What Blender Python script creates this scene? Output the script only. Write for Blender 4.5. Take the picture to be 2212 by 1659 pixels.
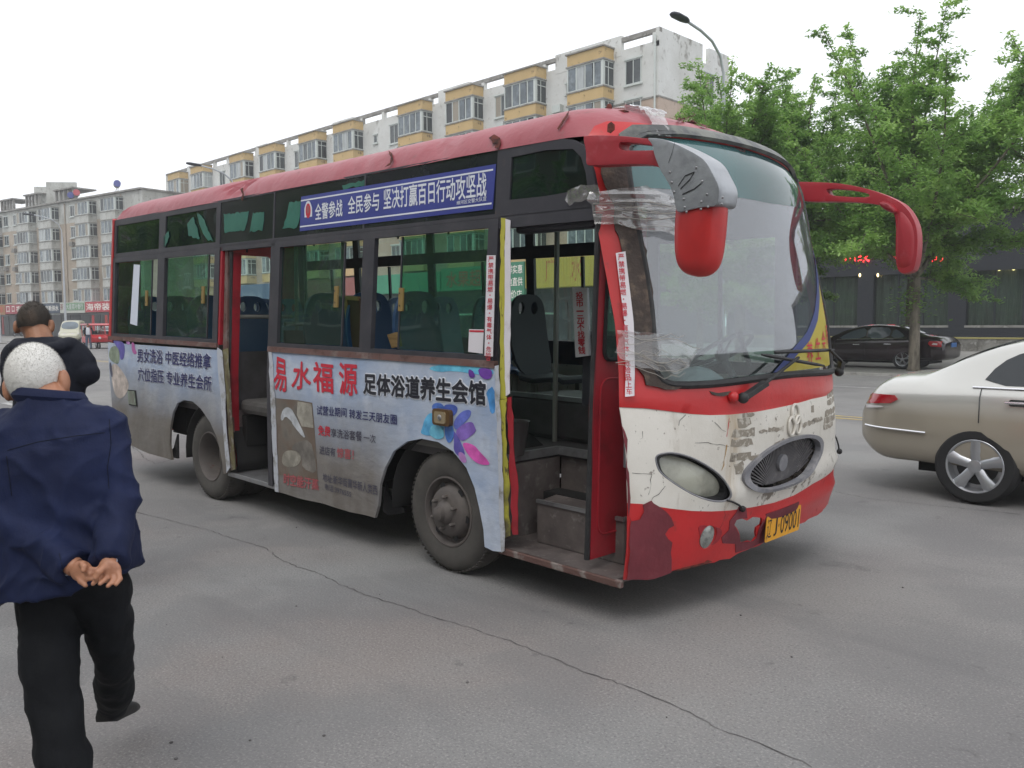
import bpy, bmesh, math, random
import numpy as np
from mathutils import Vector, Matrix
from mathutils.geometry import delaunay_2d_cdt
for o in list(bpy.data.objects): bpy.data.objects.remove(o)
scene = bpy.context.scene
COL = scene.collection
PI = math.pi; R = math.radians
def lin(c):
    c /= 255.0
    return c/12.92 if c <= .04045 else ((c+.055)/1.055)**2.4
def H(h, k=1.0):
    h = h.lstrip('#'); return tuple(lin(int(h[i:i+2], 16))*k for i in (0, 2, 4))
# ---------------------------------------------------------------- camera
FPX, CXP, CYP = 1834.36, 1106.0, 829.5          # focal length and centre, on a 2212 px wide picture
CAM = np.array([7.18482, -3.38286, 1.556])
_yaw, _pit, _rol = 0.78127829, -0.0717874, -0.0051406
_f = np.array([-math.sin(_yaw)*math.cos(_pit), math.cos(_yaw)*math.cos(_pit), math.sin(_pit)])
_r0 = np.array([math.cos(_yaw), math.sin(_yaw), 0.0]); _u0 = np.cross(_r0, _f)
_r = math.cos(_rol)*_r0+math.sin(_rol)*_u0; _u = -math.sin(_rol)*_r0+math.cos(_rol)*_u0
cd = bpy.data.cameras.new('camera'); cam = bpy.data.objects.new('camera', cd); COL.objects.link(cam)
cam.matrix_world = Matrix(((_r[0], _u[0], -_f[0], CAM[0]), (_r[1], _u[1], -_f[1], CAM[1]), (_r[2], _u[2], -_f[2], CAM[2]), (0, 0, 0, 1)))
cd.sensor_width = 36; cd.lens = 36*FPX/2212; cd.clip_start = .05; cd.clip_end = 2000
scene.camera = cam
# ---------------------------------------------------------------- world, sun, exposure
w = bpy.data.worlds.new('World'); scene.world = w; w.use_nodes = True
nt = w.node_tree; nt.nodes.clear()
sky = nt.nodes.new('ShaderNodeTexSky'); sky.sky_type = 'NISHITA'; sky.sun_disc = False
sky.sun_elevation = R(58); sky.sun_rotation = R(150); sky.dust_density = 3
hs = nt.nodes.new('ShaderNodeHueSaturation'); hs.inputs['Saturation'].default_value = .25
mx = nt.nodes.new('ShaderNodeMix'); mx.data_type = 'RGBA'; mx.inputs[0].default_value = .82
mx.inputs[7].default_value = (11.5, 11.8, 12.3, 1)        # the closed cloud cover
bg = nt.nodes.new('ShaderNodeBackground'); bg.inputs['Strength'].default_value = .10
wo = nt.nodes.new('ShaderNodeOutputWorld')
nt.links.new(sky.outputs[0], hs.inputs['Color']); nt.links.new(hs.outputs[0], mx.inputs[6])
nt.links.new(mx.outputs[2], bg.inputs['Color']); nt.links.new(bg.outputs[0], wo.inputs['Surface'])
sd = bpy.data.lights.new('sun', 'SUN'); sd.energy = .7; sd.angle = R(25); sd.color = (1, .97, .93)
sun = bpy.data.objects.new('sun', sd); COL.objects.link(sun)
sun.rotation_euler = (R(32), 0, R(180-150))
scene.view_settings.view_transform = 'Standard'; scene.view_settings.look = 'None'
scene.view_settings.exposure = 0.25; scene.view_settings.gamma = 1; scene.view_settings.use_curve_mapping = False
scene.cycles.max_bounces = 8; scene.cycles.transparent_max_bounces = 24
scene.cycles.glossy_bounces = 4; scene.cycles.diffuse_bounces = 3
# ---------------------------------------------------------------- materials
def mat(name, base, rough=.6, metal=0.0, layers=(), bump=None, bump2=None, spec=.5, coat=0.0, emit=None, sheen=0):
    m = bpy.data.materials.new(name); m.use_nodes = True
    n = m.node_tree.nodes; L = m.node_tree.links; b = n['Principled BSDF']
    base = tuple(base)+(1,)
    b.inputs['Base Color'].default_value = base; b.inputs['Roughness'].default_value = rough
    b.inputs['Metallic'].default_value = metal; b.inputs['Specular IOR Level'].default_value = spec
    if coat: b.inputs['Coat Weight'].default_value = coat; b.inputs['Coat Roughness'].default_value = .08
    if sheen: b.inputs['Sheen Weight'].default_value = sheen
    if emit: b.inputs['Emission Color'].default_value = tuple(emit[0])+(1,); b.inputs['Emission Strength'].default_value = emit[1]
    tc = n.new('ShaderNodeTexCoord'); co = tc.outputs['Object']
    m.diffuse_color = base
    def noise(scale, detail=4, stretch=None, rg=.55, dist=0):
        t = n.new('ShaderNodeTexNoise'); t.inputs['Scale'].default_value = scale; t.inputs['Detail'].default_value = detail
        t.inputs['Roughness'].default_value = rg; t.inputs['Distortion'].default_value = dist
        if stretch:
            mp = n.new('ShaderNodeMapping'); mp.inputs['Scale'].default_value = stretch
            L.new(co, mp.inputs['Vector']); L.new(mp.outputs[0], t.inputs['Vector'])
        else: L.new(co, t.inputs['Vector'])
        return t.outputs['Fac']
    def ramp(v, lo, hi, a=0, c=1):
        r = n.new('ShaderNodeMapRange'); r.inputs[1].default_value = lo; r.inputs[2].default_value = hi
        r.inputs[3].default_value = a; r.inputs[4].default_value = c
        L.new(v, r.inputs[0]); return r.outputs[0]
    cur = None; rcur = None
    for ly in layers:
        k = ly.get('kind', 'noise')
        if k == 'noise': fac = ramp(noise(ly['scale'], ly.get('detail', 5), ly.get('stretch'), ly.get('rg', .6), ly.get('dist', 0)), ly.get('lo', .45), ly.get('hi', .6))
        elif k == 'vor':
            v = n.new('ShaderNodeTexVoronoi'); v.feature = 'DISTANCE_TO_EDGE'; v.inputs['Scale'].default_value = ly['scale']
            if ly.get('warp'):
                nn = n.new('ShaderNodeTexNoise'); nn.inputs['Scale'].default_value = ly.get('wscale', 2.); nn.inputs['Detail'].default_value = 6
                L.new(co, nn.inputs['Vector'])
                va = n.new('ShaderNodeVectorMath'); va.operation = 'MULTIPLY_ADD'
                L.new(nn.outputs['Color'], va.inputs[0]); va.inputs[1].default_value = (ly['warp'],)*3; L.new(co, va.inputs[2]); L.new(va.outputs[0], v.inputs['Vector'])
            else: L.new(co, v.inputs['Vector'])
            fac = ramp(v.outputs['Distance'], ly.get('lo', 0), ly.get('hi', .02), 1, 0)
        elif k == 'flat': fac = None
        if 'axis' in ly:
            sx = n.new('ShaderNodeSeparateXYZ'); L.new(co, sx.inputs[0]); ax, a0, a1 = ly['axis']
            src = sx.outputs[ax]
            if ly.get('wob'):
                wn = noise(ly.get('wobs', 3), 5); ad = n.new('ShaderNodeMath'); ad.operation = 'MULTIPLY_ADD'
                L.new(wn, ad.inputs[0]); ad.inputs[1].default_value = ly['wob']; L.new(src, ad.inputs[2]); sb = n.new('ShaderNodeMath'); sb.operation = 'SUBTRACT'; L.new(ad.outputs[0], sb.inputs[0]); sb.inputs[1].default_value = ly['wob']/2; src = sb.outputs[0]
            g = ramp(src, a0, a1)
            if 'axis2' in ly:
                ax, a0, a1 = ly['axis2']; g2 = ramp(sx.outputs[ax], a0, a1)
                mm = n.new('ShaderNodeMath'); mm.operation = 'MULTIPLY'; L.new(g, mm.inputs[0]); L.new(g2, mm.inputs[1]); g = mm.outputs[0]
            if fac is None: fac = g
            else:
                mm = n.new('ShaderNodeMath'); mm.operation = 'MULTIPLY'; L.new(fac, mm.inputs[0]); L.new(g, mm.inputs[1]); fac = mm.outputs[0]
        if fac is None: continue
        mm = n.new('ShaderNodeMath'); mm.operation = 'MULTIPLY'; L.new(fac, mm.inputs[0]); mm.inputs[1].default_value = ly.get('amt', 1.); fac = mm.outputs[0]
        mi = n.new('ShaderNodeMix'); mi.data_type = 'RGBA'; L.new(fac, mi.inputs[0])
        if cur is None: mi.inputs[6].default_value = base
        else: L.new(cur, mi.inputs[6])
        mi.inputs[7].default_value = tuple(ly['col'])+(1,); cur = mi.outputs[2]
        if 'rough' in ly:
            mr = n.new('ShaderNodeMix'); mr.data_type = 'FLOAT'; L.new(fac, mr.inputs[0])
            if rcur is None: mr.inputs[2].default_value = rough
            else: L.new(rcur, mr.inputs[2])
            mr.inputs[3].default_value = ly['rough']; rcur = mr.outputs[0]
    if cur: L.new(cur, b.inputs['Base Color'])
    if rcur: L.new(rcur, b.inputs['Roughness'])
    prev = None
    for bp in (bump, bump2):
        if not bp: continue
        bn = n.new('ShaderNodeBump'); bn.inputs['Distance'].default_value = bp[1]; bn.inputs['Strength'].default_value = bp[3] if len(bp) > 3 else 1.
        L.new(noise(bp[0], 6, bp[2] if len(bp) > 2 else None), bn.inputs['Height'])
        if prev: L.new(prev, bn.inputs['Normal'])
        prev = bn.outputs[0]
    if prev: L.new(prev, b.inputs['Normal'])
    return m
def glass(name, tint=(.8, .9, .85), refl=.06, rough=.01, dust=.05, dustcol=(.5, .5, .5), fres=1.5, dscale=3, bump=0):
    m = bpy.data.materials.new(name); m.use_nodes = True
    n = m.node_tree.nodes; L = m.node_tree.links; n.clear()
    out = n.new('ShaderNodeOutputMaterial'); tr = n.new('ShaderNodeBsdfTransparent'); tr.inputs[0].default_value = tuple(tint)+(1,)
    gl = n.new('ShaderNodeBsdfGlossy'); gl.inputs['Roughness'].default_value = rough; gl.inputs['Color'].default_value = (1, 1, 1, 1)
    df = n.new('ShaderNodeBsdfDiffuse'); df.inputs[0].default_value = tuple(dustcol)+(1,)
    fr = n.new('ShaderNodeFresnel'); fr.inputs['IOR'].default_value = fres
    ad = n.new('ShaderNodeMath'); ad.operation = 'ADD'; ad.use_clamp = True; ad.inputs[1].default_value = refl
    ge = n.new('ShaderNodeNewGeometry'); iv = n.new('ShaderNodeMath'); iv.operation = 'SUBTRACT'; iv.inputs[0].default_value = 1; L.new(ge.outputs['Backfacing'], iv.inputs[1])
    fm = n.new('ShaderNodeMath'); fm.operation = 'MULTIPLY'; L.new(fr.outputs[0], fm.inputs[0]); L.new(iv.outputs[0], fm.inputs[1]); L.new(fm.outputs[0], ad.inputs[0])   # the pane's own inner face adds nothing
    tc = n.new('ShaderNodeTexCoord'); no = n.new('ShaderNodeTexNoise'); no.inputs['Scale'].default_value = dscale; no.inputs['Detail'].default_value = 6
    L.new(tc.outputs['Object'], no.inputs['Vector'])
    mr = n.new('ShaderNodeMapRange'); mr.inputs[1].default_value = .3; mr.inputs[2].default_value = .75; mr.inputs[3].default_value = dust*.5; mr.inputs[4].default_value = dust*1.6
    L.new(no.outputs[0], mr.inputs[0])
    m1 = n.new('ShaderNodeMixShader'); m2 = n.new('ShaderNodeMixShader')
    L.new(mr.outputs[0], m1.inputs[0]); L.new(tr.outputs[0], m1.inputs[1]); L.new(df.outputs[0], m1.inputs[2])
    L.new(ad.outputs[0], m2.inputs[0]); L.new(m1.outputs[0], m2.inputs[1]); L.new(gl.outputs[0], m2.inputs[2])
    L.new(m2.outputs[0], out.inputs['Surface'])
    if bump:
        bn = n.new('ShaderNodeBump'); bn.inputs['Distance'].default_value = bump; n2 = n.new('ShaderNodeTexNoise'); n2.inputs['Scale'].default_value = 1.6; n2.inputs['Detail'].default_value = 1
        L.new(tc.outputs['Object'], n2.inputs['Vector']); L.new(n2.outputs[0], bn.inputs['Height']); L.new(bn.outputs[0], gl.inputs['Normal'])
    return m
# ---------------------------------------------------------------- objects
def tag(o, label=None, cat=None, group=None, kind=None):
    if label: o['label'] = label
    if cat: o['category'] = cat
    if group: o['group'] = group
    if kind: o['kind'] = kind
    return o
def empty(name, label, cat, loc=(0, 0, 0), rz=0, group=None, ry=0):
    o = bpy.data.objects.new(name, None); COL.objects.link(o); o.location = loc; o.rotation_euler = (0, ry, rz)
    o.empty_display_size = .2
    return tag(o, label, cat, group)
def link(name, me, m=None, parent=None, smooth=False):
    o = bpy.data.objects.new(name, me); COL.objects.link(o)
    if m is not None:
        for q in (m if isinstance(m, (list, tuple)) else [m]): me.materials.append(q)
    if parent is not None: o.parent = parent
    if smooth: me.shade_smooth()
    return o
def mesh(name, V, F, m=None, parent=None, smooth=False, mi=None):
    me = bpy.data.meshes.new(name); me.from_pydata([tuple(v) for v in V], [], [tuple(f) for f in F]); me.update()
    if mi is not None: me.polygons.foreach_set('material_index', mi)
    return link(name, me, m, parent, smooth)
def copy_tree(o, parent=None):
    c = o.copy(); COL.objects.link(c)
    if parent is not None: c.parent = parent
    for ch in [x for x in o.children]: copy_tree(ch, c)
    return c
def autosmooth(o, ang=35):
    me = o.data; me.shade_smooth()
    try: me.set_sharp_from_angle(angle=R(ang))
    except Exception: pass
    return o
class G:
    """collects simple shapes for one part"""
    def __init__(s): s.V = []; s.F = []
    def add(s, V, F):
        k = len(s.V); s.V += [tuple(map(float, v)) for v in V]; s.F += [tuple(i+k for i in f) for f in F]; return s
    def box(s, a, b):
        x0, y0, z0 = a; x1, y1, z1 = b
        return s.add([(x0, y0, z0), (x1, y0, z0), (x1, y1, z0), (x0, y1, z0), (x0, y0, z1), (x1, y0, z1), (x1, y1, z1), (x0, y1, z1)],
                     [(0, 3, 2, 1), (4, 5, 6, 7), (0, 1, 5, 4), (1, 2, 6, 5), (2, 3, 7, 6), (3, 0, 4, 7)])
    def bar(s, p, q, w, h, up=(0, 0, 1)):
        p = Vector(p); q = Vector(q); d = (q-p).normalized(); u = Vector(up)
        if abs(d.dot(u)) > .98: u = Vector((1, 0, 0))
        sd_ = d.cross(u).normalized(); u = sd_.cross(d).normalized(); V = []
        for c in (p, q):
            for a, b in ((-1, -1), (1, -1), (1, 1), (-1, 1)): V.append(c+sd_*a*w/2+u*b*h/2)
        return s.add(V, [(0, 3, 2, 1), (4, 5, 6, 7), (0, 1, 5, 4), (1, 2, 6, 5), (2, 3, 7, 6), (3, 0, 4, 7)])
    def tube(s, pts, rad, n=10, caps=True, flat=1.0):
        pts = [Vector(p) for p in pts]; k = len(pts)
        rad = [rad]*k if not hasattr(rad, '__len__') else rad
        V = []; F = []; prev = None
        for i, p in enumerate(pts):
            d = (pts[min(i+1, k-1)]-pts[max(i-1, 0)]).normalized()
            if prev is None:
                a = Vector((0, 0, 1)) if abs(d.z) < .9 else Vector((1, 0, 0)); u = d.cross(a).normalized()
            else: u = (prev-d*prev.dot(d)).normalized()
            prev = u; v = d.cross(u)
            for j in range(n):
                t = 2*PI*j/n; V.append(p+u*math.cos(t)*rad[i]+v*math.sin(t)*rad[i]*flat)
        for i in range(k-1):
            for j in range(n): F.append((i*n+j, i*n+(j+1) % n, (i+1)*n+(j+1) % n, (i+1)*n+j))
        if caps: F += [tuple(reversed(range(n))), tuple(range((k-1)*n, k*n))]
        return s.add(V, F)
    def lathe(s, prof, axis='y', c=(0, 0, 0), n=32, closed=False):
        """prof: list of (radius, along)"""
        V = []; F = []; k = len(prof)
        for r_, a in prof:
            for j in range(n):
                t = 2*PI*j/n; x, z = r_*math.cos(t), r_*math.sin(t)
                p = {'y': (x, a, z), 'z': (x, z, a), 'x': (a, x, z)}[axis]
                V.append((p[0]+c[0], p[1]+c[1], p[2]+c[2]))
        for i in range(k-1+(1 if closed else 0)):
            i2 = (i+1) % k
            for j in range(n): F.append((i*n+j, i*n+(j+1) % n, i2*n+(j+1) % n, i2*n+j))
        return s.add(V, F)
    def ball(s, c, r_, n=12, m_=8):
        rr = r_ if hasattr(r_, '__len__') else (r_,)*3; V = []; F = []
        for i in range(m_+1):
            a = PI*i/m_
            for j in range(n):
                t = 2*PI*j/n; V.append((c[0]+rr[0]*math.sin(a)*math.cos(t), c[1]+rr[1]*math.sin(a)*math.sin(t), c[2]+rr[2]*math.cos(a)))
        for i in range(m_):
            for j in range(n): F.append((i*n+j, (i+1)*n+j, (i+1)*n+(j+1) % n, i*n+(j+1) % n))
        return s.add(V, F)
    def prism(s, poly, z0, z1, plane='xy'):
        k = len(poly)
        f = {'xy': lambda a, b, c: (a, b, c), 'xz': lambda a, b, c: (a, c, b), 'yz': lambda a, b, c: (c, a, b)}[plane]
        V = [f(a, b, z0) for a, b in poly]+[f(a, b, z1) for a, b in poly]
        F = [tuple(reversed(range(k))), tuple(range(k, 2*k))]+[(i, (i+1) % k, k+(i+1) % k, k+i) for i in range(k)]
        return s.add(V, F)
    def loft(s, rings, close=True, caps=True):
        n = len(rings[0]); V = [v for r_ in rings for v in r_]; F = []
        for i in range(len(rings)-1):
            for j in range(n if close else n-1): F.append((i*n+j, i*n+(j+1) % n, (i+1)*n+(j+1) % n, (i+1)*n+j))
        if caps: F += [tuple(reversed(range(n))), tuple(range((len(rings)-1)*n, len(rings)*n))]
        return s.add(V, F)
    def build(s, name, m=None, parent=None, smooth=False, bevel=0, seg=2, auto=None):
        o = mesh(name, s.V, s.F, m, parent, smooth)
        if auto is None and smooth: autosmooth(o, 40)
        if bevel:
            b = o.modifiers.new('bevel', 'BEVEL'); b.width = bevel; b.segments = seg; b.limit_method = 'ANGLE'; b.angle_limit = R(40)
        return o
def fixn(o):
    bm = bmesh.new(); bm.from_mesh(o.data); bmesh.ops.recalc_face_normals(bm, faces=bm.faces); bm.to_mesh(o.data); bm.free(); return o
def inpoly(P, poly):
    x = P[:, 0]; y = P[:, 1]; c = np.zeros(len(P), bool); n = len(poly)
    for i in range(n):
        x0, y0 = poly[i]; x1, y1 = poly[(i+1) % n]
        if y0 == y1: continue
        h = ((y0 > y) != (y1 > y)) & (x < (x1-x0)*(y-y0)/(y1-y0)+x0); c ^= h
    return c
def densify(l, st):
    o = []
    for i in range(len(l)):
        a = np.array(l[i], float); b = np.array(l[(i+1) % len(l)], float); k = max(1, int(np.linalg.norm(b-a)/st))
        for j in range(k): o.append(tuple(a+(b-a)*j/k))
    return o
def jag(l, amp, st, seed=1):
    """a torn edge: the outline with small random steps"""
    rs = random.Random(seed); o = []
    for p in densify(l, st): o.append((p[0]+rs.uniform(-amp, amp), p[1]+rs.uniform(-amp, amp)))
    return o
def smoothloop(l, it=2):
    for _ in range(it):
        o = []
        for i in range(len(l)):
            a = np.array(l[i]); b = np.array(l[(i+1) % len(l)]); o += [tuple(a*.75+b*.25), tuple(a*.25+b*.75)]
        l = o
    return l
def patch(name, outer, mapf, m, parent=None, holes=(), step=.1, thick=.004, off=0.0, smooth=True):
    loops = [densify(outer, step)]+[densify(h, step) for h in holes]
    pts = []; edges = []
    for l in loops:
        k = len(pts); pts += l; edges += [(k+i, k+(i+1) % len(l)) for i in range(len(l))]
    B = np.array(pts); lo = B.min(0); hi = B.max(0)
    gx = np.arange(lo[0]+step/2, hi[0], step); gy = np.arange(lo[1]+step/2, hi[1], step)
    if len(gx) and len(gy):
        g = np.array([(a, b) for a in gx for b in gy]); ok = inpoly(g, loops[0])
        for h in loops[1:]: ok &= ~inpoly(g, h)
        g = g[ok]
        if len(g):
            d = np.sqrt(((g[:, None, :]-B[None, :, :])**2).sum(2)).min(1); pts += [tuple(p) for p in g[d > step*.45]]
    V2, E2, F2 = delaunay_2d_cdt([Vector(p) for p in pts], edges, [], 0, 1e-6)[:3]
    V2 = np.array([(v[0], v[1]) for v in V2]); F2 = [f for f in F2 if len(f) >= 3]
    cen = np.array([V2[list(f)].mean(0) for f in F2]); ok = inpoly(cen, loops[0])
    for h in loops[1:]: ok &= ~inpoly(cen, h)
    F2 = [tuple(f) for f, k in zip(F2, ok) if k]
    top = [mapf(a, b, off+thick) for a, b in V2]; n = len(V2)
    f0 = F2[0]; A, Bq, Cq = (Vector(top[i]) for i in f0[:3]); nn = (Bq-A).cross(Cq-A)
    lowp = Vector(mapf(V2[f0[0]][0], V2[f0[0]][1], off))
    flip = nn.dot(A-lowp) < 0 if thick else False
    if flip: F2 = [tuple(reversed(f)) for f in F2]
    V = list(top); F = list(F2)
    if thick:
        low = [mapf(a, b, off) for a, b in V2]; V += low; F += [tuple(n+i for i in reversed(f)) for f in F2]
        cnt = {}
        for f in F2:
            for i in range(len(f)): cnt[(f[i], f[(i+1) % len(f)])] = 1
        be = [e for e in cnt if (e[1], e[0]) not in cnt]
        for a, b in be:
            k = len(V); V += [top[a], top[b], low[b], low[a]]; F.append((k+1, k, k+3, k+2))
    o = mesh(name, V, F, m, parent, smooth)
    if smooth: autosmooth(o, 50)
    return o
# ---- lettering: the outlines of the characters as flat meshes
_tc = {}
def glyphs(s, bold=0.0, line=1.0):
    key = (s, bold, line)
    if key in _tc: return _tc[key]
    c = bpy.data.curves.new('t', 'FONT'); c.body = s; c.resolution_u = 3; c.offset = bold; c.space_line = line
    o = bpy.data.objects.new('t', c); COL.objects.link(o)
    dg = bpy.context.evaluated_depsgraph_get(); me = bpy.data.meshes.new_from_object(o.evaluated_get(dg))
    V = np.array([(v.co.x, v.co.y) for v in me.vertices]) if len(me.vertices) else np.zeros((0, 2))
    F = [tuple(p.vertices) for p in me.polygons]
    bpy.data.objects.remove(o); bpy.data.curves.remove(c); bpy.data.meshes.remove(me)
    _tc[key] = (V, F); return V, F
def text(name, s, quad, mapf, m, parent, off=.005, bold=0.0, line=1.0, pad=0):
    """quad: (a0,b0) bottom left, (a1,b1) bottom right, (a2,b2) top right, (a3,b3) top left in the surface's own coordinates"""
    V, F = glyphs(s, 0.0, line)
    if not len(V): return None
    if len(s) == 1 or bold: pass
    lo = V.min(0); hi = V.max(0); U = (V-lo)/(hi-lo)
    q = [np.array(p, float) for p in quad]
    P = []; FF = []; n = len(U); nk = 0 if bold < .004 else (4 if bold < .03 else 10)
    sh = [(0, 0)]+[(math.cos(2*PI*k/nk+.4)*bold*.6, math.sin(2*PI*k/nk+.4)*bold*.6) for k in range(nk)]
    for i, (dx, dy) in enumerate(sh):                     # heavier strokes: the outline laid again a little to each side
        for u, v in U:
            u += dx/(hi[0]-lo[0]); v += dy/(hi[1]-lo[1])
            a = q[0]*(1-u)*(1-v)+q[1]*u*(1-v)+q[2]*u*v+q[3]*(1-u)*v
            P.append(mapf(a[0], a[1], off+i*.00005))
        FF += [tuple(j+i*n for j in f) for f in F]
    return mesh(name, P, FF, m, parent)
def ray(px, py):
    """where a spot of the photograph (2212 px wide) looks to"""
    d = _f*FPX+(px-CXP)*_r-(py-CYP)*_u
    return CAM.copy(), d/np.linalg.norm(d)
def wpl(px, py, n, k):
    o, d = ray(px, py); return o+(k-o[n])/d[n]*d
def depth(px, py, dep):
    o, d = ray(px, py); return o+dep/(d@_f)*d
# ================================================================ GROUND AND ROAD
m_asph = mat('worn_asphalt', H('#868482'), .88, layers=[
    dict(col=H('#6d6b6c'), scale=.22, lo=.42, hi=.62, amt=.8), dict(col=H('#878887'), scale=.5, lo=.5, hi=.7, amt=.6), dict(col=H('#84766f'), scale=.35, lo=.52, hi=.68, amt=.4, axis=(1, 2.0, -1.5)),
    dict(col=H('#aaa6a2'), scale=90, lo=.52, hi=.68, amt=.5, detail=3), dict(col=H('#4c4b4d'), scale=75, lo=.54, hi=.68, amt=.5, detail=4), dict(col=H('#727171'), scale=.9, lo=.50, hi=.56, amt=.35), dict(col=H('#5d5c5e'), scale=1.3, lo=.56, hi=.74, amt=.3, stretch=(.3, 1.6, 1)), dict(col=H('#3f3e40'), scale=1.7, lo=.66, hi=.76, amt=.45),
    dict(col=H('#4e4b4c'), scale=5, lo=.66, hi=.72, amt=.4)], bump=(85, .004), bump2=(9, .004), spec=.35)
m_asph2 = mat('far_road_asphalt', H('#78787c'), .85, layers=[dict(col=H('#87868a'), scale=.3, lo=.45, hi=.65, amt=.6, stretch=(.2, 1, 1)), dict(col=H('#68686b'), scale=2, lo=.5, hi=.7, amt=.4, stretch=(.2, 1, 1))], bump=(60, .003))
m_pave = mat('pale_pavement', H('#8c8a86'), .9, layers=[dict(col=H('#757370'), scale=.6, lo=.4, hi=.65, amt=.7)], bump=(20, .004))
m_kerb = mat('kerb_stone', H('#a3a19c'), .85, layers=[dict(col=H('#7e7c78'), scale=3, lo=.45, hi=.65, amt=.7)], bump=(20, .003))
m_line = mat('worn_white_road_paint', H('#b4b3b0'), .7, layers=[dict(col=H('#848385'), scale=6, lo=.42, hi=.6, amt=.85)])
m_yline = mat('worn_yellow_road_paint', H('#b59e62'), .7, layers=[dict(col=H('#85807a'), scale=5, lo=.45, hi=.62, amt=.8)])
m_crack = mat('road_crack', H('#4b4848'), .95, layers=[dict(col=H('#6b6867'), scale=5, lo=.42, hi=.6, amt=.9)])
def sheet(name, x0, y0, x1, y1, z, m, nx=1, ny=1, kind='structure'):
    V = [(x0+(x1-x0)*i/nx, y0+(y1-y0)*j/ny, z) for j in range(ny+1) for i in range(nx+1)]
    F = [(j*(nx+1)+i, j*(nx+1)+i+1, (j+1)*(nx+1)+i+1, (j+1)*(nx+1)+i) for j in range(ny) for i in range(nx)]
    return tag(mesh(name, V, F, m), kind=kind)
sheet('ground', -300, -160, 260, 300, -.012, m_pave)
sheet('road', -290, -14, 250, 21.0, 0, m_asph)
pv = G(); pv.box((-290, 21.25, -.05), (250, 48, .03)); tag(pv.build('pavement', m_pave), kind='structure')
kb = G()
x = -150.0
while x < 60: kb.box((x, 21.0, -.05), (x+.985, 21.25, .07)); x += 1.0
tag(kb.build('kerb', m_kerb, bevel=0), kind='structure')
tag(G().box((-290, -14.3, -.05), (250, -14.0, .13)).build('kerb', m_kerb), kind='structure')
g = G()
def roadstrip(name, segs, z, m):
    g = G(); V = []; F = []
    for x0, x1, y0, y1 in segs: k = len(V); V += [(x0, y0, z), (x1, y0, z), (x1, y1, z), (x0, y1, z)]; F.append((k, k+1, k+2, k+3))
    return tag(mesh(name, V, F, m), kind='structure')
roadstrip('yellow_line', [(-200, 120, 9.90, 10.02), (-200, 120, 10.20, 10.32)], .004, m_yline)
roadstrip('white_line', [(-200, 120, 16.45, 16.58)]+[(-12.1, -10.9, 1.44, 1.58)]+[(-12-15*k-6, -12-15*k, 1.44, 1.58) for k in range(1, 6)]+[(15+15*k, 21+15*k, 1.44, 1.58) for k in range(4)], .004, m_line)
def ground_crack(pts, w_, seed, name='road_crack'):
    rs = random.Random(seed); Q = [wpl(px, py, 2, 0.0)[:2] for px, py in pts]; P = []
    for i in range(len(Q)-1):
        a, b = Q[i], Q[i+1]; k = max(1, int(np.linalg.norm(b-a)/.035))
        for j in range(k):
            q = a+(b-a)*j/k; n1 = mn.noise(Vector((q[0]*2.5, q[1]*2.5, seed)))*.05; P.append(q+np.array((n1+rs.uniform(-.008, .008), n1*.6+rs.uniform(-.008, .008))))
    V = []; F = []
    for i, p in enumerate(P):
        t = P[min(i+1, len(P)-1)]-P[max(i-1, 0)]; n_ = np.array((-t[1], t[0])); n_ /= max(1e-6, np.linalg.norm(n_)); ww = w_*rs.uniform(.15, 1)
        V += [(*(p+n_*ww), .0025), (*(p-n_*ww), .0025)]
        if i: F.append((2*i-2, 2*i-1, 2*i+1, 2*i))
    return tag(mesh(name, V, F, m_crack), kind='structure')
from mathutils import noise as mn
ground_crack([(260, 1092), (300, 1108), (380, 1128), (470, 1152), (590, 1192), (640, 1225), (790, 1285), (940, 1335), (1100, 1385), (1250, 1450), (1400, 1500), (1560, 1570), (1700, 1625), (1790, 1670)], .0042, 1)
ground_crack([(1798, 1062), (1900, 1080), (2050, 1096), (2212, 1112)], .006, 2)
ground_crack([(280, 960), (330, 1002), (380, 990)], .008, 3)
# pebbles and scraps lying on the road
rs = random.Random(5); g = G()
for px, py in [(700, 1590), (380, 1640), (370, 1605), (1440, 1550), (1010, 1475), (640, 1140), (1130, 1240), (640, 1310), (360, 1350), (540, 1600), (1600, 1330), (1950, 1270), (1710, 1420), (480, 1420), (820, 1285)]:
    p = wpl(px, py, 2, 0.0); s_ = rs.uniform(.004, .008); g.ball((p[0], p[1], s_*.4), (s_, s_*rs.uniform(.6, 1.2), s_*.6), 6, 4)
tag(g.build('grit', m_crack), kind='stuff')
# ================================================================ BUILDINGS
m_ws = mat('peeling_white_wall', H('#d2d3d0'), .9, layers=[dict(col=H('#b5b4ae'), scale=.35, lo=.4, hi=.65, amt=.6), dict(col=H('#77736b'), scale=1.1, lo=.56, hi=.62, amt=.8, stretch=(1, 1, .5), axis=(2, 19.2, 20.6)), dict(col=H('#8a867d'), scale=2.5, lo=.62, hi=.68, amt=.6)], bump=(3, .02))
m_tan = mat('tan_wall', H('#b8a698'), .9, layers=[dict(col=H('#9b8775'), scale=.4, lo=.4, hi=.65, amt=.7), dict(col=H('#857565'), scale=2, lo=.6, hi=.7, amt=.5)], bump=(3, .01))
m_tan2 = mat('dull_tan_wall', H('#ab9f90'), .9, layers=[dict(col=H('#8d8170'), scale=.4, lo=.4, hi=.65, amt=.7), dict(col=H('#7d7365'), scale=2, lo=.58, hi=.7, amt=.6, stretch=(1, 1, .4))], bump=(3, .01))
m_white2 = mat('stained_white_render', H('#b9bab5'), .9, layers=[dict(col=H('#8d8d85'), scale=.8, lo=.42, hi=.65, amt=.7, stretch=(1, 1, .5)), dict(col=H('#6e6a60'), scale=2.4, lo=.6, hi=.66, amt=.75)], bump=(4, .02))
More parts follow.
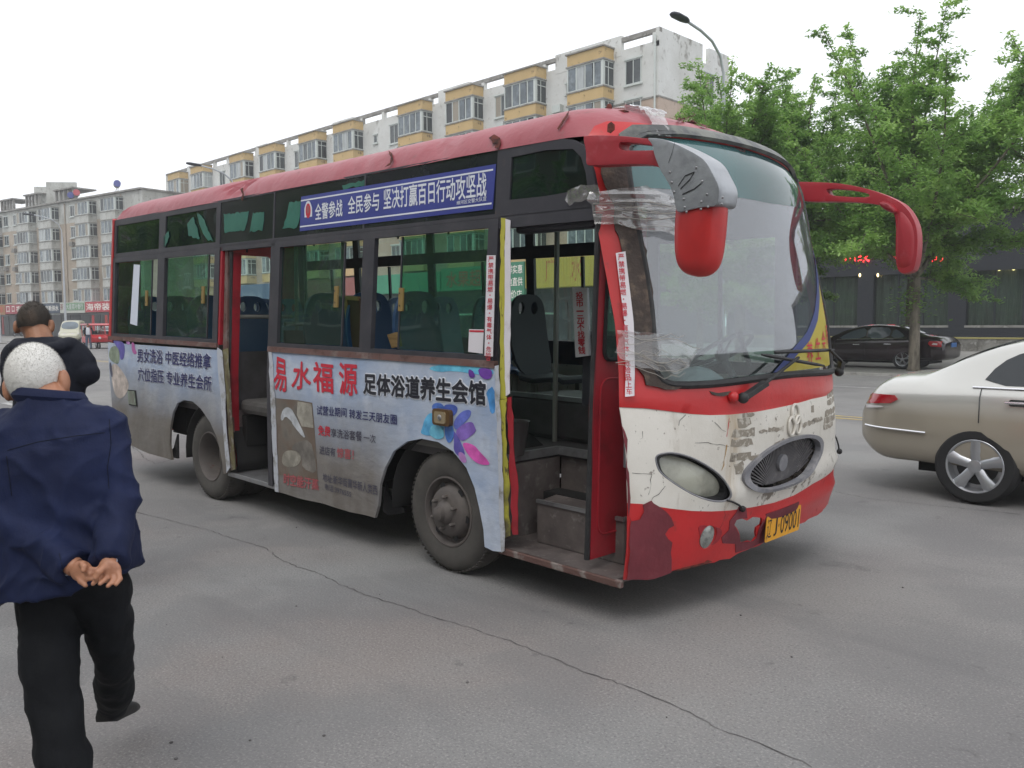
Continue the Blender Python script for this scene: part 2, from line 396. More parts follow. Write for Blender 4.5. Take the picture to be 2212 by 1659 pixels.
m_yel = mat('yellow_render', H('#c3a878'), .9, layers=[dict(col=H('#b39a6c'), scale=.6, lo=.4, hi=.65, amt=.6), dict(col=H('#6d5a42'), scale=2, lo=.63, hi=.68, amt=.8)], bump=(4, .01))
m_conc = mat('grey_concrete', H('#8f8d88'), .9, layers=[dict(col=H('#66635e'), scale=1.5, lo=.45, hi=.6, amt=.8), dict(col=H('#b4b3af'), scale=3, lo=.55, hi=.65, amt=.6)], bump=(6, .03))
m_wfr = mat('white_window_frame', H('#c2c8c4'), .5)
m_pane = mat('grey_window_glass', H('#6d7880'), .12, layers=[dict(col=H('#4a5358'), scale=.7, lo=.4, hi=.6, amt=.8), dict(col=H('#96a1a6'), scale=1.1, lo=.55, hi=.7, amt=.6)], spec=.6)
m_paned = mat('dark_window_glass', H('#3a4042'), .15, layers=[dict(col=H('#5b6364'), scale=1.2, lo=.5, hi=.65, amt=.7)], spec=.6)
m_shopd = mat('dark_shop_front', H('#2c2f31'), .3, layers=[dict(col=H('#4a4341'), scale=.6, lo=.45, hi=.6, amt=.7)])
def part_copies(proto, locs, parent, rename=None):
    out = []
    for i, l in enumerate(locs):
        o = proto if i == 0 else proto.copy()
        if i: 
            COL.objects.link(o)
            for ch in [c for c in proto.children]:
                c = ch.copy(); COL.objects.link(c); c.parent = o
        o.parent = parent; o.location = l; out.append(o)
    return out
def bay_proto(w_, spm, fd=1.2, h=1.75, sh=1.0, panes=4, side=True):
    """enclosed balcony: spandrel box with a glazed band above; origin at the lower left of the glazing on the wall"""
    b = G().box((0, -fd, -sh), (w_, .02, -.06)).build('balcony', spm)
    G().box((-.06, -fd-.06, -.10), (w_+.06, .02, .0)).build('balcony_sill', m_conc, b)
    g = G()
    for k in range(panes+1): x = .05+(w_-.1)*k/panes; g.box((x-.045, -fd, .0), (x+.045, -fd+.07, h))
    g.box((0, -fd, h-.08), (w_, -fd+.07, h)); g.box((0, -fd+.004, .0), (w_, -fd+.07, .08))
    g.box((w_-.07, -fd, 0), (w_, -.0, .08)).box((w_-.07, -fd, h-.08), (w_, .0, h)).box((w_-.07, -fd, h*.72), (w_-.002, .0, h*.72+.06)).box((w_-.07, -fd*.5-.03, 0), (w_-.004, -fd*.5+.03, h))
    g.box((0, -fd, 0), (.07, 0, .08)).box((0, -fd, h-.08), (.07, 0, h)); g.box((w_-.22, -fd-.004, 0), (w_+.004, -fd+.2, h))
    g.build('window_frame', m_wfr, b)
    for k in range(panes):
        x0 = .05+(w_-.3)*k/panes+.04; x1 = .05+(w_-.3)*(k+1)/panes-.02
        G().box((x0, -fd+.04, .06), (x1, -fd+.055, h-.06)).build('window_pane', m_pane, b)
    G().box((w_-.04, -fd+.2, .06), (w_-.03, -.02, h-.06)).build('side_pane', m_paned, b)
    G().box((.03, -fd+.2, .06), (.04, -.02, h-.06)).build('side_pane', m_paned, b)
    G().box((-.08, -fd-.08, h), (w_+.08, .02, h+.10)).build('balcony_lintel', m_conc, b)
    return b
def win_proto(w_, h, glassm=m_paned, n=2):
    f = G()
    f.box((0, -.05, 0), (w_, .0, .07)).box((0, -.05, h-.07), (w_, 0, h))
    for k in range(n+1): x = .03+(w_-.06)*k/n; f.box((x-.03, -.052, .0), (x+.03, .0, h))
    f.box((-.12, -.16, -.12), (w_+.12, .02, -.0)).box((-.1, -.12, h), (w_+.1, .02, h+.10))
    o = f.build('window', m_wfr)
    for k in range(n): G().box((.04+(w_-.06)*k/n, -.022, .05), ((w_-.06)*(k+1)/n, -.012, h-.05)).build('window_pane', glassm, o)
    return o
# ---- the long white and tan building across the street
LB = empty('apartment_building', 'long white and tan six-storey block with yellow balconies behind the bus', 'building', (-66.6, 45.6, 0))
LX0, LX1 = -106+66.6, -27.2+66.6
G().box((LX0, 0, 5.2), (LX1, 9, 16.9)).build('wall', m_tan, LB)['label'] = 'tan lower wall'
G().box((LX0, 0, 16.9), (LX1, 9, 20.25)).build('wall', m_ws, LB)['label'] = 'peeling white top storey'
G().box((LX0, .02, 0), (LX1, 8.9, 5.2)).build('wall', m_shopd, LB)
G().box((LX0-.03, -.05, 16.86), (LX1+.03, 9.05, 16.97)).build('string_course', m_conc, LB)
bays = [(-34.4, -31.1), (-40.9, -37.6), (-47.9, -44.3), (-54.4, -51.1), (-64.7, -61.3), (-71.0, -67.7), (-79.1, -75.2), (-85.9, -82.2), (-96.0, -92.7), (-102.6, -99.4)]
bp_ = bay_proto(3.35, m_yel)
bl_ = [(a+66.6, 0, 18.2-2.75*k) for a, b in bays for k in range(5)]
part_copies(bp_, bl_, LB)
yb = G().box((0, -1.2, 0), (3.35, .02, .82)).build('balcony_top', m_yel); G().box((-.1, -1.32, .82), (3.45, .02, .92)).build('top_coping', m_conc, yb)
part_copies(yb, [(a+66.6, 0, 20.02) for a, b in bays], LB)
wp_ = win_proto(1.35, 1.7)
wx = [-29.7, -42.8, -56.8, -73.4, -90.4]
part_copies(wp_, [(x+66.6-.3, 0, 18.1-2.75*k) for x in wx for k in range(5)], LB)
ws_ = win_proto(.55, .75, n=1)
part_copies(ws_, [(x+66.6, 0, 18.55-2.75*k) for x in (-35.5, -49.2, -59.6, -66.2, -80.8) for k in range(4)], LB)
# parapet: broken line of posts and a beam with openings
for i in range(24):
    x = LX0+.2+i*(LX1-LX0-.6)/23
    G().box((x-.16, .0, 20.25), (x+.16, .35, 21.22)).build('parapet_post', m_ws, LB)
G().box((LX0, .03, 21.2), (LX1, .33, 21.5)).build('parapet_beam', m_conc, LB)
for a, b in ((-36.6, -30.4), (-50.2, -46.2), (-66.5, -63.0), (-82.0, -79.5), (-99.5, -96.2)):
    G().box((a+66.6, -.02, 20.25), (b+66.6, .31, 21.55+.12*((a*7) % 1))).build('parapet_wall', m_ws, LB)
G().box((LX0, .02, 20.25), (LX1, .28, 20.62)).build('parapet_wall', m_ws, LB)
G().box((LX1-.3, .02, 20.25), (LX1-.002, 5.4, 21.52)).build('parapet_wall', m_ws, LB); G().box((LX1-.3, 6.3, 20.25), (LX1-.002, 9, 21.45)).build('parapet_wall', m_ws, LB)
G().tube([(LX1-.25, -.12, 21.0), (LX1-.25, -.12, 5.0)], .07, 8).build('drainpipe', m_wfr, LB)
sw_ = win_proto(1.3, 1.7); part_copies(sw_, [(LX1, 5.6, 17.9-2.75*k) for k in range(4)], LB)
for o in [c for c in LB.children if c.name.startswith('window') and abs(c.location.x-LX1) < .01]: o.rotation_euler.z = PI/2
# shops on its ground floor
def shop(parent, x0, x1, z0, z1, col, words=None, tcol='#e8e4dc', y=-1.4, label=None, tx=None, mt=None):
    m_ = mt or mat('shop_sign_face', H(col), .5, layers=[dict(col=tuple(c*.75 for c in H(col)), scale=1.2, lo=.5, hi=.7, amt=.4)])
    s_ = G().box((x0+.03, y, z0), (x1-.03, .02, z1)).build('shop_sign', m_, parent); 
    if label: s_['label'] = label
    if words:
        tm = mat('sign_letters', H(tcol), .5)
        for w_, a, b, c, d in words: text('sign_lettering', w_, [(x0+(x1-x0)*a, z0+(z1-z0)*c), (x0+(x1-x0)*b, z0+(z1-z0)*c), (x0+(x1-x0)*b, z0+(z1-z0)*d), (x0+(x1-x0)*a, z0+(z1-z0)*d)], lambda p, q, o_=0: (p, y-o_, q), tm, s_, .02, .02)
    return s_
W0 = 66.6
shop(LB, -41.2+W0, -38.6+W0, 3.3, 6.3, '#2f7a5c', [('新鲜实惠', .08, .92, .70, .92), ('产地直供', .08, .92, .38, .60), ('特价店', .2, .9, .06, .27)], label='green shop sign with three lines of white characters')
ys = shop(LB, -38.5+W0, -31.0+W0, 4.2, 6.9, '#b4a84a', [('广', .28, .42, .15, .85), ('水', .62, .76, .15, .85)], '#a33b2c', label='yellow corrugated shop sign with red characters')
for k in range(50): 
    x = -38.45+W0+k*.15; G().box((x, -1.435, 4.22), (x+.06, -1.402, 6.88)).build('corrugation', ys.data.materials[0], ys)
shop(LB, -48.5+W0, -41.3+W0, 4.3, 6.2, '#3c9070', [('水果超市', .1, .9, .15, .85)], '#c65a50')
shop(LB, -60+W0, -48.6+W0, 4.3, 6.0, '#4a9a7c', [('面', .1, .2, .15, .85)], '#c65a50'); shop(LB, -30.9+W0, -27.4+W0, 4.2, 6.0, '#2f6a58', [('及宣传', .1, .9, .2, .8)])
shop(LB, -75+W0, -60.2+W0, 4.3, 6.0, '#8a4a40'); shop(LB, -90+W0, -75.2+W0, 4.3, 6.0, '#3a5a7c'); shop(LB, -106+W0, -90.2+W0, 4.3, 6.0, '#8a7a50')
sf = G().box((0, -.05, .2), (2.2, .0, 3.1)).build('shop_window', m_paned)
part_copies(sf, [(LX0+.8+k*2.6, 0, 0) for k in range(30)], LB)
G().box((-47+W0, -3.0, 2.2), (-36+W0, -.3, 2.32)).build('awning', mat('striped_awning', H('#8fb5a0'), .8, layers=[dict(col=H('#dfe6e0'), scale=1.5, lo=.45, hi=.55, amt=.9, stretch=(3, .01, .01))]), LB)
# ---- the block at the far left, at an angle
LB2 = empty('apartment_building', 'stained grey and tan block over a row of shops at the far left', 'building', (-97.3, 38.6, 0), math.atan2(.15932, .98723))
G().box((-70, 0, 4.4), (.5, 11, 14.95)).build('wall', m_tan2, LB2); G().box((-70, 0, 14.95), (.5, 11, 17.75)).build('wall', m_white2, LB2)['label'] = 'stained pale top storey'
G().box((-70, .02, 0), (.5, 10.9, 4.4)).build('wall', m_shopd, LB2); G().box((-70.1, -.35, 17.75), (.7, 11.1, 17.95)).build('roof_edge', m_conc, LB2)
b2 = bay_proto(3.35, m_white2, 1.1, 1.6, 1.15)
part_copies(b2, [(s, 0, 4.56+2.75*k) for s in (-28.9, -22.7, -13.2, -7.0, -39.0-.0, -45.4, -54.8, -61) for k in range(5)], LB2)
w2 = win_proto(1.3, 1.4); part_copies(w2, [(s, 0, 4.75+2.75*k) for s in (-32.1, -16.3, -49, -35) for k in range(5)], LB2)
ac = G().box((0, -.45, 0), (.8, -.02, .55)).build('air_conditioner', m_conc); part_copies(ac, [(-32.2, 0, 9.3), (-32.2, 0, 11.9), (-16.2, 0, 11.9), (-14.4, 0, 14.3), (-34.9, 0, 9.4)], LB2)
for s in (-14.1, -29.5, -4.0, -17.6): G().tube([(s, -.1, 17.6), (s, -.1, 4.5)], .07, 6).build('drainpipe', m_tan2, LB2)
for s0, s1, zt in ((-36, -32.3, 19.6), (-28.5, -24.8, 19.7), (-20.2, -15.8, 19.6)):
    p_ = G().box((s0-.3, -.1, zt-.18), (s1+.3, 3.2, zt)).build('roof_pergola', m_conc, LB2)
    for k in range(5): x = s0+(s1-s0)*k/4; G().box((x-.12, .1, 17.95), (x+.12, .4, zt-.18)).build('pergola_post', m_conc, p_)
for s0, s1, zt in ((-26.0, -25.7, 20.6), (-22.6, -22.3, 20.9)): G().prism([(s0, .1), (s0+2.9, 2.5), (s0+2.9, 2.8), (s0, .4)], 17.95, zt).build('roof_wall', m_white2, LB2)
for s, c_, zt in ((-16.6, '#4a5296', 18.5), (-15.1, '#b24a54', 18.7), (-5.4, '#4a5296', 18.9)):
    t_ = G().tube([(s-.2, .4, zt), (s+.9, -.18, zt)], .40, 18).build('solar_tank', m_conc, LB2)
    G().tube([(s+.9, -.18, zt), (s+.96, -.212, zt)], .41, 18).build('tank_end', mat('tank_end', H(c_), .4), t_)
    G().bar((s-.3, .2, 17.9), (s-.1, .4, zt-.2), .06, .06).bar((s+.3, .2, 17.9), (s+.1, .4, zt-.2), .06, .06).build('tank_frame', m_conc, t_)
shop(LB2, -47, -37.6, 3.2, 4.45, '#7a5a3a'); shop(LB2, -37.5, -32.8, 3.1, 4.5, '#96683a', [('四季', .45, .9, .2, .8)], '#b8402a')
shop(LB2, -32.7, -23.4, 3.2, 4.45, '#9c2a3a', [('口', .04, .14, .2, .85), ('口', .22, .3, .2, .85), ('福来牛肉', .36, .8, .15, .85), ('面', .86, .96, .15, .85)])
shop(LB2, -23.3, -17.4, 3.2, 4.45, '#27384c', [('阜新供水', .36, .96, .22, .78)])
_s = shop(LB2, -17.3, -11.0, 3.15, 4.5, '#b9bdb4', [('茶', .02, .14, .3, .9)], '#7a3a3a')
_g = G().box((-15.6, -1.45, 3.5), (-11.2, -1.402, 4.4)).build('sign_panel', mat('green_sign_panel', H('#5f8c62'), .5), _s)
text('sign_lettering', '大星茗叶香行', [(-15.5, 3.6), (-11.3, 3.6), (-11.3, 4.3), (-15.5, 4.3)], lambda p, q, o_=0: (p, -1.45-o_, q), m_whiteink if 'm_whiteink' in globals() else m_wfr, _s, .02, .03)
shop(LB2, -10.9, -3.0, 3.2, 4.5, '#b02434', [('海帝装饰', .03, .97, .15, .85)]); shop(LB2, -2.9, .5, 3.2, 4.4, '#3a4a68')
_e = G().lathe([(.36, 0), (.36, .03), (.28, .03), (.28, 0)], 'y', (-22.3, -1.45, 3.83), 20).build('sign_emblem', m_wfr, LB2)
m_shopg = mat('dark_shop_glass', H('#23282a'), .35, spec=.25, layers=[dict(col=H('#454b4a'), scale=.8, lo=.5, hi=.65, amt=.6)])
sf2 = G().box((0, -.04, .15), (2.1, .0, 2.9)).build('shop_window', m_shopg); part_copies(sf2, [(-47+k*2.5, 0, 0) for k in range(19)], LB2)
for s, c_ in ((-9.6, '#a32a2a'), (-34.2, '#7a2f2c'), (-6.5, '#a8382e')): G().box((s, -1.3, .3), (s+.5, -1.22, 2.8)).build('red_banner', mat('red_cloth', H(c_), .7), LB2)
G().box((-22, -2.1, 3.0), (-17.5, -1.3, 3.06)).build('shop_canopy', m_wfr, LB2)
# ---- dark restaurant on the right
RS = empty('restaurant', 'low dark navy brick restaurant with tall curtained windows behind the trees', 'building', (0, 46.0, 0))
m_navyb = mat('navy_brick', H('#20242b'), .7, layers=[dict(col=H('#1c2029'), scale=2, lo=.4, hi=.6, amt=.6, stretch=(1, 1, 6))], bump=(5, .02, (1, 1, 10)))
m_dkin = mat('dark_room', H('#15171a'), .9)
m_curt = mat('grey_green_curtain', H('#5a6259'), .8, layers=[dict(col=H('#3c423c'), scale=6, lo=.4, hi=.6, amt=.8, stretch=(4, 1, .15)), dict(col=H('#808a82'), scale=11, lo=.58, hi=.66, amt=.8, stretch=(5, 1, .1))])
m_rgl = glass('restaurant_glass', (.8, .86, .83), .0, .02, .03, (.2, .22, .2))
wxs = [wpl(q, 640, 1, 46.0)[0] for q in (1700, 1853, 1887, 2049, 2088, 2275)]
zs_, zt_ = wpl(1950, 703, 1, 46.0)[2], wpl(1950, 592, 1, 46.0)[2]
RX0, RX1 = -22.0, 22.0
ops = [(wxs[0], wxs[1]), (wxs[2], wxs[3]), (wxs[4], wxs[5]), (wxs[5]+1.6, wxs[5]+7), (wxs[5]+8.6, wxs[5]+14)]
patch('wall', rect(RX0, .1, RX1, 7.3) if 'rect' in globals() else [(RX0, .1), (RX1, .1), (RX1, 7.3), (RX0, 7.3)], lambda a, b, o_=0: (a, .3-o_, b), m_navyb, RS, [[(a, zs_), (b, zs_), (b, zt_), (a, zt_)] for a, b in ops if b < RX1], step=1.0, thick=.35, smooth=False)
G().box((RX0, .35, .1), (RX0+.3, 12, 7.3)).box((RX1-.3, .35, .1), (RX1, 12, 7.3)).box((RX0, 11.7, .1), (RX1, 12, 7.3)).box((RX0, .3, 7.3), (RX1, 12, 7.5)).build('side_walls', m_navyb, RS)
G().box((RX0-.2, -.35, 7.25), (RX1+.2, .1, 7.6)).build('cornice', m_conc, RS); G().box((RX0, 1.6, .1), (RX1, 1.7, 7.3)).build('inner_wall', m_dkin, RS)
for a, b in ops:
    if b > RX1: continue
    win = G().box((a, .14, zs_), (b, .16, zt_)).build('window', m_rgl, RS)
    V = []; F = []; n = int((b-a)/.12)
    for k in range(n+1):
        x = a+(b-a)*k/n; y = .45+.07*math.sin(k*1.3)+.03*math.sin(k*.37); V += [(x, y, zs_-.1), (x, y, zt_+.1)]
        if k: F.append((2*k-2, 2*k, 2*k+1, 2*k-1))
    mesh('curtain', V, F, m_curt, win, True)
    G().box((a-.05, -.08, zs_-.12), (b+.05, .12, zs_)).build('window_sill', m_conc, win)
    for k in range(1, 3): x = a+(b-a)*k/3; G().box((x-.04, .10, zs_), (x+.04, .18, zt_)).build('mullion', m_navyb, win)
m_neon = mat('red_neon', (.8, .02, .02), .5, emit=((1, .03, .04), 4.5)); m_bulb = mat('warm_bulb', (1, .8, .4), .5, emit=((1, .78, .35), 3.0))
for ch, (x0, x1, y0, y1) in (('川', (1821, 1847, 566, 542)), ('菜', (1851, 1878, 568, 524)), ('心', (1925, 1955, 568, 529)), ('府', (2010, 2040, 566, 526))):
    p0 = wpl(x0, y0, 1, 45.7); p1 = wpl(x1, y1, 1, 45.7)
    V, F = glyphs(ch, .015); lo = V.min(0); hi = V.max(0)
    P = [(p0[0]+(p1[0]-p0[0])*(u-lo[0])/(hi[0]-lo[0]), -.2, p0[2]+(p1[2]-p0[2])*(v-lo[1])/(hi[1]-lo[1])) for u, v in V]
    mesh('neon_letter', P, F, m_neon, RS)
for px, py in ((1853, 594), (1892, 594)): p = wpl(px, py, 1, 45.6); G().ball((p[0], -.12, p[2]), (.06, .06, .11), 8, 6).build('wall_lamp', m_bulb, RS)
for px, py in ((2150, 580), (2160, 581), (2180, 579), (2191, 580)): p = wpl(px, py, 1, 46.4); G().ball((p[0], .28, p[2]), .10, 8, 6).build('ceiling_lamp', m_bulb, RS)
tw = empty('terrace_wall', 'low stained concrete wall with a pale yellow coping in front of the restaurant', 'wall', (0, 42.6, .03))
m_ycap = mat('yellow_coping', H('#a39a62'), .8)
x = -20.0
while x < 20: G().box((x, 0, 0), (x+1.98, .25, .62)).build('wall_panel', m_conc, tw); x += 2.0
G().box((-20.1, -.04, .62), (20.1, .29, .70)).build('coping', m_ycap, tw)
# ================================================================ STREET LAMPS
m_lamp = mat('lamp_pole_white', H('#b9bdc2'), .5, .3); m_head = mat('lamp_head_grey', H('#3b3c44'), .5)
def lamp_(x, label, first=None):
    if first: 
        r_ = copy_tree(first); r_.location.x = x; r_['label'] = label; return r_
    r_ = empty('street_lamp', label, 'street lamp', (x, 21.6, .03), group='street lamps along the far kerb')
    G().tube([(0, 0, 0), (0, 0, 5), (0, 0, 9.1)], [.11, .09, .06], 10).build('pole', m_lamp, r_, True)
    P = [(0, 0, 9.0), (0, -.03, 9.6), (0, -.25, 10.1), (0, -.75, 10.45), (0, -1.4, 10.62), (0, -2.2, 10.72)]
    G().tube(P, .045, 8).build('arm', m_lamp, r_, True)
    rg = []
    for t, w2_, h2 in ((0, .05, .04), (.08, .10, .07), (.25, .16, .08), (.7, .17, .08), (.85, .12, .06), (.9, .04, .03)):
        y = -2.1-t; z = 10.72+t*.04; rg.append([(w2_*math.cos(a)*1., y, z+h2*math.sin(a)) for a in [2*PI*k/12 for k in range(12)]])
    fixn(G().loft(rg).build('lamp_head', m_head, r_, True))
    G().box((-.16, -.16, 0), (.16, .16, .35)).build('base', m_lamp, r_, bevel=.02)
    return r_
l0 = lamp_(-7.8, 'nearest street lamp, its head over the trees'); lamp_(-40.8, 'middle street lamp, its arm just over the bus roof', l0); lamp_(-71.6, 'farthest street lamp, full pole in front of the far left block', l0)
# ================================================================ TREES
m_bark = mat('grey_brown_bark', H('#857d70'), .9, layers=[dict(col=H('#4c463e'), scale=6, lo=.42, hi=.6, amt=.8, stretch=(1, 1, .25))], bump=(14, .02, (1, 1, .3)))
def leafmat(name, c1, c2, c3):
    m = bpy.data.materials.new(name); m.use_nodes = True; n = m.node_tree.nodes; L = m.node_tree.links; n.clear()
    out = n.new('ShaderNodeOutputMaterial'); d = n.new('ShaderNodeBsdfDiffuse'); t = n.new('ShaderNodeBsdfTranslucent'); gl = n.new('ShaderNodeBsdfGlossy'); gl.inputs['Roughness'].default_value = .45
    tc = n.new('ShaderNodeTexCoord'); no = n.new('ShaderNodeTexNoise'); no.inputs['Scale'].default_value = .9; no.inputs['Detail'].default_value = 5; L.new(tc.outputs['Object'], no.inputs['Vector'])
    cr = n.new('ShaderNodeValToRGB'); L.new(no.outputs[0], cr.inputs[0]); e = cr.color_ramp.elements
    e[0].position = .35; e[0].color = tuple(c1)+(1,); e[1].position = .68; e[1].color = tuple(c3)+(1,); q = e.new(.5); q.color = tuple(c2)+(1,)
    L.new(cr.outputs[0], d.inputs[0]); L.new(cr.outputs[0], t.inputs[0])
    m1 = n.new('ShaderNodeMixShader'); m1.inputs[0].default_value = .5; L.new(d.outputs[0], m1.inputs[1]); L.new(t.outputs[0], m1.inputs[2])
    m2 = n.new('ShaderNodeMixShader'); m2.inputs[0].default_value = .05; L.new(m1.outputs[0], m2.inputs[1]); L.new(gl.outputs[0], m2.inputs[2]); L.new(m2.outputs[0], out.inputs['Surface'])
    return m
m_leaf = leafmat('maple_leaves', (.17, .31, .08), (.28, .47, .12), (.41, .60, .17))
def tree_mesh(seed, H_=11.0, spread=3.6, nlimb=9, trunk=2.6, leaves=1.0, lean=(0, 0), low=True):
    rs = random.Random(seed); nr = np.random.RandomState(seed); g = G(); gt = G(); shoots = []
    top = Vector((lean[0], lean[1], trunk))
    g.tube([(0, 0, -.05), (.01, .0, .15), (lean[0]*.4, lean[1]*.4, trunk*.5), tuple(top)], [.23, .17, .15, .13], 12)
    gt.add(g.V, g.F)
    def limb(p, d, ln, r0, curve_up, nseg=7):
        P = [Vector(p)]; d = Vector(d).normalized(); st = ln/nseg
        for k in range(nseg):
            d = (d+Vector((rs.uniform(-.09, .09), rs.uniform(-.09, .09), curve_up))).normalized(); P.append(P[-1]+d*st)
        gt.tube(P, [r0*(1-.85*k/nseg) for k in range(nseg+1)], 5, False); return P
    lead = limb(top, (0.05, .03, 1), (H_-trunk)*.92, .10, .02, 9)
    mains = [lead]
    for i in range(nlimb):
        a = 2*PI*(i*.382+rs.uniform(-.05, .05)); tl = rs.uniform(.35, .95)
        k = rs.randint(0, 4); p = lead[k]
        hd = spread/3.6*rs.uniform(.35, 1.0); ln = (H_-p.z)*rs.uniform(.6, .98)
        mains.append(limb(p, (math.cos(a)*hd*(1.35-.15*k), math.sin(a)*hd*(1.35-.15*k), tl+.25), ln, .07-.006*k, .07))
    if low:
        for i in range(9):
            a = 2*PI*i/9+rs.uniform(-.3, .3); p = lead[rs.randint(0, 2)]
            mains.append(limb(p, (math.cos(a), math.sin(a), rs.uniform(-.05, .25)), spread*rs.uniform(.7, 1.05), .045, -.03))
    for mi_, P in enumerate(mains):
        n = len(P)
        for k in range(1, n-1):
            fr = k/(n-1)
            for _ in range(rs.choice((4, 5, 6)) if fr < .75 else 3):
                q = P[k].lerp(P[k+1], rs.random()); a = rs.uniform(0, 2*PI); out = (q-Vector((0, 0, q.z))).normalized() if q.xy.length > .3 else Vector((math.cos(a), math.sin(a), 0))
                d = (out*rs.uniform(.1, .8)+Vector((math.cos(a), math.sin(a), 0))*.8+Vector((0, 0, rs.uniform(-.15, .75)))).normalized()
                ln = rs.uniform(.5, 1.7)*(1.15-.75*fr)
                e = q+d*ln*.55+Vector((0, 0, .0)); f = q+d*ln+Vector((0, 0, -.12*ln)); gt.tube([q, e, f], [.014, .010, .004], 3, False)
                shoots.append((q, e, f, 1.0 if fr < .7 else .5))
        shoots.append((P[-3], P[-2], P[-1], .55))
    # leaves: small folded blades in sprays round the shoots
    LV = []
    for q, e, f, dn in shoots:
        ln = (f-q).length; k = int(ln*175*dn*leaves)+6
        t = nr.uniform(.1, 1.05, k); q_, e_, f_ = (np.array(v) for v in (q, e, f))
        pos = np.where(t[:, None] < .5, q_+(e_-q_)*(t[:, None]*2), e_+(f_-e_)*((t[:, None]-.5)*2))
        pos = pos+nr.normal(0, 1, (k, 3))*np.array((.14, .14, .10))*(1 if dn > .8 else .55); LV.append(pos)
    C = np.concatenate(LV); n = len(C)
    th = nr.uniform(0, 2*PI, n); dr = nr.uniform(-.9, .25, n); sz = nr.uniform(.05, .10, n)
    ax = np.stack([np.cos(th)*np.cos(dr), np.sin(th)*np.cos(dr), np.sin(dr)], 1)*sz[:, None]
    bx = np.stack([-np.sin(th), np.cos(th), nr.uniform(-.5, .5, n)], 1); bx = bx/np.linalg.norm(bx, axis=1)[:, None]*sz[:, None]*.48
    V = np.stack([C-ax*.9, C+bx-ax*.1, C+ax, C-bx-ax*.1], 1).reshape(-1, 3)
    me = bpy.data.meshes.new('crown'); me.vertices.add(4*n); me.vertices.foreach_set('co', V.ravel()); me.loops.add(4*n); me.loops.foreach_set('vertex_index', np.arange(4*n, dtype=np.int32))
    me.polygons.add(n); me.polygons.foreach_set('loop_start', np.arange(0, 4*n, 4, dtype=np.int32)); me.polygons.foreach_set('loop_total', np.full(n, 4, np.int32)); me.update(); me.validate()
    me.materials.append(m_leaf)
    tm = bpy.data.meshes.new('trunk'); tm.from_pydata(gt.V, [], gt.F); tm.update(); tm.materials.append(m_bark); tm.shade_smooth()
    print('tree leaves', n)
    return tm, me
def tree(tm, cm, x, y, rz, sc, label, group='trees along the far pavement'):
    t = empty('street_tree', label, 'tree', (x, y, .03 if y > 0 else 0), rz, group); t.scale = (sc, sc, sc)
    a = bpy.data.objects.new('trunk', tm); b = bpy.data.objects.new('crown', cm)
    for o in (a, b): COL.objects.link(o); o.parent = t
    return t
TA = tree_mesh(3, 11.6, 4.6, 17, 2.9, 1.0); TB = tree_mesh(8, 11.4, 3.6, 15, 2.4, 1.1); TC = tree_mesh(21, 10.6, 3.9, 14, 2.9, 1.1, low=False)
t0 = tree(*TA, -2.4, 23.8, .5, .98, 'nearest tree, its bare trunk in front of the black car')
G().ball((0, 0, 0), .01, 4, 3)
tree(*TB, -7.35, 22.0, 1.1, .90, 'bushy tree at the left end of the row, hiding the pole of the nearest lamp')
tree(*TB, -9.9, 26.6, 4.1, 1.0, 'tree behind the nearest lamp, left of the set-back trees')
tree(*TC, -7.2, 27.0, 2.5, 1.04, 'second tree, between the lamp and the one by the black car')
tree(*TC, 3.2, 25.6, 4.0, 1.05, 'tree at the right edge of the photo behind the champagne car')
tree(*TC, -4.6, 29.5, 1.9, 1.0, 'tree set back behind the nearest one, filling the gap to its left')
tree(*TA, -13.6, 29.5, 5.2, .92, 'tree farthest back, showing between the block and the bus roof')
# small leafy sprouts low on the nearest trunk
nr = np.random.RandomState(2); C = np.array((-.05, -.15, 2.15))+nr.normal(0, 1, (260, 3))*np.array((.33, .25, .30)); V = []; F = []
for i, c_ in enumerate(C):
    a = nr.uniform(0, 6.28); s_ = nr.uniform(.05, .09); u1 = np.array((math.cos(a), math.sin(a), nr.uniform(-.6, .1)))*s_; v1 = np.array((-math.sin(a), math.cos(a), nr.uniform(-.4, .4)))*s_*.55
    V += [tuple(c_-u1), tuple(c_+v1), tuple(c_+u1), tuple(c_-v1)]; F.append((4*i, 4*i+1, 4*i+2, 4*i+3))
mesh('trunk_sprouts', V, F, m_leaf, t0)['kind'] = 'stuff'
# the near side of the street, seen only as reflections in the bus glass
tree(*TB, -3.5, -16.5, .3, 1.0, 'tree on the near side of the street mirrored in the rear bus windows', 'trees on the near side')
tree(*TA, 5.5, -17.5, 2.3, .9, 'tree on the near side of the street mirrored in the banner glass', 'trees on the near side')
tree(*TC, 15.0, -16.0, 1.3, 1.0, 'tree on the near side of the street mirrored in the windshield', 'trees on the near side')
tree(*TA, -16.0, -17.0, 4.3, 1.0, 'tree on the near side of the street mirrored in the rear side panes', 'trees on the near side')
tree(*TC, -29.0, -17.5, 5.3, 1.1, 'farther tree on the near side of the street, faint in the rear panes', 'trees on the near side')
tree(*TB, -43.0, -17.0, .9, 1.1, 'farthest tree on the near side of the street', 'trees on the near side')
NB = empty('apartment_building', 'brown rendered block on the near side, seen only mirrored in the bus windows', 'building', (-40, -30, 0), PI)
G().box((-75, 0, 0), (100, 12, 19)).build('wall', mat('brown_wall', H('#6f6258'), .9), NB)
nw = win_proto(1.8, 1.6); part_copies(nw, [(-73+4.2*i, 0, 4.5+3*k) for i in range(40) for k in range(4)], NB)

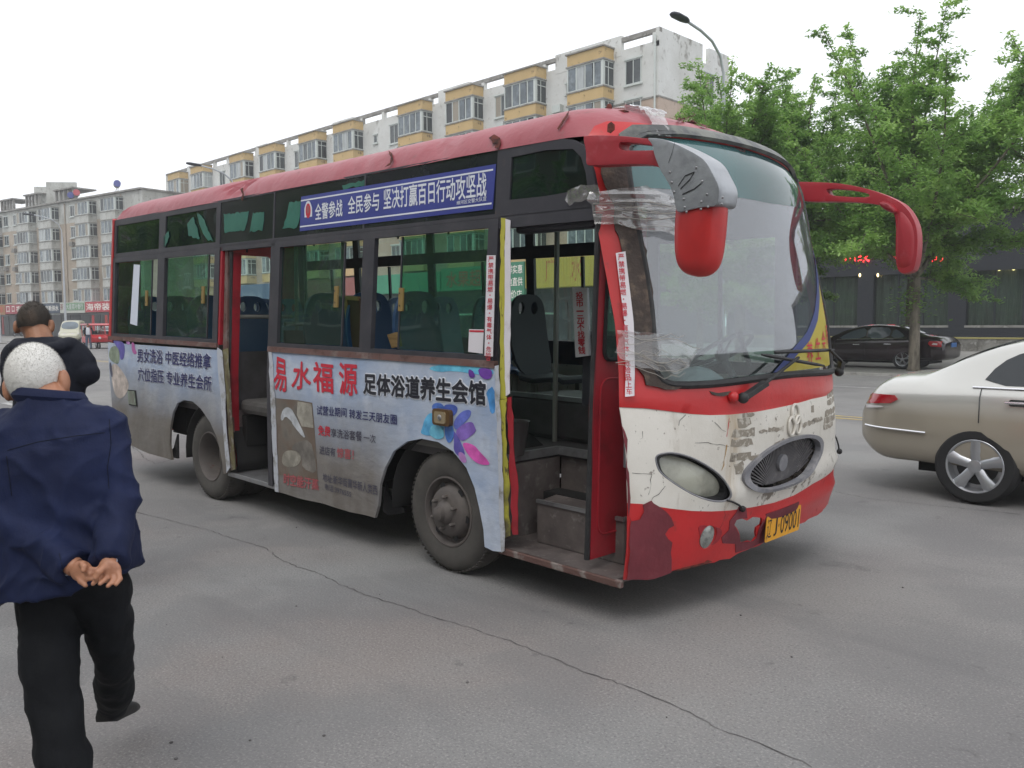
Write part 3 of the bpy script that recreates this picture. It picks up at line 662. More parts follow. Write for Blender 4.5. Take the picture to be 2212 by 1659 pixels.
# no two flats alike: curtains, open and dark panes, a few air conditioners
m_cur1 = mat('pane_with_white_curtain', H('#a9aeae'), .25, layers=[dict(col=H('#8b9192'), scale=3, lo=.45, hi=.6, amt=.6, stretch=(3, 1, .2))]); m_cur2 = mat('open_dark_pane', H('#23272a'), .3); m_cur3 = mat('pane_with_beige_curtain', H('#8f8677'), .3)
rs = random.Random(12)
for B in (LB, LB2):
    for b in B.children:
        for c in b.children:
            if c.name.startswith(('window_pane', 'side_pane')) and rs.random() < .38:
                c.material_slots[0].link = 'OBJECT'; c.material_slots[0].material = rs.choice((m_cur1, m_cur2, m_cur2, m_cur3, m_paned))
ac1 = G().box((0, -.42, 0), (.8, -.02, .55)).build('air_conditioner', m_wfr)
part_copies(ac1, [(x+66.6, 0, z) for x, z in ((-36.6, 17.3), (-42.6, 17.0), (-56.6, 17.0), (-30.0, 15.0), (-73.2, 17.1), (-44.1+.2, 13.6), (-28.9, 12.2), (-62, 14))], LB)
# the pale air of the street
hz_m = bpy.data.materials.new('street_haze'); hz_m.use_nodes = True; _n = hz_m.node_tree.nodes; _n.clear(); _o = _n.new('ShaderNodeOutputMaterial'); _v = _n.new('ShaderNodeVolumePrincipled')
_v.inputs['Color'].default_value = (.93, .96, 1, 1); _v.inputs['Density'].default_value = .0010; hz_m.node_tree.links.new(_v.outputs[0], _o.inputs['Volume'])
tag(G().box((-302, -162, -1.1), (262, 302, 22.6)).build('haze', hz_m), kind='stuff')
scene.cycles.volume_bounces = 1
# ================================================================ THE BUS
TILT = R(1.0); BZ = .028
_c, _s = math.cos(TILT), math.sin(TILT)
def bray(px, py):
    o, d = ray(px, py); o = o-np.array([0, 0, BZ])
    f = lambda v: np.array([_c*v[0]-_s*v[2], v[1], _s*v[0]+_c*v[2]])
    return f(o), f(d)
def inset(z): return max(0.0, z-1.1)*.055
def side(px, py):
    o, d = bray(px, py); y = 0.0
    for _ in range(8):
        P = o+(y-o[1])/d[1]*d; y = inset(P[2])
    return (P[0], P[2])
def S(*l): return [side(*q) for q in l]
def byp(px, py, Y):
    o, d = bray(px, py); P = o+(Y-o[1])/d[1]*d; return (P[0], P[2])
def bpl(px, py, n, k):
    o, d = bray(px, py); return o+(k-o[n])/d[n]*d
WB, WD, YC = 3.2, 2.3, 1.15
_zt = [.20, .30, .45, .70, .95, 1.05, 1.2, 1.35, 1.6, 2.07, 2.3, 2.48, 2.6, 2.7, 2.78, 2.83, 2.87]
_X0 = [4.78, 4.80, 4.83, 4.88, 4.90, 4.90, 4.88, 4.87, 4.85, 4.78, 4.73, 4.67, 4.58, 4.46, 4.30, 4.10, 3.7]
_A = [.20, .20, .21, .26, .30, .32, .33, .33, .35, .42, .42, .40, .38, .36, .34, .3, .25]
_zz = np.arange(.2, 2.88, .01)
def _sm(a):
    v = np.interp(_zz, _zt, a); k = np.exp(-np.linspace(-2, 2, 13)**2); k /= k.sum()
    return np.convolve(np.pad(v, 6, mode='edge'), k, 'valid')
_X0s, _As = _sm(_X0), _sm(_A)
def xf(y, z):
    i = np.interp(z, _zz, _X0s); a = np.interp(z, _zz, _As); t = min(1.08, abs(y-YC)/(YC-inset(z)))
    return float(i-a*(.62*t*t+.38*t**6))
def fmap(y, z, off=0.0):
    e = 1e-3; gy = (xf(y+e, z)-xf(y-e, z))/2/e; gz = (xf(y, z+e)-xf(y, z-e))/2/e
    n = np.array([1, -gy, -gz]); n /= np.linalg.norm(n)
    return (xf(y, z)+n[0]*off, y+n[1]*off, z+n[2]*off)
def front(px, py):
    o, d = bray(px, py); best = None; prev = None
    for t in np.arange(2.2, 7.2, .01):
        P = o+d*t
        if P[1] < -.35 or P[1] > WD+.05: 
            prev = None; continue
        g = P[0]-xf(P[1], P[2])
        if best is None or abs(g) < best[0]: best = (abs(g), P)
        if prev is not None and prev > 0 >= g:
            lo, hi = t-.01, t
            for _ in range(20):
                mid = (lo+hi)/2; Q = o+d*mid
                if Q[0]-xf(Q[1], Q[2]) > 0: lo = mid
                else: hi = mid
            return (max(inset(Q[2]), Q[1]), Q[2])
        prev = g
    P = best[1]; return (min(max(P[1], inset(P[2])), WD-inset(P[2])), P[2])
def Fr(*l): return [front(*q) for q in l]
def smap(x, z, off=0.0): return (x, inset(z)-off, z)
def fsmap(x, z, off=0.0): return (x, WD-inset(z)+off, z)
def rect(x0, z0, x1, z1): return [(x0, z0), (x1, z0), (x1, z1), (x0, z1)]
def rrect(x0, z0, x1, z1, r, n=4):
    o = []
    for cx, cz, a in ((x1-r, z0+r, -90), (x1-r, z1-r, 0), (x0+r, z1-r, 90), (x0+r, z0+r, 180)):
        for i in range(n+1):
            t = R(a+90*i/n); o.append((cx+r*math.cos(t), cz+r*math.sin(t)))
    return o
DIRT = H('#6a645c')
# ---- materials of the bus
m_roof = mat('faded_red_roof', H('#9d464f'), .42, layers=[
    dict(col=H('#b06a72'), scale=1.3, lo=.4, hi=.7, amt=.5), dict(col=H('#8d2f35'), scale=4, lo=.55, hi=.75, amt=.35),
    dict(col=H('#7b6a66'), scale=9, lo=.62, hi=.72, amt=.55, rough=.8), dict(col=H('#a19a96'), scale=3, lo=.5, hi=.8, amt=.7, axis=(2, 2.76, 2.86))],
    bump=(2.2, .03), bump2=(25, .0012))
m_red = mat('red_paint', H('#c02a2c'), .33, layers=[dict(col=H('#9c2225'), scale=2.5, lo=.45, hi=.75, amt=.5), dict(col=H('#7a3a35'), scale=14, lo=.63, hi=.74, amt=.5, rough=.7),
    dict(col=H('#5a3330'), scale=6, lo=.35, hi=.7, amt=.6, axis=(2, .42, .28), rough=.8)], bump=(3, .006), bump2=(40, .0006))
m_darkred = mat('dark_red_paint', H('#a02430'), .4, layers=[dict(col=H('#4c1a1e'), scale=5, lo=.5, hi=.72, amt=.6)], bump=(6, .004))
m_maroon = mat('maroon_undercoat', H('#742c36'), .75, layers=[dict(col=H('#5c232b'), scale=3, lo=.4, hi=.65, amt=.7), dict(col=H('#8c4a50'), scale=9, lo=.55, hi=.75, amt=.4)], bump=(6, .012), bump2=(50, .001))
m_white = mat('worn_white_paint', H('#d9d5cd'), .4, layers=[
    dict(col=H('#b9b2a4'), scale=2.2, lo=.45, hi=.75, amt=.6), dict(col=H('#8d7f6a'), scale=7, lo=.62, hi=.74, amt=.5, stretch=(1, 1, .25)),
    dict(col=H('#5b5046'), scale=24, lo=.64, hi=.69, amt=.75, rough=.8),
    dict(col=H('#6f665c'), scale=11, lo=.53, hi=.6, amt=.9, axis=(1, .62, .95), axis2=(2, .8, .66), rough=.8),
    dict(col=H('#9a7b45'), scale=9, lo=.5, hi=.7, amt=.6, stretch=(1, 1, .1), axis=(1, .45, .56), axis2=(1, .72, .6))], bump=(4, .004), bump2=(60, .0006))
m_frame = mat('dark_window_frame', H('#34333a'), .5, layers=[dict(col=H('#4d4a4e'), scale=5, lo=.45, hi=.7, amt=.5), dict(col=H('#5c4a42'), scale=16, lo=.62, hi=.74, amt=.4)], bump=(30, .0008))
m_band = mat('black_glass_band', H('#23252b'), .12, layers=[dict(col=H('#3c3d42'), scale=2.5, lo=.5, hi=.75, amt=.6, rough=.3)], bump=(1.5, .004))
m_teal = mat('teal_film', H('#3f7468'), .2, layers=[dict(col=H('#2a544a'), scale=4, lo=.4, hi=.7, amt=.6)])
m_rust = mat('rusty_sill', H('#6b4f49'), .8, layers=[dict(col=H('#8a827e'), scale=6, lo=.5, hi=.65, amt=.7), dict(col=H('#44231d'), scale=12, lo=.5, hi=.65, amt=.8)], bump=(20, .004))
m_ad = mat('printed_vinyl', H('#b2bccd'), .38, layers=[
    dict(col=H('#8ea3c4'), scale=2.0, lo=.42, hi=.65, amt=.75), dict(col=H('#cfd4dd'), scale=3.1, lo=.5, hi=.7, amt=.7), dict(col=H('#9aa0ab'), scale=14, lo=.5, hi=.75, amt=.35),
    dict(col=H('#6e665b'), kind='flat', axis=(2, 1.10, .60), wob=.5, wobs=1.7, amt=.92, rough=.55),
    dict(col=H('#5f574e'), scale=4, lo=.4, hi=.7, amt=.8, axis=(2, .72, .32), stretch=(1, 1, .4), rough=.6)],
    bump=(3.2, .012, (1, 1, 2.2)), bump2=(14, .003))
m_adfront = mat('printed_vinyl_by_the_door', H('#b2bccd'), .38, layers=[
    dict(col=H('#8ea3c4'), scale=2.0, lo=.42, hi=.65, amt=.75), dict(col=H('#d3d8e0'), scale=3.1, lo=.5, hi=.7, amt=.7), dict(col=H('#9aa0ab'), scale=14, lo=.5, hi=.75, amt=.35),
    dict(col=H('#756d63'), kind='flat', axis=(2, 1.12, .58), wob=.45, wobs=1.7, amt=.9, rough=.55, axis2=(0, 3.1, 2.5)),
    dict(col=H('#544b42'), scale=4, lo=.4, hi=.7, amt=.7, axis=(2, .72, .32), axis2=(0, 3.0, 2.6), stretch=(1, 1, .4), rough=.6)],
    bump=(3.0, .012, (.9, 1, 2.2)), bump2=(14, .003))
m_edge = mat('torn_white_vinyl_edge', H('#b9bcc4'), .5, layers=[dict(col=H('#7d786e'), scale=10, lo=.5, hi=.65, amt=.8)], bump=(25, .003))
m_yellow = mat('flaking_yellow_paint', H('#b3ad40'), .6, layers=[dict(col=H('#4a3a2c'), scale=18, lo=.6, hi=.66, amt=.9, stretch=(2, 2, .6)), dict(col=H('#4a4234'), scale=7, lo=.4, hi=.6, amt=.9, axis=(2, .95, .5))], bump=(25, .004))
m_olive = mat('grimy_olive_jamb', H('#77714e'), .7, layers=[dict(col=H('#4a3a30'), scale=7, lo=.42, hi=.58, amt=.9, stretch=(1, 1, .5)), dict(col=H('#8d8a84'), scale=16, lo=.55, hi=.65, amt=.6)], bump=(25, .004))
m_step = mat('worn_step_metal', H('#6d6562'), .6, layers=[dict(col=H('#4a4342'), scale=5, lo=.4, hi=.65, amt=.8), dict(col=H('#8e8985'), scale=16, lo=.58, hi=.7, amt=.6)], bump=(60, .001))
m_alu = mat('scuffed_aluminium', H('#9a9a9c'), .42, .7, layers=[dict(col=H('#6d6a68'), scale=9, lo=.5, hi=.7, amt=.6)], bump=(30, .001))
m_floor = mat('bus_floor', H('#4a4648'), .6, layers=[dict(col=H('#33302f'), scale=5, lo=.4, hi=.65, amt=.8)])
m_inner = mat('inner_panel', H('#6e6c68'), .6, layers=[dict(col=H('#5a5855'), scale=3, lo=.4, hi=.7, amt=.5)])
m_ceil = mat('ceiling_panel', H('#a5a39d'), .6)
m_black = mat('black_rubber', H('#222224'), .6, layers=[dict(col=H('#4a4846'), scale=8, lo=.5, hi=.72, amt=.6)], bump=(30, .001))
m_putty = mat('brown_sealant', H('#453b36'), .75, layers=[dict(col=H('#6d5f52'), scale=14, lo=.52, hi=.66, amt=.8), dict(col=H('#241f1d'), scale=5, lo=.5, hi=.7, amt=.7)], bump=(25, .008))
m_visor = mat('dusty_black_seal', H('#4c4e4f'), .5, layers=[dict(col=H('#7e8077'), scale=7, lo=.42, hi=.6, amt=.7), dict(col=H('#26282a'), scale=4, lo=.5, hi=.7, amt=.7)], bump=(20, .003))
m_chassis = mat('chassis_black', H('#1d1c1c'), .9)
m_tyre = mat('dusty_tyre', H('#464340'), .85, layers=[dict(col=H('#57534e'), scale=6, lo=.4, hi=.65, amt=.7)], bump=(40, .001))
m_rim = mat('dusty_rim', H('#57514e'), .7, layers=[dict(col=H('#67605a'), scale=7, lo=.45, hi=.65, amt=.6), dict(col=H('#5a2a20'), scale=12, lo=.62, hi=.7, amt=.6)], bump=(50, .001))
m_seat = mat('blue_plastic_seat', H('#2b4c74'), .35)
m_seatd = mat('dark_seat_cover', H('#3a3b42'), .7)
m_pole = mat('grab_pole', H('#8f8d87'), .4, .3)
m_teal_g = glass('green_tinted_glass', (.46, .68, .58), .0, .02, .05, (.20, .30, .26), dscale=1.4, bump=.01)
m_clear_g = glass('far_side_glass', (.86, .95, .91), .02, .02, .03, (.4, .45, .42))
m_upper_g = glass('dark_upper_glass', (.12, .22, .19), .0, .02, .30, (.03, .06, .05), dscale=2.5, bump=.01)
m_wind = glass('windshield_glass', (.80, .88, .86), .01, .01, .04, (.3, .33, .34), dscale=2.2, bump=.004)
m_film = glass('windshield_film', (.92, .93, .95), .085, .012, .05, (.55, .57, .62), dscale=1.2)
m_sunstrip = glass('teal_sun_strip', (.16, .42, .42), .03, .05, .35, (.13, .30, .31), dscale=1)
m_tape = glass('clear_packing_tape', (.9, .9, .9), .07, .15, .13, (.6, .58, .56), dscale=22, bump=.02)
m_tape2 = glass('thin_clear_tape', (.95, .95, .95), .04, .15, .05, (.6, .58, .56), dscale=22, bump=.02)
m_silver = mat('riveted_silver_sheet', H('#a3a6ab'), .36, .4, layers=[dict(col=H('#74777b'), scale=6, lo=.45, hi=.65, amt=.6)], bump=(60, .001))
m_mirror = mat('mirror_glass', (.9, .9, .9), .02, 1.0)
m_lens = mat('cloudy_headlight_lens', H('#a3a396'), .22, layers=[dict(col=H('#77776c'), scale=5, lo=.4, hi=.62, amt=.8), dict(col=H('#cfcfc0'), scale=8, lo=.6, hi=.75, amt=.7)], coat=.5)
m_bezel = mat('grey_bezel', H('#76767b'), .5, layers=[dict(col=H('#9c9a9a'), scale=14, lo=.5, hi=.65, amt=.6)], bump=(30, .001))
m_slat = mat('grille_slat', H('#5a585a'), .5, layers=[dict(col=H('#8a8684'), scale=20, lo=.5, hi=.7, amt=.5)])
m_plate = mat('yellow_number_plate', H('#e0a028'), .45, layers=[dict(col=H('#a06d24'), scale=18, lo=.58, hi=.7, amt=.6)])
m_ink = mat('black_ink', H('#1c1c1e'), .6); m_navy = mat('navy_print', H('#2a2d62'), .5, layers=[dict(col=H('#6d6a7c'), scale=20, lo=.6, hi=.7, amt=.4)])
m_redink = mat('red_print', H('#c4283c'), .5); m_whiteink = mat('white_print', H('#dfe2ea'), .5)
m_fadred = mat('faded_red_print', H('#a8565a'), .5); m_fadnavy = mat('faded_dark_print', H('#4c4a58'), .5)
m_banner = mat('blue_banner_sheet', H('#39418c'), .35, layers=[dict(col=H('#4a55a6'), scale=2, lo=.4, hi=.7, amt=.6)])
m_sticker = mat('white_sticker', H('#dcd7dc'), .45, layers=[dict(col=H('#b8aeb0'), scale=8, lo=.55, hi=.7, amt=.6)])
m_paper = mat('white_paper', H('#d5dbe8'), .6)
m_black_gloss = mat('dark_printed_letters', H('#23242e'), .45)

BUS = empty('city_bus', 'battered red and white city bus with open doors and pale blue vinyl adverts', 'bus', (0, 0, BZ), ry=TILT)
def part(o, label=None): 
    if label: o['label'] = label
    return o
# ---- roof: one shell lofted over levels, with dents
def ring(z, s, xr, rc):
    i = np.interp(z, _zz, _X0s); a = np.interp(z, _zz, _As)
    def fx(y):
        t = min(1.0, abs(y-YC)/(YC-inset(min(z, 2.6)))); return i-a*(.62*t*t+.38*t**6)
    P = []; xe = fx(s); ye = WD-s
    for k in range(90): P.append((xr+rc+(xe-.10-rc*.6-xr-rc)*k/89, s))
    c0 = (xe-.10-rc*.6, s); c1 = (fx(s+.08+rc*.5), s+.08+rc*.5); cc = (xe+.015, s)
    for k in range(1, 7):
        t = k/7; P.append(tuple((1-t)**2*np.array(c0)+2*t*(1-t)*np.array(cc)+t*t*np.array(c1)))
    for k in range(30):
        y = c1[1]+(WD-2*c1[1])*k/29; P.append((fx(y), y))
    c0b = (c0[0], ye); c1b = (c1[0], WD-c1[1]); ccb = (cc[0], ye)
    for k in range(1, 7):
        t = k/7; P.append(tuple((1-t)**2*np.array(c1b)+2*t*(1-t)*np.array(ccb)+t*t*np.array(c0b)))
    for k in range(90): P.append((c0[0]+(xr+rc-c0[0])*k/89, ye))
    for k in range(1, 6):
        t = k/6*PI/2; P.append((xr+rc-rc*math.sin(t), ye-rc+rc*math.cos(t)))
    for k in range(8):
        P.append((xr, ye-rc-(ye-rc-s-rc)*(k+.5)/8))
    for k in range(0, 5):
        t = k/5*PI/2; P.append((xr+rc-rc*math.cos(t), s+rc-rc*math.sin(t)))
    return P
from mathutils import noise as mn
lev = [(2.575, .070, -2.165, .06), (2.60, .078, -2.16, .07), (2.64, .092, -2.15, .09), (2.68, .115, -2.13, .11), (2.715, .15, -2.10, .14), (2.745, .20, -2.06, .18),
       (2.775, .28, -2.0, .22), (2.80, .38, -1.9, .26), (2.825, .53, -1.78, .3), (2.845, .72, -1.6, .3), (2.858, .92, -1.4, .2), (2.863, 1.10, -1.2, .03)]
rings = []
for z, s, xr, rc in lev:
    row = []
    for x, y in ring(z, s, xr, rc):
        n1 = mn.noise(Vector((x*1.1, y*1.5, z*6)))*.012
        for dx, dz_, dr, am in ((.36, 2.70, .20, .035), (.55, 2.72, .10, .02), (3.05, 2.70, .16, .022), (2.2, 2.66, .25, .012), (-1.95, 2.68, .2, .012)):
            q = ((x-dx)/dr)**2+((z-dz_)/.09)**2
            if y < 1: n1 -= am*math.exp(-q)*(1+.6*math.sin(x*60))
        row.append((x, y-n1*(1 if y < 1.15 else -1), z+n1*.6))
    rings.append(row)
_g = G().loft(rings, True, False); _n = len(rings[0])
_g.F = [f for i, f in enumerate(_g.F) if not (i//_n < 2 and 97 <= i % _n < 125)]
o = fixn(_g.add(rings[-1], [tuple(range(_n))]).build('roof', m_roof, BUS, True)); part(o, 'faded red dented roof shell')
# rusty holes and splits in the roof skin
def roofpt(px, py, Y=.12):
    return bpl(px, py, 1, Y)
def roofmark(name, pts, m, off=.012):
    # follows the roof side surface: y as a function of height
    zs = [l[0] for l in lev]; ss = [l[1] for l in lev]
    def mp(x, z, o_=0): 
        s_ = float(np.interp(z, zs, ss)); g = 1 if z < 2.7 else 1.6
        return (x, s_-off*.9-o_, z+off*.8*(g-1)+o_*.3)
    P = []
    for px, py in pts:
        y = .1
        for _ in range(10):
            q = bpl(px, py, 1, y); y = float(np.interp(q[2], zs, ss))
        P.append((q[0], q[2]))
    return patch(name, P, mp, m, BUS, step=.04, thick=.003)
m_hole = mat('exposed_rust', H('#6a3328'), .85, layers=[dict(col=H('#2c1714'), scale=22, lo=.45, hi=.6, amt=.9)], bump=(40, .003))
roofmark('rust_hole', [(1059, 299), (1071, 291), (1083, 298), (1085, 310), (1081, 322), (1072, 320), (1076, 311), (1068, 312), (1066, 305)], m_hole)
roofmark('rust_hole', [(1316, 270), (1324, 264), (1331, 270), (1331, 281), (1322, 289), (1315, 286)], m_hole)
roofmark('roof_split', [(1207, 279), (1219, 260), (1232, 243), (1240, 238), (1230, 252), (1217, 270), (1209, 281)], m_hole)
roofmark('roof_split', [(522, 409), (528, 406), (530, 420), (527, 434), (524, 430), (527, 420)], m_hole)
roofmark('roof_split', [(843, 328), (850, 332), (852, 345), (846, 357), (835, 361), (846, 352), (848, 340)], m_hole)
# ---- side skins (door side)
REARAD = S((236, 740), (238.5, 775), (241, 815), (247, 878), (256, 915), (272, 955), (300, 968), (324, 979), (351, 986), (376, 993), (371, 960), (372, 924), (377, 892), (387, 871), (401, 864),
           (421, 867), (439, 883), (459, 912), (474, 947), (484, 991), (489, 1023), (498, 1020), (494, 985), (488, 920), (482, 850), (475, 756))
def admap(x, z, off=0.0):
    w_ = .008*mn.noise(Vector((x*1.6, z*2.2, 3)))
    e = max(0, .42-z)*.12*mn.noise(Vector((x*4, 1, 1)))
    return (x, inset(z)-off-w_-e, z)
patch('rear_advert_panel', REARAD, admap, m_ad, BUS, step=.035, thick=.02)
MIDAD = S((587.7, 756), (592, 850), (596, 960), (601, 1060), (650, 1075), (705, 1088), (760, 1105), (815.8, 1117.4), (823, 1092), (826.5, 1046), (837, 1010), (855, 974), (884, 952.7),
          (916, 947), (952, 954), (984, 974), (1013, 1010), (1030.6, 1053), (1041, 1096), (1050, 1142.5), (1052, 1180), (1070, 1189), (1089.7, 1190.8), (1086, 1080), (1081, 930), (1073.6, 790), (900, 774), (740, 764))
part(patch('side_advert_panel', MIDAD, admap, m_adfront, BUS, step=.035, thick=.02))
# edges of the vinyl and strips beside the doors
def strip(name, pts, m, off=.024, thick=.004, amp=.006, seed=1, label=None):
    o = patch(name, jag(S(*pts), amp, .05, seed), smap, m, BUS, step=.08, thick=thick, off=off); part(o, label); return o
strip('vinyl_edge_strip', [(475, 752), (486, 756), (492, 830), (495, 920), (503, 1010), (496, 1022), (488, 920), (482, 850)], m_edge, seed=2)
strip('door_jamb_strip', [(486, 756), (497, 752), (503, 850), (508, 950), (513, 1012), (503, 1016), (497, 920), (492, 830)], m_olive, .015, seed=3)
strip('vinyl_edge_strip', [(587, 755), (594, 756), (600, 850), (604, 960), (608, 1062), (601, 1060), (595, 960), (591, 850)], m_edge, seed=4)
strip('door_jamb_strip', [(1086, 472), (1095, 474), (1095, 640), (1093, 760), (1097, 860), (1086, 860), (1084, 700)], m_yellow, .012, seed=5, label='yellow painted strip beside the front door')
strip('door_jamb_strip', [(1096, 474), (1107, 476), (1107, 700), (1105, 850), (1097, 856), (1094, 760)], m_sticker, .014, seed=6, amp=.003, label='white strip beside the front door')
strip('door_jamb_strip', [(1082, 860), (1098, 858), (1100, 1000), (1106, 1152), (1092, 1162), (1088, 1010)], m_yellow, .012, seed=7, amp=.012, label='peeling yellow lower strip of the front door')
strip('door_jamb_strip', [(1098, 862), (1108, 858), (1112, 960), (1122, 1050), (1121, 1155), (1108, 1155), (1103, 1000)], m_darkred, .004, seed=8, amp=.008, label='torn dark red jamb of the front door')
strip('vinyl_edge_strip', [(1076, 790), (1085, 790), (1090, 930), (1095, 1080), (1098, 1188), (1089, 1190), (1086, 1080), (1081, 930)], m_edge, seed=9)
# rusty sill under the windows
patch('window_sill', rect(-2.17, 1.335, .27, 1.375), smap, m_rust, BUS, step=.1, thick=.03)
patch('window_sill', rect(1.13, 1.335, 3.68, 1.375), smap, m_rust, BUS, step=.1, thick=.03)
# ---- window frames
def X(px, py): return side(px, py)[0]
W1 = rect(-2.065, 1.405, -1.0, 2.14); W2 = rect(-.85, 1.405, .165, 2.14); W3 = rect(1.245, 1.405, 2.335, 2.14); W4 = rect(2.465, 1.405, 3.565, 2.14)
patch('window_frame', rect(-2.13, 1.372, .255, 2.19), smap, m_frame, BUS, [W1, W2], step=.2, thick=.035, off=-.02)
patch('window_frame', rect(1.165, 1.372, 3.645, 2.19), smap, m_frame, BUS, [W3, W4], step=.2, thick=.035, off=-.02)
U1 = rect(-2.065, 2.235, -1.0, 2.52); U2 = rect(-.86, 2.235, .165, 2.53)
top = S((1090, 316), (1150, 306), (1215, 300), (1240, 302), (1262, 314), (1276, 338), (1284, 372), (1290, 410), (1292, 440))
outer = [(-2.13, 2.192), (4.32, 2.192)]+list(reversed(top))+[(3.6, 2.588), (-2.13, 2.582)]
U6 = S((1108, 340), (1180, 325), (1240, 322), (1258, 340), (1268, 375), (1272, 408), (1180, 424), (1103, 432))
patch('upper_window_band', outer, smap, m_frame, BUS, [U1, U2, rect(.24, 2.215, 1.12, 2.565), rect(1.14, 2.215, 2.315, 2.57), rect(2.335, 2.215, 3.61, 2.575), U6], step=.2, thick=.03, off=-.02)
for hole, mm in ((U1, m_upper_g), (U2, m_upper_g), (U6, m_upper_g), (rect(.24, 2.215, 1.12, 2.565), m_band), (rect(1.14, 2.215, 2.315, 2.57), m_band), (rect(2.335, 2.215, 3.61, 2.575), m_band)):
    patch('upper_window_pane', hole, smap, mm, BUS, step=.4, thick=.006, off=-.006 if mm is m_upper_g else 0.0)
# pieces of teal film still on the dark panes
for pts, sd_ in ((((486, 463), (520, 459), (540, 456), (537, 478), (530, 498), (487, 503)), 1), (((548, 461), (573, 457), (570, 497), (541, 501), (545, 480)), 2),
                 (((628, 437), (652, 434), (650, 470), (643, 492), (612, 496), (620, 470)), 3), (((407, 482), (420, 468), (428, 495), (433, 517), (408, 509)), 4),
                 (((428, 462), (440, 470), (462, 520), (449, 519), (438, 500)), 5), (((355, 512), (366, 500), (368, 512), (359, 533), (355, 533)), 6), (((742, 399), (790, 390), (790, 400), (745, 408)), 7)):
    patch('film_remnant', jag(S(*pts), .008, .03, sd_), smap, m_teal, BUS, step=.1, thick=.002, off=.008)
# window panes: green glass that slides, half open
def pane(px0, px1, pyref=640, off=-.012):
    x0, x1 = X(px0, pyref), X(px1, pyref); return patch('window_pane', rect(x0, 1.41, x1, 2.135), smap, m_teal_g, BUS, step=.5, thick=.006, off=off)
pane(251, 326); pane(359, 448); pane(606, 740); pane(863, 1058)
for px in (326, 448, 740, 863):
    x0 = X(px, 640); patch('pane_edge', rect(x0-.006, 1.41, x0+.006, 2.135), smap, m_frame, BUS, step=.5, thick=.012, off=-.014)
m_ochre = mat('ochre_handle', H('#8a7340'), .6)
for px, py in ((317, 644), (439, 637), (727, 470+171), (867, 647)):
    x0, z0 = side(px, py); h = patch('pane_handle', rect(x0-.022, z0-.075, x0+.022, z0+.075), smap, m_ochre, BUS, step=.3, thick=.012, off=-.004)
    for dz in (-.04, .04): G().lathe([(.007, inset(z0)-.016), (.001, inset(z0)-.018)], 'y', (x0, 0, z0+dz), 8).build('screw', m_black, h)
patch('paper_strip', S((289, 571), (302, 572), (296, 704), (281, 699)), smap, m_paper, BUS, step=.3, thick=.002, off=-.002)
# rear corner post
patch('corner_post', [(-2.19, 1.34), (-2.125, 1.34), (-2.125, 2.585), (-2.155, 2.6)], smap, m_red, BUS, step=.1, thick=.05, off=-.03)
# ---- the blue banner with its lettering
bq = S((650, 497), (1065, 455), (1070, 360), (653, 427))
bx0, bx1, bz0, bz1 = 1.515, 3.59, 2.245, 2.50
patch('slogan_banner', [(bx0, bz0), (bx1, bz0), (bx1+.01, bz1), (bx0+.005, bz1)], smap, m_banner, BUS, step=.3, thick=.003, off=.008)
for zz_ in (bz0+.028, bz1-.035): patch('banner_line', rect(bx0+.005, zz_, bx1-.01, zz_+.010), smap, m_whiteink, BUS, step=.5, thick=.001, off=.0115)
def stext(name, s, px4, m, bold=.026, off=.013, mp=smap, **k): return text(name, s, S(*px4), mp, m, BUS, off, bold, **k)
stext('banner_lettering', '全警参战', ((684, 476), (743, 467), (743, 430), (684, 442)), m_whiteink)
stext('banner_lettering', '全民参与', ((755, 463), (822, 455), (822, 414), (755, 426)), m_whiteink)
stext('banner_lettering', '坚决打赢百日行动攻坚战', ((832, 453), (1054, 424), (1054, 372), (832, 409)), m_whiteink)
stext('banner_lettering', '细河区交警大队宣', ((990, 443), (1054, 434), (1054, 424), (990, 435)), m_whiteink, .01)
bcx, bcz = side(669, 461)
g = G(); g.prism([(bcx+.055*math.cos(t*.3927)*(1 if t % 2 else .93), bcz+.005+.085*math.sin(t*.3927)) for t in range(16)], inset(bcz)-.0125, inset(bcz)-.0115, 'xz'); em = g.build('banner_emblem', m_whiteink, BUS)
G().prism([(bcx+.034*math.cos(t*.5236), bcz+.018+.055*math.sin(t*.5236)) for t in range(12)], inset(bcz)-.0135, inset(bcz)-.0127, 'xz').build('emblem_shield', m_redink, em)
G().prism([(bcx+.022*math.cos(t*.5236), bcz+.028+.030*math.sin(t*.5236)) for t in range(12)], inset(bcz)-.0142, inset(bcz)-.0137, 'xz').build('emblem_star', m_fadred, em)
# ---- lettering on the adverts
def ad(s, px4, m, bold=.02, off=.0245, name='advert_lettering', **k): return stext(name, s, px4, m, bold, off, admap, **k)
z2 = lambda x, y: (216+x*.2929, 675+y*.2929)
z8 = lambda x, y: (540+x*.3581, 702+y*.3581)
Z2 = lambda *l: [z2(*q) for q in l]; Z8 = lambda *l: [z8(*q) for q in l]
for b_, m_, of in ((.085, m_whiteink, .0222), (.035, m_navy, .0262)):
    ad('男女洗浴', Z2((293, 362), (482, 380), (482, 275), (295, 265)), m_, b_, of); ad('中医经络推拿', Z2((503, 378), (838, 418), (838, 305), (505, 282)), m_, b_, of)
    ad('穴位指压', Z2((300, 500), (490, 522), (488, 425), (300, 405)), m_, b_, of); ad('专业养生会所', Z2((508, 525), (843, 580), (843, 470), (510, 432)), m_, b_, of)
for ch, q in (('易', ((160, 390), (240, 402), (232, 215), (170, 190))), ('水', ((268, 392), (388, 372), (375, 232), (285, 215))), ('福', ((405, 395), (520, 412), (515, 235), (398, 222))), ('源', ((560, 412), (665, 428), (660, 235), (552, 228)))):
    ad(ch, Z8(*q), m_redink, .035)
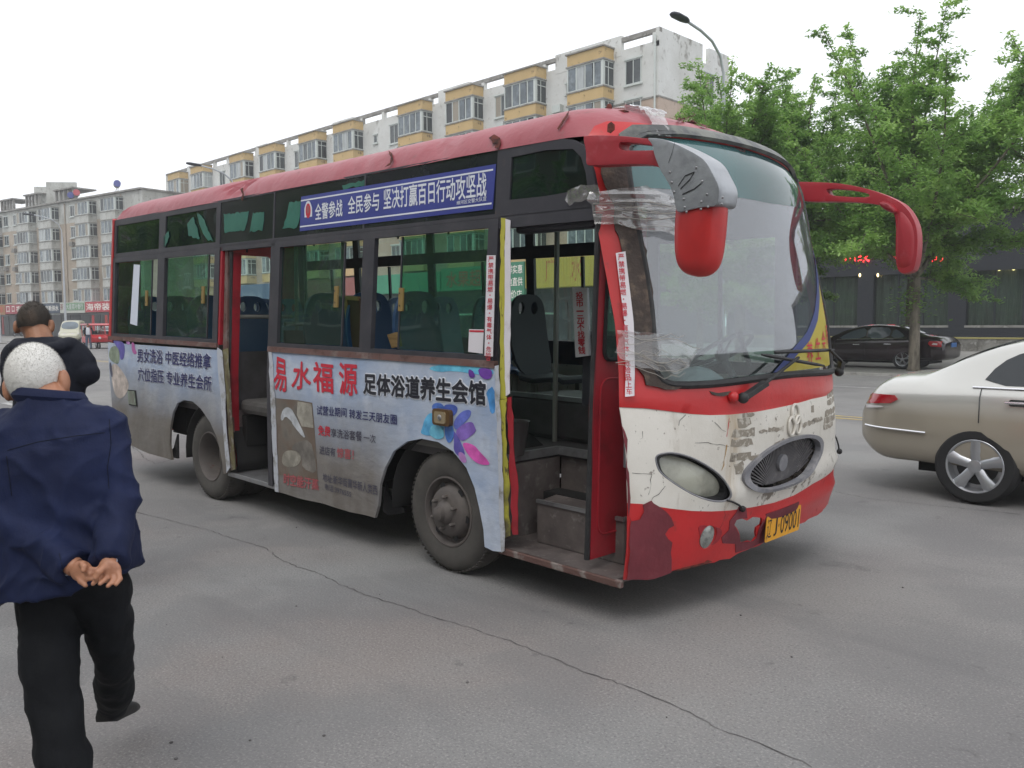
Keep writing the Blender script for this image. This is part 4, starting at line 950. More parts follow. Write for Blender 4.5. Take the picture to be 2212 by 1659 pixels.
for b_, m_, of in ((.14, m_whiteink, .0222), (.055, m_black_gloss, .0268)):
    ad('足体浴道养生会馆', Z8((705, 412), (1440, 482), (1440, 340), (705, 290)), m_, b_, of)
ad('试营业期间', Z8((420, 540), (600, 555), (600, 500), (422, 483)), m_navy, .02); ad('转发三天朋友圈', Z8((615, 560), (902, 600), (902, 540), (618, 505)), m_navy, .02)
ad('免费', Z8((428, 662), (500, 672), (500, 612), (428, 603)), m_redink, .03); ad('享洗浴套餐', Z8((505, 672), (690, 702), (690, 640), (505, 622)), m_fadnavy, .02)
ad('一次', Z8((700, 702), (775, 712), (775, 660), (702, 652)), m_fadnavy, .0)
ad('进店有', Z8((435, 775), (530, 792), (530, 740), (437, 725)), m_fadnavy, .02); ad('惊喜！', Z8((540, 795), (640, 812), (640, 750), (540, 738)), m_fadred, .03)
ad('时空能汗蒸', Z8((220, 960), (430, 995), (430, 930), (222, 890)), m_fadred, .04)
ad('地址:新华街菁华新人类西', Z8((455, 938), (788, 1025), (785, 965), (457, 890)), m_fadnavy, .015); ad('电话:3976555', Z8((468, 990), (625, 1038), (625, 1000), (468, 952)), m_fadnavy, .015)
# pictures printed on the vinyl: flat shapes
def adshape(name, pts, col, off=.0208, parent=BUS, rough=.45, n=0, label=None, layers=()):
    l = S(*pts)
    if n: l = smoothloop(l, n)
    if not layers: layers = [dict(col=tuple(min(1, c*1.9+.05) for c in col), scale=7, lo=.42, hi=.7, amt=.75), dict(col=tuple(c*.5 for c in col), scale=11, lo=.5, hi=.72, amt=.6)]
    o = patch(name, l, admap, mat(name+'_ink', col, rough, layers=layers), parent, step=.05, thick=.001, off=off); part(o, label); return o
pho = adshape('printed_photo', Z8((163, 440), (305, 452), (392, 468), (425, 930), (180, 900)), H('#6b5c50'), layers=[dict(col=H('#7d7870'), scale=3, lo=.45, hi=.6, amt=.8), dict(col=H('#56504a'), scale=6, lo=.5, hi=.7, amt=.7)])
adshape('printed_capsule', Z8((200, 560), (215, 510), (240, 492), (268, 505), (290, 545), (350, 670), (340, 680), (275, 600), (270, 580), (230, 545), (212, 580)), H('#a9acb0'), .0225, pho, n=1)
adshape('printed_curtain', Z8((305, 460), (388, 474), (398, 620), (330, 610), (300, 540)), H('#948f84'), .0222, pho)
adshape('printed_cloth', Z8((215, 770), (250, 752), (310, 760), (330, 810), (300, 850), (240, 858), (205, 830)), H('#8a857a'), .0225, pho, n=2)
adshape('printed_boulder', Z8((260, 745), (300, 700), (380, 690), (410, 800), (420, 900), (330, 860), (330, 800), (300, 760)), H('#65605a'), .0225, pho, n=1)
fl = [((1110, 480), (1150, 465), (1185, 480), (1200, 520), (1160, 560), (1125, 530), '#3a5fa8'), ((1055, 620), (1070, 560), (1110, 520), (1150, 560), (1200, 600), (1170, 650), (1110, 670), (1040, 655), '#4f9bcb'),
      ((1185, 480), (1240, 475), (1275, 495), (1260, 540), (1215, 560), (1195, 520), '#4a62b4'), ((1240, 590), (1290, 520), (1350, 505), (1352, 545), (1310, 590), (1260, 640), '#5b67b8'),
      ((1250, 640), (1310, 590), (1360, 580), (1372, 610), (1385, 640), (1320, 690), (1290, 700), '#7a5cae'), ((1240, 620), (1290, 700), (1320, 790), (1290, 800), (1245, 760), (1250, 690), '#5a52a2'),
      ((1290, 700), (1370, 720), (1400, 760), (1440, 800), (1470, 845), (1390, 838), (1330, 780), '#c04b9c'), ((1270, 760), (1310, 770), (1330, 830), (1290, 825), '#b07ab8'),
      ((1200, 560), (1245, 600), (1250, 680), (1215, 720), (1190, 650), '#3f6cb4'), ((1120, 590), (1180, 610), (1195, 680), (1140, 690), (1090, 650), '#69b4d2')]
for i, f_ in enumerate(fl): adshape('printed_petal', Z8(*f_[:-1]), H(f_[-1]), .0210+.0003*i, n=2)
adshape('printed_sky_swirl', Z8((1080, 258), (1200, 232), (1330, 250), (1480, 262), (1488, 300), (1400, 300), (1250, 275), (1150, 285)), H('#5aa9cc'), .0209, n=1)
adshape('printed_sky_swirl', Z8((1440, 400), (1490, 360), (1500, 520), (1470, 540), (1455, 450)), H('#3e7fb8'), .0209, n=1)
for q in (((1340, 262), (1370, 280), (1378, 315), (1350, 320), (1338, 295)), ((1395, 262), (1440, 258), (1480, 270), (1478, 320), (1440, 330), (1405, 305))): adshape('printed_butterfly', Z8(*q), H('#5c2c8a'), .0245, n=1)
for q, c_ in ((((105, 205), (160, 205), (195, 225), (202, 290), (190, 350), (165, 345), (160, 280), (130, 240)), '#5a52a0'), (((205, 205), (235, 210), (240, 235), (215, 235)), '#a56aa8'), (((250, 215), (270, 225), (275, 270), (290, 300), (270, 312), (250, 280)), '#b05c9c'),
              (((80, 290), (100, 250), (140, 245), (165, 290), (160, 350), (150, 385), (100, 360), (80, 330)), '#77826f'), (((95, 400), (120, 370), (160, 400), (225, 500), (232, 560), (180, 640), (130, 620), (105, 520)), '#b3a79f'), (((85, 360), (100, 380), (112, 470), (100, 480), (85, 420)), '#4c4e62')):
    adshape('printed_bloom' if c_ in ('#5a52a0', '#a56aa8', '#b05c9c') else 'printed_figure', Z2(*q), H(c_), .0212, n=2)
# fuel flap and side lamp
fx_, fz_ = side(291, 861)
o = patch('fuel_flap', S(*Z2((232, 575), (278, 580), (290, 682), (240, 670))), smap, mat('fuel_flap_green', H('#7f8c7c'), .4, layers=[dict(col=DIRT, scale=9, lo=.45, hi=.6, amt=.7)]), BUS, step=.1, thick=.012, off=.028)
patch('flap_surround', S(*Z2((226, 568), (284, 574), (296, 692), (236, 680))), smap, m_ink, BUS, step=.1, thick=.006, off=.025)
sl = patch('side_marker_lamp', rrect(*side(949, 915), *side(986, 885), .02), smap, mat('brass_lamp_bezel', H('#6e5436'), .45, .5, bump=(40, .001)), BUS, step=.1, thick=.03, off=.028)
patch('lamp_lens', rrect(*side(955, 911), *side(979, 889), .015), smap, mat('lamp_lens_clear', H('#8d7d60'), .15, coat=.6), sl, step=.1, thick=.008, off=.058)
G().ball((side(967, 900)[0], -.066, side(967, 900)[1]), (.018, .008, .018)).build('lamp_bulb', m_alu, sl, True)
# stickers
for q, s_ in ((((1059, 552), (1078, 552), (1072, 770), (1054, 768)), 1), ):
    patch('warning_sticker', S(*q), smap, m_sticker, BUS, step=.2, thick=.002, off=.026)
def vtext(s, top_, bot, wpx, m, mapper, tosurf, off, parent=BUS, name='sticker_lettering', bold=.02, gap=.12):
    n = len(s); 
    for i, ch in enumerate(s):
        t0 = (i+gap/2)/n; t1 = (i+1-gap/2)/n
        if ch == '一': t0, t1 = (i+.44)/n, (i+.56)/n
        a = np.array(top_)*(1-t0)+np.array(bot)*t0; b = np.array(top_)*(1-t1)+np.array(bot)*t1
        if ch == '·':
            c_ = (a+b)/2; q = [tosurf(c_[0]-1.3, c_[1]+1.3), tosurf(c_[0]+1.3, c_[1]+1.3), tosurf(c_[0]+1.3, c_[1]-1.3), tosurf(c_[0]-1.3, c_[1]-1.3)]
            mesh(name, [mapper(*k, off) for k in q], [(0, 1, 2, 3)], m, parent); continue
        q = [tosurf(b[0]-wpx/2, b[1]), tosurf(b[0]+wpx/2, b[1]), tosurf(a[0]+wpx/2, a[1]), tosurf(a[0]-wpx/2, a[1])]
        text(name, ch, q, mapper, m, parent, off, bold)
vtext('严禁携带易燃·易爆·有毒气体·危险品', (1068.5, 554), (1062.5, 786), 11, m_redink, smap, side, .029)
patch('notice_sticker', S((1013, 711), (1054, 712), (1051, 765), (1011, 760)), smap, m_sticker, BUS, step=.3, thick=.002, off=-.003)
patch('notice_stripe', S((1014, 713), (1053, 714), (1053, 718), (1014, 717)), smap, m_redink, BUS, step=.3, thick=.001, off=-.0005)
# ---------------------------------------------------------------- front of the bus
z5 = lambda x, y: (1296.1+x*.27666, 810.1+y*.27666)
z6 = lambda x, y: (1350+x*.24412, 486+y*.24412)
z4 = lambda x, y: (1296.1+x*.24414, 216+y*.24414)
F5 = lambda *l: Fr(*[z5(*q) for q in l]); F6 = lambda *l: Fr(*[z6(*q) for q in l])
EDG = .004
nearedge = lambda z: inset(z)+EDG
faredge = lambda z: WD-inset(z)-EDG
UP = [front(*q) for q in ((1345, 880), (1393, 882.6), (1434, 887.5), (1490, 894.5), (1531, 897), (1573, 896), (1628, 890), (1697, 876.5), (1750, 862))]
UP = [(nearedge(1.18), UP[0][1])]+UP[1:]; zfar = UP[-1][1]; UP += [(1.9, zfar-.002), (faredge(1.18), zfar-.01)]
LOW = [front(*q) for q in ((1355, 1086), (1385, 1087.6), (1445, 1097), (1490, 1102), (1534, 1103), (1573, 1101), (1622.6, 1093.7), (1669.6, 1084), (1711, 1068.8), (1752, 1043))]
LOW = [(EDG, LOW[0][1])]+LOW[1:]; LOW += [(2.0, LOW[-1][1]+.01), (WD-EDG, LOW[-1][1]+.03)]
BOT = [front(*q) for q in ((1360, 1249), (1407, 1247), (1445, 1233), (1473, 1226), (1517, 1215), (1559, 1207), (1586, 1198), (1628, 1178), (1670, 1158.7), (1711, 1136.6), (1760, 1112))]
BOT = [(EDG, BOT[0][1])]+BOT[1:]; BOT += [(2.0, BOT[-1][1]+.01), (WD-EDG, BOT[-1][1]+.03)]
#print('UP', np.round(UP, 2).tolist()); print('LOW', np.round(LOW, 2).tolist()); print('BOT', np.round(BOT, 2).tolist())
HL = F5((425, 640), (450, 618), (500, 607), (560, 605), (640, 620), (720, 648), (800, 690), (860, 728), (910, 765), (955, 812), (985, 860), (998, 905), (995, 940), (980, 962), (950, 977), (900, 981), (850, 975), (800, 962), (750, 945), (690, 917), (640, 888), (580, 850), (520, 808), (480, 775), (450, 740), (432, 690))
GR = F5((1090, 800), (1108, 740), (1180, 660), (1300, 562), (1430, 495), (1560, 462), (1650, 462), (1700, 490), (1712, 550), (1690, 630), (1620, 730), (1520, 810), (1400, 865), (1270, 897), (1170, 893), (1110, 860))
HOLE = jag(F5((1045, 1122), (1085, 1112), (1130, 1122), (1180, 1105), (1230, 1095), (1226, 1125), (1232, 1160), (1205, 1180), (1200, 1230), (1208, 1262), (1180, 1290), (1080, 1300), (1072, 1240), (1050, 1200), (1025, 1160)), .006, .04, 3)
FOGC = front(*z5(825, 1258))
FOG = [(FOGC[0]+.062*math.cos(t*PI/10), FOGC[1]+.068*math.sin(t*PI/10)) for t in range(20)]
HL = smoothloop(HL, 1); GR = smoothloop(GR, 2)
mids = lambda l, a, b: [p for p in l if a < p[0] < b]
#print('HL', np.round(HL[::6], 2).tolist(), 'GR', np.round(GR[::4], 2).tolist(), 'FOG', FOGC)
# lower bumper, white belt, red belt with the screen surround
bump_o = jag(BOT[1:-1], .010, .05, 11)
bump_poly = [BOT[0]]+bump_o[:-4]+[BOT[-1]]+list(reversed(LOW))
# jag() treats its list as closed; drop the closing run
def jagopen(l, amp, st, seed):
    rs = random.Random(seed); o = []
    for i in range(len(l)-1):
        a = np.array(l[i]); b = np.array(l[i+1]); k = max(1, int(np.linalg.norm(b-a)/st))
        for j in range(k): o.append(tuple(a+(b-a)*j/k+np.array((0, rs.uniform(-amp, amp)))))
    return o+[l[-1]]
bump_poly = jagopen(BOT, .007, .04, 11)+list(reversed(LOW))
def fm2(y, z, off=0.0):
    k = .0
    k += .020*math.exp(-((z-.52)/.05)**2)*(1 if y > .9 else .3)
    k += .006*mn.noise(Vector((y*2.5, z*3, 7)))
    return fmap(y, z, off+k)
part(patch('front_bumper', bump_poly, fm2, m_red, BUS, [HOLE, FOG], step=.05, thick=.012))
def fm3(y, z, off=0.0):
    # the white belt swells round the grille and is hollowed under it
    k = .004*mn.noise(Vector((y*3, z*3, 2)))
    k += .022*math.exp(-((z-.70)/.045)**2)*(1/(1+math.exp(-(y-.55)*16)))
    return fmap(y, z, off+k)
part(patch('front_belt', list(UP)[::-1]+LOW, fm3, m_white, BUS, [HL, GR], step=.05, thick=.012), 'white belt with peeled lettering and rust runs')

def gz(a): return a
GL = [(.262, 2.52), (.225, 2.46), (.212, 2.36), (.207, 2.2), (.205, 2.0), (.20, 1.8), (.185, 1.6), (.17, 1.42), (.175, 1.35), (.20, 1.315), (.26, 1.30), (.5, 1.302), (.8, 1.315), (1.15, 1.325)]
GT = [(.30, 2.555), (.38, 2.58), (.55, 2.592), (.8, 2.602), (1.15, 2.606)]
half = list(reversed(GL))+GT            # from bottom centre, up the door side, to the top centre
GO = half+[(WD-y, z) for y, z in reversed(half[1:-1])]
def grow(l, d):
    o = []; n = len(l)
    c = np.mean(np.array(l), 0)
    for i in range(n):
        a = np.array(l[i-1]); b = np.array(l[(i+1) % n]); t = b-a; nn = np.array((t[1], -t[0])); nn /= np.linalg.norm(nn)
        p = np.array(l[i]); 
        if nn@(p-c) < 0: nn = -nn
        o.append(tuple(p+nn*d))
    return o
SEAL = grow(GO, .030)
TOPZ = 2.652
sur = list(UP)+[(WD-inset(z)-EDG, z) for z in (1.3, 1.6, 1.9, 2.2, 2.45)]+[(WD-.10, 2.56), (WD-.15, 2.62), (WD-.22, TOPZ), (1.15, TOPZ), (.22, TOPZ), (.15, 2.62), (.10, 2.56)]+[(inset(z)+EDG, z) for z in (2.45, 2.2, 1.9, 1.6, 1.3)]
def fm4(y, z, off=0.0):
    k = .006*mn.noise(Vector((y*3, z*4, 4)))
    k += .012*math.exp(-((z-1.22)/.035)**2)
    return fmap(y, z, off+k)
part(patch('screen_surround', sur, fm4, m_red, BUS, [GO], step=.05, thick=.012))
# seal round the glass: a rounded rubber section following the outline
def sealpath(l, off=.012): return [fmap(y, z, off) for y, z in l]
GOd = densify(smoothloop(GO, 1), .06)
sl_ = grow(GOd, .012); g = G(); P = sealpath(sl_, .016); P.append(P[0]); g.tube(P, .020, 8); g.build('windshield_seal', m_black, BUS, True)
# greyed upper seal and visor strip, brown sealant down the door-side pillar
gtop = [(.250, 2.50), (.275, 2.53), (.34, 2.565), (.55, 2.588), (.9, 2.598), (1.15, 2.60), (1.4, 2.598), (1.75, 2.588), (1.95, 2.562), (2.03, 2.52), (2.05, 2.45), (2.085, 2.2),
        (2.098, 2.2), (2.11, 2.48), (2.08, 2.57), (2.0, 2.615), (1.7, 2.642), (1.15, 2.652), (.6, 2.642), (.3, 2.615), (.215, 2.565), (.205, 2.5)]
patch('visor_strip', gtop, lambda y, z, o_=0: fmap(y, z, o_+.004), m_visor, BUS, step=.05, thick=.022, off=.010)
put = jag([(.10, 2.43), (.19, 2.45), (.20, 2.25), (.205, 2.0), (.197, 1.8), (.18, 1.6), (.165, 1.42), (.19, 1.31), (.30, 1.285), (.24, 1.262), (.12, 1.29), (.075, 1.42), (.085, 1.6), (.10, 1.8), (.115, 2.0), (.12, 2.18)], .007, .035, 5)
patch('pillar_sealant', put, fmap, m_putty, BUS, step=.04, thick=.018, off=.014)
patch('windshield', GO, fmap, m_wind, BUS, step=.06, thick=.006, off=-.008)
bl = [(front(1418, 772)[0], 1.437), (.9, 1.452), (1.5, 1.462), (2.12, 1.465)]
FILM = [(.19, 1.437)]+bl[1:]+[(2.10, 2.1), (2.09, 2.33), (1.15, 2.285), (.21, 2.30), (.2, 2.0), (.19, 1.7)]
patch('windshield_film', FILM, fmap, m_film, BUS, step=.08, thick=.001, off=.0015)
STR = [(.21, 2.30), (1.15, 2.285), (2.09, 2.33), (2.07, 2.46), (2.03, 2.54), (1.92, 2.58), (1.5, 2.598), (1.15, 2.603), (.8, 2.598), (.38, 2.577), (.27, 2.53), (.225, 2.45)]
patch('sun_strip', STR, fmap, m_sunstrip, BUS, step=.06, thick=.001, off=.0015)
# maroon patches where the red coat has come away
MA = F5((145, 380), (165, 380), (198, 440), (205, 560), (195, 700), (205, 850), (190, 993), (192, 1080), (240, 1138), (300, 1125), (330, 1060), (330, 1003), (385, 975), (410, 1000), (490, 1050), (545, 1110), (568, 1170), (520, 1195), (490, 1235), (550, 1300), (540, 1380), (545, 1525), (440, 1570), (300, 1590), (200, 1585))
MA = [(max(p[0], EDG+.002), p[1]) for p in MA]+[(EDG+.002, .32), (EDG+.002, .7), (EDG+.002, 1.05)]
part(patch('bare_undercoat', jag(MA[:-3], .004, .03, 8)+MA[-3:], lambda y, z, o_=0: fmap(y, z, o_+(.004*mn.noise(Vector((y*5, z*5, 1))))), m_maroon, BUS, step=.05, thick=.002, off=.017), 'bare maroon undercoat at the door-side corner')
M2 = F5((1065, 1020), (1125, 1025), (1130, 1110), (1085, 1112), (1045, 1122), (1025, 1160), (1050, 1200), (1072, 1240), (1080, 1300), (1180, 1290), (1208, 1262), (1240, 1110), (1248, 1150), (1225, 1310), (1160, 1345), (1040, 1380), (1040, 1310), (940, 1305), (930, 1260), (985, 1200), (990, 1130), (1050, 1060))
patch('bare_undercoat', M2, fm2, m_maroon, BUS, step=.05, thick=.002, off=.013)
patch('bare_undercoat', F5((545, 1525), (640, 1495), (800, 1455), (820, 1435), (860, 1445), (760, 1480), (620, 1515)), fm2, m_hole, BUS, step=.05, thick=.002, off=.013)
patch('bare_undercoat', F5((835, 125), (900, 140), (1000, 125), (985, 150), (940, 165), (890, 162), (850, 150)), fm4, m_putty, BUS, step=.05, thick=.002, off=.013)
# peeled lettering on the belt
m_peel = mat('bared_primer', H('#8c8478'), .75, layers=[dict(col=H('#b9b3a8'), scale=26, lo=.52, hi=.58, amt=.9), dict(col=H('#544c44'), scale=16, lo=.6, hi=.66, amt=.8)])
PE = [((1090, 306), (1190, 298), (1188, 325), (1092, 332)), ((1060, 345), (1150, 335), (1165, 375), (1125, 408), (1062, 408)), ((1020, 428), (1190, 415), (1190, 470), (1015, 492)), ((1010, 505), (1172, 487), (1180, 540), (1110, 555), (1005, 558)),
      ((1010, 612), (1165, 602), (1160, 650), (1110, 668), (1000, 670)), ((1032, 700), (1095, 668), (1115, 700), (1105, 765), (1050, 775)), ((1222, 432), (1290, 422), (1290, 445), (1225, 458)), ((1300, 412), (1420, 400), (1415, 430), (1300, 445)),
      ((1560, 372), (1720, 322), (1725, 348), (1550, 415)), ((1633, 240), (1650, 232), (1655, 290), (1635, 300)), ((1755, 152), (1840, 108), (1838, 145), (1756, 190)), ((1755, 200), (1838, 155), (1830, 195), (1755, 245)),
      ((1742, 280), (1820, 232), (1818, 275), (1740, 325)), ((1735, 335), (1815, 300), (1812, 345), (1732, 385)), ((1728, 395), (1800, 358), (1798, 395), (1730, 430)), ((1130, 645), (1260, 610), (1330, 545), (1420, 480), (1425, 495), (1330, 570), (1270, 640), (1180, 665))]
for i, q in enumerate(PE): patch('peeled_decal', jag(F5(*q), .006, .025, 20+i), fm3, m_peel, BUS, step=.05, thick=.001, off=.0125)
def crack(l, w_, mf, seed, m=m_ink, name='paint_crack', off=.0135):
    rs = random.Random(seed); P = []
    for i in range(len(l)-1):
        a = np.array(l[i]); b = np.array(l[i+1]); k = max(1, int(np.linalg.norm(b-a)/.02))
        for j in range(k): P.append(a+(b-a)*j/k+np.array((rs.uniform(-.004, .004), rs.uniform(-.003, .003))))
    P.append(np.array(l[-1])); V = []; Fc = []
    for i, p in enumerate(P):
        t = P[min(i+1, len(P)-1)]-P[max(i-1, 0)]; n_ = np.array((-t[1], t[0])); n_ /= max(1e-6, np.linalg.norm(n_)); ww = w_*.5*rs.uniform(.2, 1)
        V += [mf(*(p+n_*ww), off), mf(*(p-n_*ww), off)]
        if i: Fc.append((2*i-2, 2*i-1, 2*i+1, 2*i))
    return mesh(name, V, Fc, m, BUS)
for i, l in enumerate([((495, 865), (450, 925), (400, 950), (395, 972)), ((250, 765), (330, 765), (395, 775), (385, 850), (370, 930)), ((655, 315), (615, 355), (605, 395)), ((330, 440), (330, 490), (310, 500)), ((730, 525), (800, 525), (900, 540), (990, 555)), ((880, 372), (920, 415), (965, 440)),
                       ((955, 1010), (960, 1090), (925, 1170), (910, 1190)), ((985, 965), (1040, 985), (1070, 1020)), ((1500, 860), (1400, 890), (1380, 920))]):
    crack(F5(*l), .003, fm3 if i < 6 or i > 7 else fm2, i, off=.0145)
crack(F5((998, 330), (990, 380), (985, 440), (975, 480)), .006, fm3, 31, m_redink, 'red_paint_run'); crack(F5((980, 540), (965, 620), (950, 700), (935, 740)), .010, fm3, 32, mat('rust_run_brown', H('#a88652'), .7), 'rust_run')
# headlight
hc = np.mean(np.array(HL), 0)
hin = lambda l, k: [tuple(hc+(np.array(p)-hc)*k) for p in l]
hb = patch('headlight_bezel', HL, lambda y, z, o_=0: fmap(y, z, o_), m_black, BUS, [hin(HL, .90)], step=.05, thick=.06, off=-.062)
LN = hin(HL, .93)
def lensmap(y, z, off=0.0):
    d = ((y-hc[0])/.27)**2+((z-hc[1]+.0)/.15)**2
    return fmap(y+.0, z-.012, off-.045+.035*max(0, 1-d)-.10*max(0, z-hc[1])-.03*max(0, y-hc[0]))
hl = patch('headlight', LN, lensmap, m_lens, BUS, step=.03, thick=.01)
part(hl, 'clouded oval headlight sunk behind the belt'); hb.parent = hl
P = [fm3(y, z, .008) for y, z in densify(smoothloop(HL, 1), .04)]; P.append(P[0]); G().tube(P, .006, 6).build('headlight_rim', m_bezel, hl, True)
# grille
gc = np.mean(np.array(GR), 0)
gin = lambda l, k: [tuple(gc+(np.array(p)-gc)*k) for p in l]
gr = patch('grille_frame', gin(GR, 1.01), fm3, m_bezel, BUS, [gin(GR, .89)], step=.04, thick=.035, off=-.004)
gr.name = 'grille'; gr['label'] = 'oval radiator grille with fanned slats'
patch('grille_back', gin(GR, .9), fmap, m_ink, gr, step=.08, thick=.01, off=-.09)
GI = np.array(gin(GR, .87)); fo = np.array((gc[0]-.02, GI[:, 1].min()-.05))
for k in range(46):
    a = R(12+156*k/45); d = np.array((math.cos(a), math.sin(a))); ts = [t for t in np.arange(.02, 1.2, .006) if inpoly(np.array([fo+d*t]), [tuple(p) for p in GI])[0]]
    if len(ts) < 3: continue
    t0, t1 = ts[0], ts[-1]; V = []; Fc = []; nn_ = np.array((-d[1], d[0]))*.0038; kk = 6
    for j in range(kk+1):
        p = fo+d*(t0+(t1-t0)*j/kk)
        for sg, of in ((-1, -.012), (1, -.012), (1, -.05), (-1, -.05)): V.append(fmap(*(p+nn_*sg), of))
        if j: b0 = (j-1)*4; Fc += [(b0+i, b0+(i+1) % 4, b0+4+(i+1) % 4, b0+4+i) for i in range(4)]
    fixn(mesh('slat', V, Fc, m_slat, gr))
patch('grille_badge', [(gc[0]-.02+.048*math.cos(t*PI/12), gc[1]+.0+.048*math.sin(t*PI/12)) for t in range(24)], fmap, m_bezel, gr, step=.05, thick=.02, off=-.012)
# fog lamp
P = [fm2(y, z, .004) for y, z in FOG]; P.append(P[0])
fg = patch('fog_lamp', [(FOGC[0]+(p[0]-FOGC[0])*.86, FOGC[1]+(p[1]-FOGC[1])*.92) for p in FOG], lambda y, z, o_=0: fmap(y, z, o_+.02*max(0, 1-((y-FOGC[0])/.06)**2-((z-FOGC[1])/.07)**2)), mat('fog_lamp_glass', H('#9a9c98'), .15, .3, layers=[dict(col=H('#5d605e'), scale=30, lo=.45, hi=.6, amt=.6)], coat=.8), BUS, step=.015, thick=.008, off=.0)
G().tube(P, .008, 6).build('fog_lamp_rim', m_red, fg, True)
patch('fog_recess', smoothloop(F5((745, 1162), (840, 1168), (938, 1190), (920, 1280), (850, 1328), (790, 1322), (760, 1250)), 2), fm2, m_darkred, fg, [[(FOGC[0]+(p[0]-FOGC[0])*1.02, FOGC[1]+(p[1]-FOGC[1])*1.02) for p in FOG]], step=.04, thick=.002, off=.0125)
# emblem of three rings
for i, (x, y, a, b) in enumerate(((1502, 305, .045, .055), (1470, 398, .036, .05), (1521, 386, .036, .05))):
    c_ = front(*z5(x, y)); P = [fm3(c_[0]+a*math.cos(t*PI/10), c_[1]+b*math.sin(t*PI/10), .02) for t in range(21)]
    ob = G().tube(P, .008, 8, False).build('front_emblem', m_white, BUS, True)
# number plate
PQ = F5((1238, 1283), (1503, 1182), (1512, 1002), (1262, 1092)); pc = np.mean(np.array(PQ), 0)
c0 = np.array(fm2(pc[0], pc[1], .03)); e1 = np.array(fm2(pc[0]+.15, pc[1], .03))-np.array(fm2(pc[0]-.15, pc[1], .03)); e1 /= np.linalg.norm(e1)
e2 = np.array((0.06, 0, 1.0)); e2 -= e1*(e2@e1); e2 /= np.linalg.norm(e2); e3 = np.cross(e1, e2)
print('plate', np.round(PQ, 3).tolist())
pw = PQ[1][0]-PQ[0][0]; ph = (PQ[3][1]-PQ[0][1]+PQ[2][1]-PQ[1][1])/2
def pm(a, b, off=0.0): return tuple(c0+e1*(a)*1.0+e2*b+e3*off)
hw_, hh_ = pw/2, ph/2
pl_ = patch('number_plate', rrect(-hw_, -hh_, hw_, hh_, .012), pm, m_plate, BUS, step=.2, thick=.004)
def ptext(s, a0, b0, a1, b1, bold=.006): text('plate_lettering', s, [(a0, b0), (a1, b0), (a1, b1), (a0, b1)], pm, m_ink, pl_, .0052, bold)
ptext('辽', -hw_*.94, -hh_*.72, -hw_*.70, hh_*.72); ptext('J', -hw_*.56, -hh_*.72, -hw_*.38, hh_*.72); ptext('·', -hw_*.30, -.01, -hw_*.26, .01); ptext('09001', -hw_*.18, -hh_*.72, hw_*.92, hh_*.72)
patch('plate_recess', grow(PQ, .02), fm2, m_maroon, pl_, step=.06, thick=.004, off=.012)
# mirrors
def slabmap(Y, th, rnd=None):
    return lambda x, z, o_=0: (x, Y-th/2+o_, z)
def slab(name, pts, holes, Y, th, m, parent, step=.04, bev=.012):
    P = [byp(px, py, Y) for px, py in smoothloop(pts, 2)]; hs_ = [[byp(px, py, Y) for px, py in smoothloop(h, 1)] for h in holes]
    o = patch(name, P, lambda x, z, o_=0: (x, Y-th/2+o_, z), m, parent, hs_, step=step, thick=th, smooth=True)
    b = o.modifiers.new('weld', 'WELD'); b.merge_threshold = 1e-4
    b = o.modifiers.new('bevel', 'BEVEL'); b.width = bev; b.segments = 3; b.limit_method = 'ANGLE'; b.angle_limit = R(50)
    return o
def pillow(name, pts, Y, th, m, parent, it=2):
    P = [byp(px, py, Y) for px, py in smoothloop(pts, it)]; c_ = np.mean(np.array(P), 0); A_ = np.array(P); rings_ = []
    for k in range(-6, 7):
        t = k/6*PI/2; rr = max(.02, math.cos(t)**.45); rings_.append([(c_[0]+(p[0]-c_[0])*rr, Y+th/2*math.sin(t), c_[1]+(p[1]-c_[1])*rr) for p in A_])
    return fixn(G().loft(rings_).build(name, m, parent, True))
m_mred = mat('mirror_red', H('#a8303a'), .45, layers=[dict(col=H('#c98088'), scale=8, lo=.6, hi=.72, amt=.35), dict(col=H('#8a2a32'), scale=3, lo=.45, hi=.7, amt=.5)], bump=(6, .003), bump2=(60, .0005))
m_mred2 = mat('mirror_shell_red', H('#bb2b2a'), .4, layers=[dict(col=H('#8f2226'), scale=3, lo=.5, hi=.7, amt=.5)])
NM = slab('near_mirror_arm', [(1271, 300), (1276, 295), (1341, 295), (1406, 302), (1440, 306), (1462, 330), (1480, 350), (1500, 385), (1500, 430), (1474, 424), (1468, 408), (1453, 378), (1437, 364), (1411, 356.6), (1351, 357), (1290, 360), (1277, 359), (1278, 330)],
          [[(1347, 313), (1356, 309), (1390, 312), (1428, 319), (1431, 327), (1395, 328), (1349, 328)]], -.03, .085, m_mred, BUS)
NM.name = 'mirror_arm'; NM['label'] = 'dented red mirror arm over the front door'
pillow('mirror_shell', [(1470, 425), (1465, 480), (1464, 530), (1467, 568), (1479, 590), (1505, 599), (1526, 598), (1543, 588), (1555, 562), (1562, 509), (1567, 447), (1565, 415), (1520, 400)], -.05, .15, m_mred2, NM)
sv = slab('metal_patch', [(1417, 303), (1440, 304), (1458, 307), (1490, 320), (1521, 336), (1545, 351), (1562, 383), (1575, 409), (1573, 430), (1569.7, 449), (1540, 450), (1510, 456), (1483, 463.6), (1479, 445), (1474, 418), (1462, 395), (1447, 372), (1438, 350), (1432, 330), (1430, 316)], [], -.055, .155, m_silver, NM, bev=.02)
sv['label'] = 'riveted silver metal sheet wrapped round the elbow'
for q in [(1448, 372), (1452, 394), (1457, 415), (1478, 430), (1480, 448), (1484, 458), (1515, 452), (1530, 447), (1516, 436), (1528, 420), (1562, 427), (1560, 441), (1505, 362), (1518, 392)]:
    x_, z_ = byp(*q, -.13); G().ball((x_, -.134, z_), (.006, .004, .006), 8, 6).build('rivet', m_alu, sv, True)
